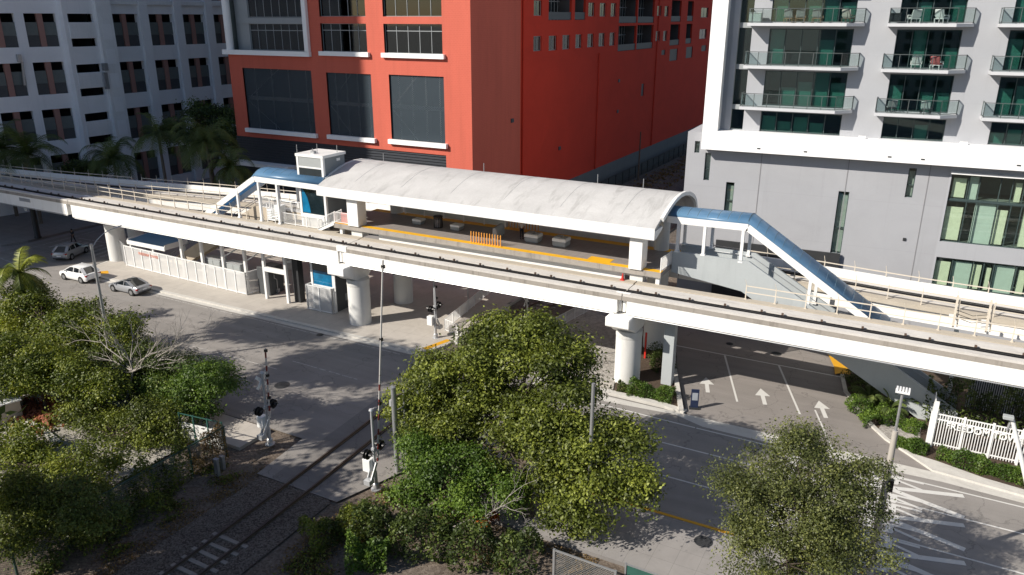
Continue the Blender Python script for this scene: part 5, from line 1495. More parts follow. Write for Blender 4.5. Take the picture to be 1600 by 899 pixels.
def glazing(parent, x0, x1, z0, z1, n, y, blinds, frame=GFR, room=ROOM, tr=None, pane=GREENGLASS, depth=3.5, nm='window', xs=None, bm=None):
    b = MB(); fw = .06
    b.box(x0,x1,y-.04,y+.06,z0,z0+fw); b.box(x0,x1,y-.04,y+.06,z1-fw,z1)
    xs = xs or [x0+(x1-x0)*i/n for i in range(n+1)]
    for i, xx in enumerate(xs):
        a = xx if i else xx+fw/2; a = a-fw/2 if i == len(xs)-1 else a
        b.box(a-fw/2,a+fw/2,y-.05,y+.07,z0+fw,z1-fw)
    for t_ in (tr or []): b.box(x0+fw,x1-fw,y-.035,y+.055,t_-.04,t_+.04)
    fr = b.build(nm, frame, parent)
    b = MB(); b.box(x0+.02,x1-.02,y+.005,y+.02,z0+.02,z1-.02); b.build('pane', pane, fr)
    b = MB(); b.room(x0-.02,x1+.02,y+.1,y+depth,z0-.02,z1+.02); b.build('room', room, fr)
    if blinds:
        b = MB()
        for (a, c, za, zc) in blinds: b.box(a,c,y+.22,y+.25,za,zc)
        b.build('blind', bm or BLIND, fr)
    return fr
for (ci, (a,c,n)) in enumerate(cols):
    for fi, fz in enumerate(FZ):
        z0 = max(fz+.03,zb1+.06); z1 = fz+DH-.01
        bl = []; w_ = (c-a)/n
        for i in range(n):
            if rb.random() < (.62 if fi > 0 else .3): bl.append((a+w_*i+.12, a+w_*(i+1)-.1, z0+.05, z0+(z1-z0)*rb.choice((.55,.72,.8,1.0))-.06))
        glazing(gb, a+.002, c-.002, z0, z1, n, WY+.2, bl, bm=BLINDW)
# podium windows with cream blinds
xs_u = [wu[0]]+[GL(u,300)[0] for u in (1511,1529,1562,1581,1600)]; xs_l = [wu[0]]+[GL(u,340)[0] for u in (1506,1522,1556,1577,1594)]
def irregular(x0, x1, seed):
    r_ = random.Random(seed); xs = [x0]
    while xs[-1] < x1-2.2: xs.append(xs[-1]+r_.choice((.9,1.0,1.75,1.85)))
    return xs+[x1]
zt_ = GL(1481,311)[1]
for (x0,x1,z0,z1,xs0,seed,nm) in ((wu[0],wu[1],zt_,wu[3],xs_u,4,'window'),(wu[0],wu[1],wu[2],zt_-.12,xs_l,5,'window'),(wl[0],wl[1],wl[2],wl[3],[wl[0]]+[GL(u,425)[0] for u in (1486,1519,1536,1552,1588)],6,'window')):
    xs = irregular(xs0[-1], x1, seed); xs = xs0[:-1]+xs
    r_ = random.Random(seed); bl = []
    for (p, q) in zip(xs, xs[1:]):
        if r_.random() < .8: bl.append((p+.22 if r_.random() < .6 else p+.05, q-.12, z0+.12, z1-.25-.4*r_.random()))
    glazing(gb, x0+.003, x1-.003, z0+.002, z1-.002, 1, WY+.18, [q_ for i_, q_ in enumerate(bl) if i_ % 3 != 1], xs=xs, pane=PODGLASS)
    for (a_,c_,za_,zc_) in bl[1::3]: b = MB(); b.box(a_-.1,c_+.05,WY+.4,WY+.43,za_-.08,zc_+.2); b.build('blind', BLINDW, gb)
b = MB(); b.box(wu[0]+.003,wu[1],WY+.1,WY+.3,zt_-.118,zt_-.002); b.build('transom', GFR, gb)
for h in slits:
    glazing(gb, h[0]+.003, h[1]-.003, h[2]+.003, h[3]-.003, 1, WY+.2, [(h[0]+.06,h[1]-.06,h[2]+.08,h[3]-.3)], tr=[h[2]+(h[3]-h[2])*.42], bm=GREYPANEL, pane=PODGLASS)  # full-height grey sheet stands in for the pale reflection in each slit
# black screen wall, extended left as painted canopy shade on the ground floor
s0_, z0_ = GL(1313,397,.9); s1_ = GL(1120,365,.9)[0]
b = MB(); b.box(s1_,s0_,.8,1.0,-.1,z0_); tag(b.build('black_screen_and_shade', CHAR, gb), 'black sheet screen before the grey podium, its left stretch painted canopy shade')
# balconies
def balcony(s0, s1, sw, fz):
    fy = WY-1.6
    b = MB(); b.extrude([(s0,WY,fz-.26),(s0,fy,fz-.26),(s1,fy,fz-.26),(sw,fy+1.15,fz-.26),(sw,WY,fz-.26)], (0,0,.24))
    sl2 = b.build('balcony', SLAB, gb, fix=True)
    b = MB(); pts = [(s0+.06,WY,fz),(s0+.06,fy+.07,fz),(s1-.03,fy+.07,fz),(sw-.06,fy+1.17,fz),(sw-.06,WY,fz)]
    for (p, q) in zip(pts, pts[1:]):
        P_ = Vector(p); Q_ = Vector(q); L_ = (Q_-P_).length
        b.bar(P_+Vector((0,0,1.1)), Q_+Vector((0,0,1.1)), .06,.05); b.bar(P_+Vector((0,0,.08)), Q_+Vector((0,0,.08)), .05,.05)
        m_ = max(1,int(round(L_/1.15)))
        for i in range(m_+1): a = P_+(Q_-P_)*i/m_; b.bar(a, a+Vector((0,0,1.1)), .05,.05)
    rl = b.build('railing', RAILFRAME, sl2)
    b = MB()
    for (p, q) in zip(pts, pts[1:]):
        b.bar(Vector(p)+Vector((0,0,.58)), Vector(q)+Vector((0,0,.58)), .012,.92)
    b.build('glass', CLEARGLASS, sl2)
bA = (GL(1161,106,-.4)[0], GL(1313.5,108,-.4)[0], GL(1341,107.8,.75)[0])
bB = (GL(1376.4,108,-.4)[0], GL(1482,110,-.4)[0], GL(1509,109,.75)[0])
c0_ = GL(1548.6,111,-.4)[0]; bC = (c0_, c0_+bB[1]-bB[0], c0_+bB[2]-bB[0])
for fz in FZ[:4]:
    for q in (bA,bB,bC): balcony(q[0],q[1],q[2],fz)
b = MB(); b.add([(.03,WY+.3,ztop),(.03,30,ztop),(.03,30,62),(.03,WY+.3,62),(60,WY,0),(60,30,0),(60,30,62),(60,WY,62)], [(0,1,2,3),(4,5,6,7),(3,2,6,7)]); b.build('side_wall', STUCCO_UP, gb)
# things standing on the balconies (world space)
def GW(s, y, z): return (PG[0]+s*math.cos(AG)-y*math.sin(AG), PG[1]+s*math.sin(AG)+y*math.cos(AG), z)
WOOD = plain('teak', (.30,.19,.11), .6, var=.2, scale=4)
def lounge(lab, s, fz, rz, mt, cush, grp=None):
    t = thing('chair', lab, 'chair', GW(s,.35,fz), AG+rz, grp)
    b = MB(); b.box(-.36,.36,-.36,.36,.30,.36); b.bar((-.33,-.33,.0),(-.33,-.33,.34),.06); b.bar((.33,-.33,0),(.33,-.33,.34),.06); b.bar((-.33,.33,0),(-.33,.4,.34),.06); b.bar((.33,.33,0),(.33,.4,.34),.06)
    b.bar((-.38,-.34,.58),(-.38,.36,.58),.06); b.bar((.38,-.34,.58),(.38,.36,.58),.06); b.bar((-.38,-.33,.3),(-.38,-.33,.58),.05); b.bar((.38,-.33,.3),(.38,-.33,.58),.05); b.build('frame', mt, t)
    b = MB(); b.box(-.33,.33,-.35,.3,.361,.47); b.build('seat', cush, t, bevel=.04)
    b = MB(); b.extrude([(-.35,.26,.45),(-.35,.36,.43),(-.35,.56,1.0),(-.35,.46,1.02)], (.7,0,0)); b.build('backrest', cush, t, bevel=.04, fix=True)
zt0, zt1, zt2 = FZ[1], FZ[2], FZ[3]
sA = lambda f: bA[0]+(bA[1]-bA[0])*f
sB = lambda f: bB[0]+(bB[1]-bB[0])*f
lounge('teak chair with grey cushion on the top left balcony, left of a pair', sA(.42), zt0, R(170), WOOD, GREYPANEL)
lounge('teak chair with grey cushion on the top left balcony, middle of the row', sA(.53), zt0, R(185), WOOD, GREYPANEL)
lounge('teak chair with grey cushion on the top left balcony, right of the pair', sA(.70), zt0, R(175), WOOD, GREYPANEL)
lounge('wicker chair in the right corner of the top left balcony', sA(1.0), zt0, R(160), plain('wicker', (.16,.12,.09), .8), plain('cushion_cream', (.55,.52,.46), .8))
lounge('white chair on the top balcony of the middle column, left one', sB(.38), zt0, R(200), WHITE, WHITE)
lounge('white chair on the top balcony of the middle column, right one', sB(.78), zt0, R(150), WHITE, WHITE)
lounge('plain white armchair on the middle balcony of the middle column', sB(.52), zt1, R(180), WHITE, WHITE)
lounge('white armchair with red patterned cloth on the middle balcony of the middle column', sB(.82), zt1, R(160), WHITE, plain('red_cloth', (.6,.16,.16), .8, var=.6, scale=9))
lounge('grey lounge chair on the lower balcony of the middle column, left one', sB(.25), zt2, R(190), CHAR, GREYPANEL)
lounge('grey lounge chair on the lower balcony of the middle column, right one', sB(.78), zt2, R(170), CHAR, BLINDW)
t = thing('planter_box', 'white cloth covered box in the left corner of the top left balcony', 'box', GW(sA(.07),.35,zt0), AG)
b = MB(); b.box(-.5,.5,-.4,.4,0,.72); b.build('box', BLINDW, t, bevel=.06, seg=2)
b = MB(); b.box(-.53,.53,-.43,.43,.721,.78); b.build('lid', WHITE, t, bevel=.02)
t = thing('cabinet', 'dark box in the left corner of the top balcony of the middle column', 'box', GW(sB(.1),.3,zt0), AG)
b = MB(); b.box(-.4,.4,-.35,.35,.06,.7); b.build('body', CHAR, t, bevel=.03)
b = MB(); b.box(-.43,.43,-.38,.38,.701,.75); b.build('lid', DARKGREY, t)
# ------------------------------------------------------------------ red building
RC = (-47.3,78.3)
rbld = thing('red_building', 'large red building with screened podium openings and white sills', 'building', (RC[0],RC[1],0))
def RF(u, v, d=0): p = PY(u, v, RC[1]+d); return (p[0]-RC[0], p[2])
xl = RF(366,170)[0]; zred = (RF(373.4,212)[1]+RF(697,243.6)[1])/2
zs2 = RF(600,83)[1]; zt2_ = RF(599.6,37.4)[1]; FH = RF(598.5,26)[1]-zs2
wins = [(RF(502,60)[0],RF(573,60)[0]),(RF(600,60)[0],RF(691,60)[0])]
holes = []
for k in range(4):
    for (a,c) in wins: holes.append((a,c,zs2+FH*k,zt2_+FH*k))
lx1 = RF(478,60)[0]
logz0 = RF(420,80)[1]
holes.append((xl-.01,lx1,logz0,logz0+FH*4))
ms = []
for (u0,vt,u1,vb) in ((380,108.5,489.5,204),(509,115,582,213),(605.5,118.5,694.5,221)):
    a = RF(u0,vt)[0]; c = RF(u1,(vt+vb)/2)[0]
    a = (RF(u0,vt)[0]+RF(u0+(vb-vt)*.085,vb)[0])/2
    ms.append((a,c,RF((u0+u1)/2,vb)[1],RF((u0+u1)/2,vt)[1]))
holes += ms
xr = RF(697,243)[0]
b = MB(); b.wall(xl, xr, zred, 62, holes, 0, .5)
b.wall(xr, 0, 5.5, 62, holes, 0, .5); b.build('front_wall', REDBRICK, rbld)
b = MB(); b.box(xl-.4,xr,.25,.5,-.1,zred)
z_ = 1.0
while z_ < zred-.1: b.box(xl-.4,xr,.12,.25,z_,z_+.16); z_ += .34
b.build('base_louvre', LOUVRE, rbld)
b = MB(); b.box(xr,0,.15,.4,-.1,5.5); b.build('base_wall', PLINTH, rbld)
b = MB(); zc = RF(420,257)[1]; b.box(xl-.2,RF(463,262)[0],-1.6,.1,zc-.2,zc+.25); b.build('base_canopy', BANDWHITE, rbld)
b = MB(); b.box(xl,0,.4,14,61.8,62); b.add([(xl,0,zred),(xl,90,zred),(xl,90,62),(xl,0,62)], [(0,1,2,3)]); b.build('roof', PLINTH, rbld)
# windows
for k in range(4):
    for (a,c) in wins:
        z0, z1 = zs2+FH*k, zt2_+FH*k
        n = 7 if c-a > 9 else 5
        glazing(rbld, a+.003, c-.003, z0+.003, z1-.003, n, .35, None, frame=FRAMEGREY, room=ROOMDARK, tr=[z0+(z1-z0)*.76], pane=SMOKEGLASS, depth=5)
        if k == 0:
            b = MB(); b.box(a-.3,c+.35,-.4,.05,z0-.5,z0+.02); b.build('sill', BANDWHITE, rbld)
for (a,c,z0,z1) in ms:
    b = MB(); b.box(a+.003,c-.003,.2,.22,z0,z1); sc_ = b.build('screen', SCREEN, rbld)
    b = MB(); b.room(a,c,.5,9,z0,z1); b.build('room', ROOMDARK, sc_)
    b = MB(); L_ = c-a; hh = z1-z0
    for i in range(4): b.box(a+L_*(i+.5)/4-.06,a+L_*(i+.5)/4+.06,.6,.72,z0,z1)
    b.box(a,c,.55,.65,z0+hh*.48,z0+hh*.54); b.bar((a,.6,z0+hh*.5),(a+L_*.5,.6,z1),.08); b.bar((a+L_*.45,.6,z0),(a,.6,z0+hh*.45),.08)
    b.build('brace', WHITE_METAL, sc_)
    b = MB(); b.box(a-.3,c+.35,-.45,.05,z0-.52,z0+.02); b.build('sill', BANDWHITE, rbld)
# corner loggia of the left: glazing set back behind a white frame
b = MB(); b.box(xl-.6,lx1+.7,-.45,.1,logz0-.55,logz0+.05); b.box(lx1,lx1+.65,-.45,.1,logz0,62); b.build('loggia_frame', BANDWHITE, rbld)
b = MB(); b.lathe([(.5,logz0),(.5,62)], (xl+.35,.2,0), 22); b.build('loggia_column', BANDWHITE, rbld, smooth=True)
for k in range(4):
    z0 = logz0+FH*k
    glazing(rbld, xl+3.0, lx1-.01, z0+.05, z0+FH-.75, 8, 1.6, [(xl+4.6,xl+5.4,z0+.1,z0+FH-.9)], frame=FRAMEGREY, room=ROOMDARK, tr=[z0+(FH-.7)*.74], pane=SMOKEGLASS, depth=4, bm=BLINDW)
    b = MB(); b.box(xl+.8,lx1-.01,1.3,1.9,z0+FH-.75,z0+FH); b.box(xl+.6,xl+2.98,1.4,1.7,z0,z0+FH); b.build('loggia_spandrel', FRAMEGREY, rbld)
b = MB(); b.room(xl+.02,lx1,.5,2.2,logz0,62); b.build('loggia_inner', ROOM, rbld)
# side towards the alley
MS = Matrix(((0,-1,0,0),(1,0,0,0),(0,0,1,0),(0,0,0,1)))
def RS(zx, zy):
    p = PX(700+zx/2.9976, zy/2.9976, RC[0]); return (p[1]-RC[1], p[2])
def srect(x0,x1,y0,y1):
    xm = (x0+x1)/2; ym = (y0+y1)/2
    return (RS(x0,ym)[0], RS(x1,ym)[0], RS(xm,y1)[1], RS(xm,y0)[1])
small = [(340,360,172,245),(400,438,170,240),(472,510,168,237),(536,572,165,232),(597,628,162,226),(653,683,159,222),(706,736,156,218),(757,783,153,214),(973,993,147,193),(1008,1027,145,192),(1178,1212,137,182)]
logs = [(797,880,122,238),(885,960,118,230),(1040,1085,115,213),(1115,1142,113,205)]
vents = [(1000,1018,235,258),(1038,1075,230,285),(1115,1145,220,272),(1187,1210,213,240),(905,918,393,450)]
S1 = [srect(*r_) for r_ in small]; Lg = [srect(*r_) for r_ in logs]; V1 = [srect(*r_) for r_ in vents]
row_h = 4.38
S2 = [(a,c,z0+row_h,z1+row_h) for (a,c,z0,z1) in S1 if True]; S2 = [s_ for i, s_ in enumerate(S2) if i not in (2,3,4)]
L2 = [(a,c,z0+row_h,z1+row_h) for (a,c,z0,z1) in Lg]
L2 += [srect(472,580,-40,95), srect(595,645,-35,94)]
SU = [(a,c,z0+row_h*2,z1+row_h*2) for (a,c,z0,z1) in S1]
seam = RS(340,420)[0]; zpl = 4.0; SLEN = 150
allh = S1+S2+Lg+L2+V1+SU
b = MB(MS); b.wall(seam, SLEN, zpl, 62, [h for h in allh if h[0] >= seam-.01], 0, .35); b.build('side_wall', REDSIDE, rbld)
b = MB(MS); b.wall(0, seam, zpl, 62, [h for h in allh if h[1] <= seam], 0, .35); b.build('corner_bay', REDBRICK, rbld)
b = MB(MS); b.box(.2,SLEN,-.06,.2,-.1,zpl); b.build('side_plinth', PLINTH, rbld)
def sglaz(h, n, dep, fr_, lo=0):
    b = MB(MS); a,c,z0,z1 = h
    b.box(a+.003,c-.003,.2,.26,z0+.003,z0+.07); b.box(a+.003,c-.003,.2,.26,z1-.07,z1-.003)
    for i in range(n+1):
        x_ = a+.04+(c-a-.08)*i/n; b.box(x_-.035,x_+.035,.19,.27,z0+.07,z1-.07)
    f_ = b.build('window', fr_, rbld)
    b = MB(MS); b.box(a+.01,c-.01,.225,.24,z0+.01,z1-.01); b.build('pane', SMOKEGLASS, f_)
    b = MB(MS); b.room(a,c,.34,3,z0,z1); b.build('room', ROOMDARK, f_)
for h in S1+S2: sglaz(h, 2, 3, FRAMEGREY)
for h in Lg+L2:
    a,c,z0,z1 = h
    b = MB(MS); b.room(a,c,.34,2.2,z0,z1); f_ = b.build('side_loggia', plain('loggia_render', (.09,.09,.095), .8) if h is Lg[0] else bpy.data.materials['loggia_render'], rbld)
    b = MB(MS); b.box(a,c,.1,.16,z0+.05,z0+1.05); b.build('parapet_panel', DARKGREY, f_)
    b = MB(MS)
    for i in range(7): x_ = a+(c-a)*(i+.5)/7; b.box(x_-.04,x_+.04,1.9,2.0,z0,z1)
    b.box(a,c,1.88,2.0,z0+2.4,z0+2.5); b.build('frame', FRAMEGREY, f_)
    b = MB(MS); b.box(a,c,2.02,2.04,z0,z1); b.build('pane', DARKGLASS, f_)
for h in V1:
    b = MB(MS); a,c,z0,z1 = h; b.box(a,c,.12,.34,z0,z1); b.build('vent', LOUVRE, rbld)
for (a_, z0_, z1_, r_) in ((seam+.4,zpl,60,.12),(38.0,zpl,22,.09),(66.0,zpl,60,.1)):
    b = MB(MS); b.tube([(a_,-.14,z0_),(a_,-.14,z1_)], r_, 8); b.build('downpipe', REDSIDE, rbld)
for (a_, z_) in ((9.5,14.5),(24,9.0),(47,12.0),(47,17.0)):
    b = MB(MS); b.box(a_,a_+.7,-.1,-.002,z_,z_+.5); b.build('wall_vent', LOUVRE, rbld)
# alley fence and utility pole at its foot
mesh_fence('alley_fence','black mesh fence along the foot of the red side wall',[(-46.0,100),(-45.4,190)],-.04,2.2,3.2,CHAINB,BLACK,.08)
p = PX(997,281,-44.6); q = PX(1003,206,-44.6)
b = MB(); b.tube([(p[0],p[1],-.05),(p[0],p[1],HZ(206,p[0],p[1]))], .14, 10, .1); tag(b.build('utility_pole', bark_mat('pole_wood',(.16,.12,.09))), 'brown utility pole in front of the red side wall', 'pole')
rr_ = random.Random(5)

# ------------------------------------------------------------------ parking garage at the left
GX = -113.0
gp = thing('parking_garage', 'pale concrete parking garage with salmon posts and dark screened openings', 'building', (GX,60,0))
def garface(P, ang): 
    """matrix from facade coordinates (along, inward, z) to building space"""
    return Matrix.Translation((P[0]-GX,P[1]-60,0)) @ Matrix(((math.cos(ang),-math.sin(ang),0,0),(math.sin(ang),math.cos(ang),0,0),(0,0,1,0),(0,0,0,1)))
K3 = 2.9975
pv0 = PX(262/K3, 60/K3, GX); PV = (GX,pv0[1])
A1 = R(90); A0 = R(78)
def FR(zx, zy): return PL(zx/K3, zy/K3, PV, A1)
def FL(zx, zy): return PL(zx/K3, zy/K3, PV, A0)
MR = garface(PV, A1); ML = garface(PV, A0)
def grect(F, p, q, r_, s_):   # corners tl,tr,bl,br in zoomed pixels
    P4 = [F(*c) for c in (p,q,r_,s_)]
    return ((P4[0][0]+P4[2][0])/2,(P4[1][0]+P4[3][0])/2,(P4[2][1]+P4[3][1])/2,(P4[0][1]+P4[1][1])/2)
right = []
c2 = grect(FR,(515,65),(640,67),(540,218),(665,215)); c3 = grect(FR,(690,66),(805,68),(712,215),(825,212)); c4 = grect(FR,(850,68),(950,70),(870,212),(970,208)); c5 = grect(FR,(995,70),(1085,72),(1013,207),(1103,204))
r2 = grect(FR,(555,290),(680,287),(575,440),(700,430))
step = c2[3]-r2[3]
cs = [c2,c3,c4,c5]; pit = c4[0]-c3[0]
cs += [(c5[0]+pit*k,c5[1]+pit*k,c5[2],c5[3]) for k in (1,2)]
zt0_, zb0_ = c2[3], c2[3]-(r2[3]-r2[2])
right = [(a,c,zb0_-step*k,zt0_-step*k) for (a,c,_,_) in cs for k in range(-1,4) if zb0_-step*k > .4]
gl = grect(FL,(105,62),(255,65),(140,222),(285,218)); g2 = grect(FL,(155,293),(300,290),(185,450),(328,442)); stl = gl[3]-g2[3]
g0 = grect(FL,(-100,60),(40,62),(-62,224),(78,221))
pl_ = gl[0]-g0[0]
left = [(a,c,gl[2]-stl*k,gl[3]-stl*k) for (a,c) in ((gl[0],gl[1]),(gl[0]-pl_,gl[1]-pl_),(gl[0]-2*pl_,gl[1]-2*pl_)) for k in range(-1,4) if gl[2]-stl*k > .4]
xc = FR(452,60)[0]; xp = FR(505,60)[0]; GT = 44
b = MB(MR); b.wall(xp, 70, -.1, GT, right, 0, .7); b.build('long_wall', GARAGE, gp)
xb0 = FL(278,60)[0]
b = MB(ML); b.wall(-60, xb0, -.1, GT, left, 0, .7); b.build('end_wall', GARAGE, gp)
# bulging stair bay with open gaps and white bands, and the corner pilaster
ga = []
bz = [FR(362,65)[1], FR(362,105)[1], FR(385,180)[1], FR(385,218)[1]]
bx0, bx1 = xb0, FR(420,60)[0]
for k in range(-1,4):
    for (h0,h1) in ((bz[1],bz[0]),(bz[3],bz[2])):
        if h0-step*k > .4: ga.append((bx0+.45,bx1-.35,h0-step*k,h1-step*k))
b = MB(MR); b.wall(bx0-.2, bx1, -.1, GT, ga, -1.1, .5); b.add([(bx0-.2,-1.1,-.1),(bx0-.2,1,-.1),(bx0-.2,1,GT),(bx0-.2,-1.1,GT)], [(0,1,2,3)]); b.build('stair_bay', GARAGE, gp)
for h in ga:
    pass
for k in range(-1,4):
    if bz[2]-step*k > 1:
        b = MB(MR); b.box(bx0+.4,bx1-.3,-1.2,-1.11,bz[2]-step*k+.05,bz[1]-step*k-.05); b.build('white_band', GARAGEW, gp)
b = MB(MR); b.room(bx0,bx1,-.5,5,0,GT); b.build('stair_core', ROOMDARK, gp)
b = MB(MR); b.box(bx1,xp-.5,-1.6,.6,-.1,GT); b.build('corner_pilaster', GARAGEW, gp)
for k in range(-1,8):
    z_ = zb0_-.2-k*step/2
    if z_ > 1:
        b = MB(MR); b.box(bx1+.5,xp-1.0,-1.64,-1.6,z_-2.2,z_); b.build('pilaster_panel', GARAGE, gp)
b = MB(MR); b.tube([(xp-.25,-.4,0),(xp-.25,-.4,GT)], .3, 10); b.build('downpipe', GARAGEW, gp)
b = MB(MR)
for i in range(len(cs)-1):
    m_ = (cs[i][1]+cs[i+1][0])/2; b.box(m_-.75,m_+.75,-.45,-.002,-.1,zt0_+step)
b.build('pilaster', GARAGE, gp)
b = MB(MR); b.box(xp,70,-.3,-.002,zt0_+1.4,zt0_+2.0); b.build('cornice', GARAGEW, gp)
def opening(M, h):
    a,c,z0,z1 = h; hh = z1-z0; m_ = (a+c)/2
    b = MB(M); b.box(m_-.38,m_+.38,.15,.65,z0,z1); f_ = b.build('salmon_post', SALMON, gp)
    b = MB(M); b.box(a,m_-.43,.35,.5,z0,z0+hh*.34); b.box(m_+.43,c,.35,.5,z0,z0+hh*.34); b.build('lower_screen', DARKGREY, f_)
    b = MB(M); b.box(a,m_-.43,.3,.45,z0+hh*.345,z0+hh*.74); b.box(m_+.43,c,.3,.45,z0+hh*.345,z0+hh*.74); b.build('upper_screen', GSCREEN, f_)
n_ = 0
for h in right:
    if h[2] < 33: opening(MR, h)
for h in left:
    if h[2] < 33: opening(ML, h)
b = MB(MR); b.room(xp,70,.7,14,0,GT); b.build('parking_deck', ROOMDARK, gp)
b = MB(ML); b.room(-60,xb0,.7,14,0,GT); b.build('parking_deck', ROOMDARK, gp)
b = MB(ML)
for (zx,zy,h_) in ((85,262,5.5),(450,310,4.5)):
    pass
b.box(FL(85,270)[0]-.25,FL(85,270)[0]+.25,-.6,-.05,FL(85,290)[1],FL(85,255)[1]); b.bar((FL(100,290)[0],-.25,FL(100,290)[1]),(FL(112,400)[0],-.25,FL(112,400)[1]),.25); b.build('antenna', GALV, gp)
b = MB(MR); b.box(FR(450,300)[0]-.3,FR(450,300)[0]+.3,-2.3,-1.65,FR(450,330)[1],FR(450,295)[1]); b.box(FR(455,350)[0]-.25,FR(455,350)[0]+.35,-2.0,-1.65,FR(465,415)[1],FR(455,338)[1]); b.build('antenna', GALV, gp)

# tower standing beyond the left picture edge; its shadow lies over the corner, the garage and part of the red front
t = thing('apartment_block', 'plain concrete apartment block standing beyond the left picture edge', 'building', (-120.2,10.0,0))
b = MB(); b.wall(-45, 0, -.1, 112, [(-43.5+i*4.2,-40.6+i*4.2,4+j*4,6.6+j*4) for i in range(10) for j in range(25)], 0, .3); b.add([(0,0,-.1),(0,34,-.1),(0,34,112),(0,0,112),(-45,0,-.1),(-45,34,-.1),(-45,34,112),(-45,0,112)], [(0,1,2,3),(1,5,6,2),(5,4,7,6),(3,2,6,7)]); b.build('wall', GARAGE, t)
b = MB(); b.room(-45,0,.4,4,0,111.8); b.build('room', ROOMDARK, t)

for (x, y, w_, h_, lab) in ((-70,-150,60,62,'unseen pale apartment block added far behind the viewpoint, left one'),(20,-160,70,48,'unseen pale apartment block added far behind the viewpoint, right one'),(95,-60,40,55,'unseen pale apartment block added beyond the right picture edge')):  # unseen blocks, added so the windows mirror pale facades
    t = thing('apartment_block', lab, 'building', (x,y,0))
    b = MB(); hs = [(-w_/2+2+i*5,-w_/2+5+i*5,3+j*3.6,5.2+j*3.6) for i in range(int(w_/5)-1) for j in range(int(h_/3.6)-1)]
    b.wall(-w_/2, w_/2, -.1, h_, hs, 0, .3); b.M = Matrix.Rotation(math.pi,4,'Z') @ Matrix.Translation((0,-20,0)); b.wall(-w_/2, w_/2, -.1, h_, hs, 0, .3); b.M = None
    b.add([(-w_/2,0,0),(-w_/2,20,0),(-w_/2,20,h_),(-w_/2,0,h_),(w_/2,0,0),(w_/2,20,0),(w_/2,20,h_),(w_/2,0,h_)], [(0,1,2,3),(4,5,6,7),(3,2,6,7)]); b.build('wall', STUCCO_UP, t)
    b = MB(); b.box(-w_/2+.3,w_/2-.3,.4,19.6,0,h_-.3); b.build('core', ROOMDARK, t)
# ------------------------------------------------------------------ vegetation
rng = np.random.default_rng(12)
def leaf_mesh(name, centers, size, mt, parent, tones, up=.45, aspect=.55, out=None):
    """one small folded face per leaf, scattered at the given centres"""
    n = len(centers)
    nrm = rng.normal(size=(n,3)); nrm[:,2] = np.abs(nrm[:,2])+up
    if out is not None: nrm += out*.8
    nrm /= np.linalg.norm(nrm,axis=1)[:,None]
    a = rng.normal(size=(n,3)); a -= nrm*(a*nrm).sum(1)[:,None]; a /= np.linalg.norm(a,axis=1)[:,None]
    c = np.cross(nrm,a)
    s = size*rng.uniform(.5,1.4,size=(n,1))
    p0 = centers-a*s*.5; p2 = centers+a*s*.5
    p1 = centers+c*s*aspect*.5-nrm*s*.06; p3 = centers-c*s*aspect*.5-nrm*s*.06
    V = np.empty((n,4,3)); V[:,0]=p0; V[:,1]=p1; V[:,2]=p2; V[:,3]=p3
    me = bpy.data.meshes.new(name)
    me.vertices.add(n*4); me.loops.add(n*4); me.polygons.add(n)
    me.vertices.foreach_set('co', V.reshape(-1).astype(np.float32))
    me.loops.foreach_set('vertex_index', np.arange(n*4,dtype=np.int32))
    me.polygons.foreach_set('loop_start', np.arange(0,n*4,4,dtype=np.int32))
    me.update(calc_edges=True)
    at = me.attributes.new('tone','FLOAT','FACE'); at.data.foreach_set('value', np.clip(tones,0,1).astype(np.float32))
    me.materials.append(mt)
    o = bpy.data.objects.new(name, me); COL.objects.link(o)
    if parent is not None: o.parent = parent
    return o
def clumps(lobes, per, spread, shell=.62):
    """lobes: (x,y,z,rx,ry,rz,weight). returns clump centres"""
    out = []
    tot = sum(l[3]*l[4]*l[6] for l in lobes)
    for (x,y,z,rx,ry,rz,wt) in lobes:
        k = max(4,int(per*rx*ry*wt/tot))
        d = rng.normal(size=(k,3)); d[:,2] = d[:,2]*.9+.25; d /= np.linalg.norm(d,axis=1)[:,None]
        r_ = rng.uniform(shell**2,1.05,size=(k,1))**.5
        r_ *= rng.uniform(.82,1.12,size=(k,1))
        out.append(np.array([x,y,z])+d*r_*np.array([rx,ry,rz]))
    return np.concatenate(out)
def limb_tubes(b, base, tips, r0, rs, bend=.18, fork=.45):
    """trunk forks at several heights towards groups of clump tips"""
    base = Vector(base); tips = [Vector(t_) for t_ in tips]
    cen = sum(tips, Vector())/len(tips)
    top = base+(cen-base)*fork; top += Vector((rs.uniform(-.3,.3),rs.uniform(-.3,.3),0))
    mid = base.lerp(top,.5)+Vector((rs.uniform(-.2,.2),rs.uniform(-.2,.2),0))
    b.tube([base,mid,top], r0, 10, r0*.62)
    gs = max(2,min(7,len(tips)//6)); ctr = rs.sample(tips, gs)
    for c in ctr:
        grp = [t_ for t_ in tips if min(range(gs), key=lambda i: (ctr[i]-t_).length) == ctr.index(c)]
        if not grp: continue
        gc = sum(grp, Vector())/len(grp); jt = top.lerp(gc,.62)+Vector((rs.uniform(-.4,.4),rs.uniform(-.4,.4),rs.uniform(-.2,.5)))
        m1 = top.lerp(jt,.5)+Vector((rs.uniform(-bend,bend)*2,rs.uniform(-bend,bend)*2,rs.uniform(-.1,.3)))
        b.tube([top,m1,jt], r0*.45, 7, r0*.24)
        for t_ in rs.sample(grp, min(len(grp),9)):
            m2 = jt.lerp(t_,.55)+Vector((rs.uniform(-bend,bend),rs.uniform(-bend,bend),rs.uniform(-.1,.25)))
            b.tube([jt,m2,t_], r0*.17, 5, r0*.05)
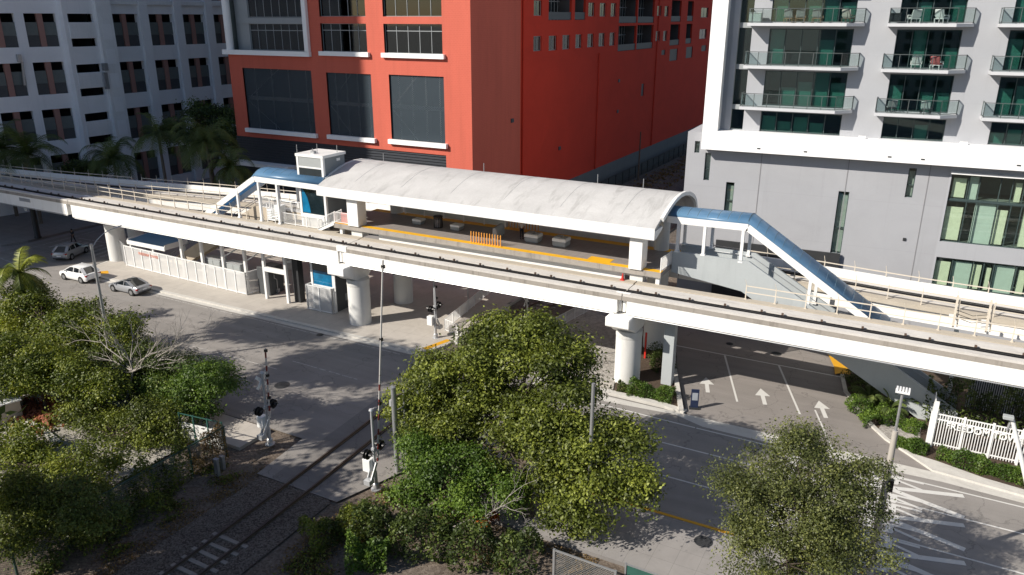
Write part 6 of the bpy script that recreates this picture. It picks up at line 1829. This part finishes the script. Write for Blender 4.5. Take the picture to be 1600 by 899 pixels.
def tree(name, lab, cat, base, lobes, nclump, nleaf, size, mt, seed=0, r0=.25, bark=None, spread=.42, group=None, shell=.6, bare=0, tonebias=0.0, extra=None):
    global rng
    rng = np.random.default_rng(100+seed); rs = random.Random(seed)
    t = thing(name, lab, cat, base, 0, group)
    L = [(x-base[0],y-base[1],z-base[2],rx,ry,rz,wt) for (x,y,z,rx,ry,rz,wt) in lobes]
    nclump = int(nclump*.8); nleaf = int(nleaf*3.5); spread *= 1.22; size *= .78
    C_ = clumps(L, nclump, spread, shell)
    C_ = C_[C_[:,2] > .25]
    b = MB(); limb_tubes(b, (0,0,-.1), [tuple(c) for c in C_], r0, rs)
    b.build('trunk', bark or BARK, t, smooth=True)
    k = len(C_); cnt = rng.integers(int(nleaf*.45), int(nleaf*1.5), size=k)
    idx = np.repeat(np.arange(k), cnt)
    sc = rng.uniform(.65,1.3,size=(k,1))*np.array([[1,1,.5]])*spread
    P_ = C_[idx]+np.clip(rng.normal(size=(len(idx),3)),-2.2,2.2)*sc[idx]
    ct = rng.normal(.5,.22,size=k)+tonebias
    tone = ct[idx]+rng.normal(0,.16,size=len(idx))
    ok = P_[:,2] > .1
    o_ = P_[ok]-C_[idx][ok]
    leaf_mesh('crown', P_[ok], size, mt, t, tone[ok], out=o_/ (np.linalg.norm(o_,axis=1)[:,None]+.01))
    return t
def lobe(u, v, y, rx, ry, rz, wt=1.0):
    p = PY(u, v, y); return (p[0],p[1],p[2],rx,ry,rz,wt)

# large olive tree in the middle foreground
bx = G(812,826)
tree('broadleaf_tree','large spreading olive green tree in the centre foreground beside the track','tree',(bx[0],bx[1]+1.2,0),
     [lobe(800,555,37,3.1,2.6,1.5),lobe(720,590,36.5,3.0,2.5,1.8),lobe(880,580,37,2.6,2.4,1.8),lobe(670,600,36,1.9,1.8,1.6),lobe(770,640,36,3.0,2.4,1.6,.6),lobe(860,660,35.5,2.5,2.2,1.6,.8),lobe(950,710,35,2.6,2.3,2.0),lobe(910,780,34,2.1,1.9,1.6),lobe(690,670,35.5,2.2,2.0,1.9),lobe(985,760,34.5,1.2,1.2,1.3,.9),lobe(890,685,35.6,2.0,1.8,1.4),lobe(850,745,34.6,1.6,1.5,1.1,.6),lobe(735,640,36,1.8,1.7,1.5),lobe(760,520,37.5,1.6,1.5,1.0),lobe(850,520,37.5,1.5,1.5,1.0),lobe(640,640,36,1.3,1.3,1.4),lobe(860,720,34.8,1.8,1.7,1.3,.7),lobe(780,700,35,1.6,1.6,1.2,.5)],
     430, 150, .245, LEAF_OLIVE, 1, .36, spread=.44, shell=.55)
tree('broadleaf_tree','fresh green bushy tree leaning against the left foot of the large olive tree','tree',(-22.3,31.3,0),
     [lobe(700,735,32.4,2.4,1.9,1.7),lobe(640,790,31.6,1.8,1.5,1.4),lobe(760,770,32,1.9,1.6,1.5),lobe(690,820,31.2,2.2,1.6,1.3),lobe(660,705,32.6,1.3,1.3,1.1)],
     190, 105, .21, LEAF_FRESH, 2, .16, spread=.36)
def lobeG(u, v, z, rx, ry, rz, wt=1.0):
    p = G(u, v, z); return (p[0],p[1],p[2],rx,ry,rz,wt)
_q = G(60,590,2.8)
tree('broadleaf_tree','low yellow green tree at the left edge between the street and the sheet metal lean-to','tree',(_q[0],_q[1],0),
     [lobeG(10,555,3.4,2.2,1.9,1.4),lobeG(65,570,3.2,2.3,1.9,1.4),lobeG(115,585,3.0,2.0,1.7,1.3),lobeG(25,590,2.6,2.0,1.6,1.1),lobeG(150,605,2.8,1.6,1.4,1.1)], 170, 110, .24, LEAF_YEL, 41, .16, spread=.4)
_q = G(40,780,2.2)
tree('broadleaf_tree','fresh green sapling thicket low at the left edge below the bright tree','tree',(_q[0],_q[1],0),
     [lobeG(30,770,2.6,1.3,1.2,1.1),lobeG(80,800,2.4,1.2,1.1,1.0),lobeG(20,830,2.2,1.2,1.1,1.0),lobeG(130,810,2.0,1.0,.9,.9)], 110, 100, .18, LEAF_OLIVE, 42, .1, spread=.33)
# right tree
tree('broadleaf_tree','grey green small-leaved tree in front of the painted lanes at the lower right','tree',(-2.6,33.8,.1),
     [lobe(1250,735,34.5,2.6,2.3,1.5),lobe(1190,775,34,2.3,2.2,1.5),lobe(1310,760,34.5,2.2,2.1,1.4),lobe(1245,820,33.5,3.2,2.5,1.7),lobe(1200,870,33,2.6,2.2,1.5),lobe(1320,850,33.5,1.9,1.8,1.5),lobe(1255,695,35,1.2,1.2,.7),lobe(1365,740,34.8,.9,.9,.7),lobe(1150,750,34.3,1.1,1.1,1.0)],
     260, 110, .155, LEAF_GREY, 3, .22, spread=.36, shell=.5)
# left group
tree('broadleaf_tree','broad yellow green tree at the left edge above the vacant yard','tree',(-60.5,34.8,0),
     [lobe(38,468,36.6,2.8,2.2,1.4),lobe(40,500,36,3.0,2.4,1.5),lobe(125,505,35.6,3.0,2.4,1.5),lobe(30,540,35,3.4,2.6,1.8),lobe(110,555,34.5,3.8,2.6,1.8),lobe(185,520,35.2,2.0,1.8,1.2),lobe(20,575,34.4,2.6,2.0,1.4),lobe(70,585,34,2.2,1.8,1.2),lobe(-10,520,35.5,2.6,2.2,1.5),lobe(8,620,33.4,1.5,1.3,.9)],
     420, 105, .26, LEAF_YEL, 4, .3, spread=.48)
tree('broadleaf_tree','dark bushy tree under the bare pale branches left of the street','tree',(-52.5,33.2,0),
     [lobe(150,575,34,3.4,2.6,1.6),lobe(210,600,33.5,3.0,2.3,1.5),lobe(100,600,33,2.8,2.2,1.4),lobe(240,640,32.5,2.4,2.0,1.3),lobe(270,575,34,2.2,2.0,1.3),lobe(150,620,32.6,2.4,2.0,1.4),lobe(230,560,34.6,2.0,1.8,1.1)],
     250, 100, .22, LEAF_DARK, 5, .2, spread=.42, tonebias=.1)
tree('broadleaf_tree','fresh green tree with a crown lobe reaching over the yard corner by the crossing','tree',(-43.2,32.3,0),
     [lobe(330,590,33.5,1.9,1.6,1.1),lobe(270,610,33,2.0,1.8,1.2),lobe(230,660,31.5,1.8,1.6,1.2),lobe(300,630,32.5,1.5,1.4,.9)],
     150, 100, .21, LEAF_FRESH, 6, .16, spread=.36)
tree('broadleaf_tree','dull green tree standing behind the vine covered chain-link fence','tree',(-44.3,27.6,0),
     [lobe(130,640,29.2,2.0,1.7,1.2),lobe(250,690,28.9,1.5,1.4,1.2),lobe(180,680,28.3,2.6,2.2,1.5),lobe(220,700,28.6,1.9,1.8,1.5),lobe(140,660,28.6,2.0,1.9,1.3),lobe(120,720,27.3,1.6,1.5,1.2,.7),lobe(230,660,29.3,1.9,1.8,1.4),lobe(170,720,27.6,1.9,1.7,1.3),lobe(200,740,27.6,1.4,1.3,1.1),lobe(120,680,28.2,1.8,1.6,1.2),lobe(260,660,29.8,1.6,1.5,1.2)],
     190, 100, .21, LEAF_OLIVE, 7, .18, spread=.4)
tree('broadleaf_tree','bright yellow green tree at the left edge in front of the beige container','tree',(-47.3,22.2,0),
     [lobe(25,690,23.8,1.9,1.7,1.1),lobe(130,770,22.4,1.4,1.3,1.1),lobe(150,720,24.2,1.5,1.4,1.1),lobe(0,790,21.8,1.5,1.4,1.2),lobe(100,760,22.6,1.5,1.4,1.1),lobe(60,780,22,1.6,1.5,1.2),lobe(30,720,23.2,2.0,1.8,1.2),lobe(70,730,23.2,1.6,1.5,1.1),lobe(10,760,22.6,1.7,1.6,1.2)],
     150, 100, .22, LEAF_YEL, 8, .16, spread=.38)
tree('broadleaf_tree','dark sparse tree filling the lower left corner','tree',(-41.2,19.0,0),
     [lobe(60,820,19.4,1.8,1.5,1.3),lobe(20,860,19,1.6,1.4,1.2),lobe(90,870,18.8,1.3,1.2,1.1),lobe(150,800,19.6,1.2,1.1,.9),lobe(0,800,19.6,1.5,1.4,1.2),lobe(110,770,19.8,1.3,1.2,1.1,.8),lobe(40,780,20,1.6,1.5,1.2),lobe(90,800,19.6,1.3,1.2,1.1)],
     130, 90, .19, LEAF_DARK, 9, .15, spread=.36, tonebias=.12)
def bare_tree(lab, base, tips, seed, r0=.14):
    rs = random.Random(seed); t = thing('bare_tree', lab, 'tree', base)
    tr = MB(); B0 = Vector((0,0,-.1)); b = MB()
    cen = sum((Vector(q) for q in tips), Vector())/len(tips)-Vector(base)
    top = cen*.55
    tr.tube([B0, top*.5+Vector((.1,.1,.2)), top], r0, 8, r0*.6); tr.build('trunk', BAREWOOD, t, smooth=True)
    def grow(p, d, L, r_, lv):
        q = p+d*L; m_ = p.lerp(q,.5)+Vector((rs.uniform(-1,1),rs.uniform(-1,1),rs.uniform(-.4,1)))*L*.1
        b.tube([p,m_,q], r_, 5, r_*.6)
        if lv == 0: return
        for i in range(rs.choice((2,3,3))):
            nd = (d+Vector((rs.uniform(-1,1),rs.uniform(-1,1),rs.uniform(-.5,.7)))*.75).normalized()
            grow(q if i else m_, nd, L*rs.uniform(.55,.82), r_*.6, lv-1)
    for q in tips:
        v = Vector(q)-Vector(base)-top
        grow(top, v.normalized(), v.length*.5, r0*.55, 4)
    b.build('branches', BAREWOOD, t)
bare_tree('leafless pale grey tree spreading bare twigs over the dark bush by the street',(-49.6,31.8,0),[PY(255,530,32.8),PY(300,525,33.4),PY(185,520,33.0),PY(225,565,32.4),PY(150,550,32.8),PY(275,560,32.8),PY(205,500,33.4),PY(240,545,32.6),PY(290,545,33.2),PY(170,580,32.4),PY(130,510,33.4)],21,.10)
bare_tree('small leafless twiggy shrub under the fresh green bushy tree',(-20.4,30.6,0),[PY(790,800,31),PY(735,830,30.8),PY(820,770,31.3)],22,.07)
# trees standing just outside the picture on the left: their shade lies over the street and the track bed
for i, (x, y, h, r_, lab) in enumerate(((-58.4,22.2,20.8,3.9,'tall tree beyond the left picture edge, shading the street'),(-70.5,24.5,22.5,3.6,'second tall tree beyond the left picture edge, farther along the yard'),(-48.6,17.6,19.8,3.6,'tall tree beyond the lower left picture edge beside the yard'),(-38.5,9.5,12.0,4.2,'broad tree below the lower left picture corner by the chain-link fence'),(-33,4,12,4,'tree below the bottom picture edge left of the track'),(-43,14.5,11,3.6,'tree beyond the lower left picture corner inside the yard'))):
    tree('broadleaf_tree', lab, 'tree', (x,y,0), [(x,y,h,r_,r_,r_*.6,1),(x+1.8,y+1.2,h-1.6,r_*.7,r_*.7,r_*.5,1),(x-1.5,y-1,h-1.5,r_*.7,r_*.7,r_*.5,1)], 150, 40, .62, LEAF_OLIVE, 60+i, .35, spread=.75)
# palms: trunk, fronds
def palm(lab, x, y, h, seed, nf=22, L=3.4, droop=.9, mt=None, grp='palm trees in front of the garage', trunk=.2, z=0.0, name='palm_tree'):
    global rng
    rng = np.random.default_rng(300+seed); rs = random.Random(seed)
    t = thing(name, lab, 'palm', (x,y,z), 0, grp)
    b = MB(); b.tube([(0,0,-.1),(.08,.05,h*.5),(.0,.0,h)], trunk*1.25, 12, trunk*.8); b.lathe([(trunk*.8,h-.5),(trunk*1.1,h-.1),(trunk*.6,h+.35),(.001,h+.5)], n=10); b.build('trunk', bark_mat('palm_bark',(.17,.15,.125)) if 'palm_bark' not in bpy.data.materials else bpy.data.materials['palm_bark'], t, smooth=True)
    vs = []; fs = []; tn = []
    sp = MB()
    for i in range(nf):
        az = 2*math.pi*(i*.381966)+rs.uniform(-.2,.2); el = math.radians(rs.uniform(-18,78)); Lf = L*rs.uniform(.8,1.1)
        d = Vector((math.cos(az)*math.cos(el),math.sin(az)*math.cos(el),math.sin(el)))
        P_ = []; p = Vector((0,0,h+.2))
        for s_ in range(12):
            P_.append(p.copy()); p = p+d*Lf/11; d = (d+Vector((0,0,-droop*.16*(s_/4+.4)))).normalized()
        sp.tube(P_, .035, 4, .008)
        tone = rs.uniform(.15,.9)
        for s_ in range(1,12):
            c = P_[s_]; a = (P_[s_]-P_[s_-1]).normalized(); side = a.cross(Vector((0,0,1)));
            if side.length < .05: side = Vector((1,0,0))
            side.normalize(); ll = Lf*.24*math.sin(math.pi*min(.97,(s_+.6)/12.5))**.6+.08
            for sg in (-1,1):
                for q_ in (0,.33,.66):
                    c2_ = P_[s_-1].lerp(c,q_)
                    tip = c2_+side*sg*ll*.85+a*ll*.5+Vector((0,0,-ll*.38*rs.uniform(.6,1.4)))
                    k = len(vs); wv = a*.045
                    vs += [c2_-wv,c2_+wv,tip]; fs.append((k,k+1,k+2)); tn.append(tone+rs.uniform(-.15,.15))
    sp.build('frond_stem', LEAF_PALM if mt is None else mt, t)
    me = bpy.data.meshes.new('fronds'); me.from_pydata([tuple(v) for v in vs], [], fs); me.update()
    at = me.attributes.new('tone','FLOAT','FACE'); at.data.foreach_set('value', np.clip(np.array(tn),0,1).astype(np.float32))
    me.materials.append(mt or LEAF_PALM); o = bpy.data.objects.new('fronds', me); COL.objects.link(o); o.parent = t
    return t
def palm_at(lab, u, v, y, seed, **kw):
    p = PY(u, v, y); return palm(lab, p[0], p[1], p[2]-.2, seed, **kw)
palm_at('broad drooping palm at the far left edge before the garage', 42,240,61,1, nf=34, L=5.8)
palm_at('second palm at the far left, lower and half hidden by the track rail', 4,232,62,2, nf=26, L=5.2)
palm_at('bushy palm in front of the garage stair bay', 176,246,69,3, nf=40, L=5.6, droop=1.1)
palm_at('tall slim palm before the garage with clear pale trunk', 247,210,72,4, nf=30, L=4.8)
palm_at('feathery palm between garage and red building, crown highest of its group', 322,222,70,5, nf=40, L=5.6, droop=1.15)
palm_at('low dense palm beside the left corner of the red building', 362,262,68.5,6, nf=34, L=4.4, droop=1.1)
tree('broadleaf_tree','dark leafy tree in the shade between garage and red building','tree',(-95,82,0),[lobe(330,190,82,4.5,3.5,3.0),lobe(290,215,82,3.5,3,2.5),lobe(355,215,80,3,3,3)], 110, 80, .4, LEAF_DARK, 31, .3, spread=.7)
tree('broadleaf_tree','dark shrub at the foot of the garage behind the rear track','shrub',(-108,70,0),[lobe(135,268,70,3,2.5,1.6)], 50, 80, .35, LEAF_DARK, 32, .15, spread=.6)
p = PY(28,420,37)
palm('bright yellow green feather palm at the left edge above the leafy tree', p[0], 37, p[2]-.6, 9, nf=30, L=3.2, droop=.8, mt=LEAF_YEL, grp=None, trunk=.1)
# fan palms and shrubs in the right bed
for i, (u, v, lab) in enumerate(((1392,632,'low fan palm in the sun patch of the right planting bed'),(1360,618,'dark fan palm in the shade at the back of the right planting bed'),(1418,628,'fan palm beside the stair foot in the right planting bed'))):
    q = G(u, v, .9); palm(lab, q[0], q[1], .35, 40+i, nf=20, L=1.5, droop=.6, grp='fan palms in the right planting bed', trunk=.12, z=.1, name='fan_palm')
def hedge(lab, pts, h, wd, n, mt, seed, size=.13, z=.1):
    global rng
    rng = np.random.default_rng(500+seed); t = thing('hedge', lab, 'hedge', (pts[0][0],pts[0][1],z))
    P_ = np.array([(a-pts[0][0],c-pts[0][1]) for a,c in pts]); seg = np.linalg.norm(np.diff(P_,axis=0),axis=1); cum = np.concatenate([[0],np.cumsum(seg)])
    s_ = rng.uniform(0,cum[-1],n); k = np.clip(np.searchsorted(cum,s_)-1,0,len(seg)-1); f_ = (s_-cum[k])/seg[k]
    c = P_[k]+(P_[k+1]-P_[k])*f_[:,None]
    d = (P_[k+1]-P_[k])/seg[k][:,None]; nn = np.stack([-d[:,1],d[:,0]],1)
    a = rng.uniform(0,math.pi,n); r_ = rng.uniform(.6,1.05,n)**.5
    bump = 1+.22*np.sin(s_*2.1+seed)+.14*np.sin(s_*5.3+1)+rng.normal(0,.06,n)
    xy = c+nn*(np.cos(a)*r_*wd/2*bump)[:,None]; zz = np.sin(a)*r_*h*bump
    tone = .45+.22*np.sin(s_*3.1)+rng.normal(0,.2,n)
    leaf_mesh('foliage', np.column_stack([xy,zz]), size, mt, t, tone)
    b = MB(); rs = random.Random(seed); b.tube([(q[0],q[1],.01) for q in P_], .03, 4)
    for i in range(int(cum[-1]/.5)):
        s0 = i*.5+.2; kk = int(min(len(seg)-1,max(0,np.searchsorted(cum,s0)-1))); q = P_[kk]+(P_[kk+1]-P_[kk])*(s0-cum[kk])/seg[kk]
        for j in range(3): b.tube([(q[0],q[1],0),(q[0]+rs.uniform(-wd/3,wd/3),q[1]+rs.uniform(-wd/3,wd/3),h*.75)], .015, 4)
    b.build('stems', BARK, t)
hedge('clipped green hedge in the planter right of the round pier',[(-17.3,51.4),(-15.4,51.4),(-13.9,51.5)],.85,1.5,5200,LEAF_HEDGE,1)
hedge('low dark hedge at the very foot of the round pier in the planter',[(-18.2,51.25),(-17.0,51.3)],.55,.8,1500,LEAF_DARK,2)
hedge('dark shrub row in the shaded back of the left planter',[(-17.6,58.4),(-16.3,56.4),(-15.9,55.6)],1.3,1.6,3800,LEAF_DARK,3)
hedge('bright green hedge below the lettered white fence',[(3.6,52.2),(5.2,51.75),(7.0,51.5),(9.5,51.3),(13,51.2)],.75,1.5,12000,LEAF_HEDGE,4)
hedge('short green hedge at the left gate post of the lettered fence',[(1.0,52.5),(2.2,52.3),(3.0,52.1)],.6,1.1,3400,LEAF_HEDGE,5)
hedge('leafy shrub strip along the driveway kerb, nearest the lamp pole',[(-1.9,57.4),(-.9,55.4),(-.2,54.2)],.75,1.5,4600,LEAF_FRESH,6)
hedge('leafy shrub strip behind the lamp pole in the right planting bed',[(-.2,56.6),(1.2,55.4),(2.6,54.9)],.7,1.4,4200,LEAF_FRESH,7)
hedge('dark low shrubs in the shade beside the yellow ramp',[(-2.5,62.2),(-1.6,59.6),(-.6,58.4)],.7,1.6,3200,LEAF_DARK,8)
hedge('vine hedge climbing the middle of the chain-link fence',[(-37.65,22.0),(-37.55,27.4)],2.3,.9,5200,LEAF_OLIVE,9,.16,-.05)
hedge('brown vine tangle on the far end of the chain-link fence',[(-37.6,27.6),(-37.5,30.2)],2.0,.7,2600,LEAF_DRY,10,.15,-.05)
hedge('scrubby green growth at the left foot of the chain-link fence',[(-36.9,19.5),(-36.6,22.6),(-36.2,25.0)],.8,1.6,2600,LEAF_OLIVE,11,.15,-.05)
hedge('orange dry bush under the large olive tree',[(-19.6,31.9),(-18.2,31.9)],.7,1.0,900,LEAF_ORANGE,12,.14,0)
hedge('dark green thicket at the bottom picture edge under the large olive tree',[(-24.5,27.8),(-21.5,28.6),(-17.5,29.4),(-14.5,30.2)],1.6,2.6,9000,LEAF_DARK,13,.18,0)
hedge('sunlit scrub bush right of the track bed at the bottom edge',[(-26.4,25.6),(-25.2,27.6),(-24.0,29.2)],1.3,1.9,5200,LEAF_OLIVE,14,.16,0)
hedge('bright green creeper at the bottom edge left of the tree thicket',[(-23.4,25.6),(-21.6,26.6)],1.5,1.6,3200,LEAF_FRESH,15,.18,0)
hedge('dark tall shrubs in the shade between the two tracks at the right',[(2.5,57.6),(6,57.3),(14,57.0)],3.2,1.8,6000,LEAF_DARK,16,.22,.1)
# ground cover nobody could count
def scatter(name, lab, poly, n, size, mt, seed, h=.25, z=0.0):
    global rng
    rng = np.random.default_rng(700+seed); xs_ = [p[0] for p in poly]; ys_ = [p[1] for p in poly]
    P_ = np.column_stack([rng.uniform(min(xs_),max(xs_),n*3),rng.uniform(min(ys_),max(ys_),n*3)])
    ins = np.zeros(len(P_),bool); j = len(poly)-1
    for i in range(len(poly)):
        xi,yi = poly[i]; xj,yj = poly[j]
        cnd = ((yi > P_[:,1]) != (yj > P_[:,1])) & (P_[:,0] < (xj-xi)*(P_[:,1]-yi)/(yj-yi+1e-9)+xi)
        ins ^= cnd; j = i
    P_ = P_[ins]
    cl_ = np.sin(P_[:,0]*1.3+seed)+np.sin(P_[:,1]*1.7+P_[:,0]*.6)+np.sin(P_[:,0]*3.1-P_[:,1]*2.3)*.6
    P_ = P_[cl_+rng.normal(0,.6,len(P_)) > .3][:n]
    k = len(P_)
    o = leaf_mesh(name, np.column_stack([P_, z+rng.random(k)**1.6*h]), size, mt, None, rng.normal(.5,.25,k), up=.2)
    tag(o, lab, 'ground cover', kind='stuff')
scatter('weeds','low green and brown weeds between chain-link fence and ballast',[(-37.3,12),(-34.6,12),(-34.8,29.6),(-37.3,30.2)],5200,.15,LEAF_OLIVE,1,.3,-.1)
scatter('dry_leaves','dry brown leaves and grass on the bare verge beside the ballast',[(-37.3,12),(-33.5,12),(-33.6,30.4),(-37.2,31.2)],5200,.11,LEAF_DRY,2,.1,-.1)
scatter('scrub_grass','dry scrub grass right of the ballast at the bottom edge',[(-28.2,12),(-24.0,12),(-23.4,32),(-26.4,32.3),(-26.8,29)],7000,.14,LEAF_DRY,3,.3,-.1)
scatter('green_weeds','green weeds right of the ballast at the bottom edge',[(-27.4,12),(-22.0,12),(-22.4,30),(-25.6,29.6)],6500,.15,LEAF_OLIVE,4,.45,-.1)
scatter('leaf_litter','brown leaf litter under the large olive tree',[(-23,28),(-12,30),(-12,32.3),(-23,32.2)],3500,.12,LEAF_DRY,5,.08,-.1)
scatter('alley_weeds','thin dry weeds on the alley dirt beside the red side wall',[(-45,90),(-38,90),(-38,170),(-45,170)],3000,.4,LEAF_DRY,6,.3,-.04)
scatter('yard_weeds','weeds creeping over the pale vacant yard',[(-60,14),(-38,14),(-38,30),(-60,30)],6000,.17,LEAF_OLIVE,7,.3,-.02)
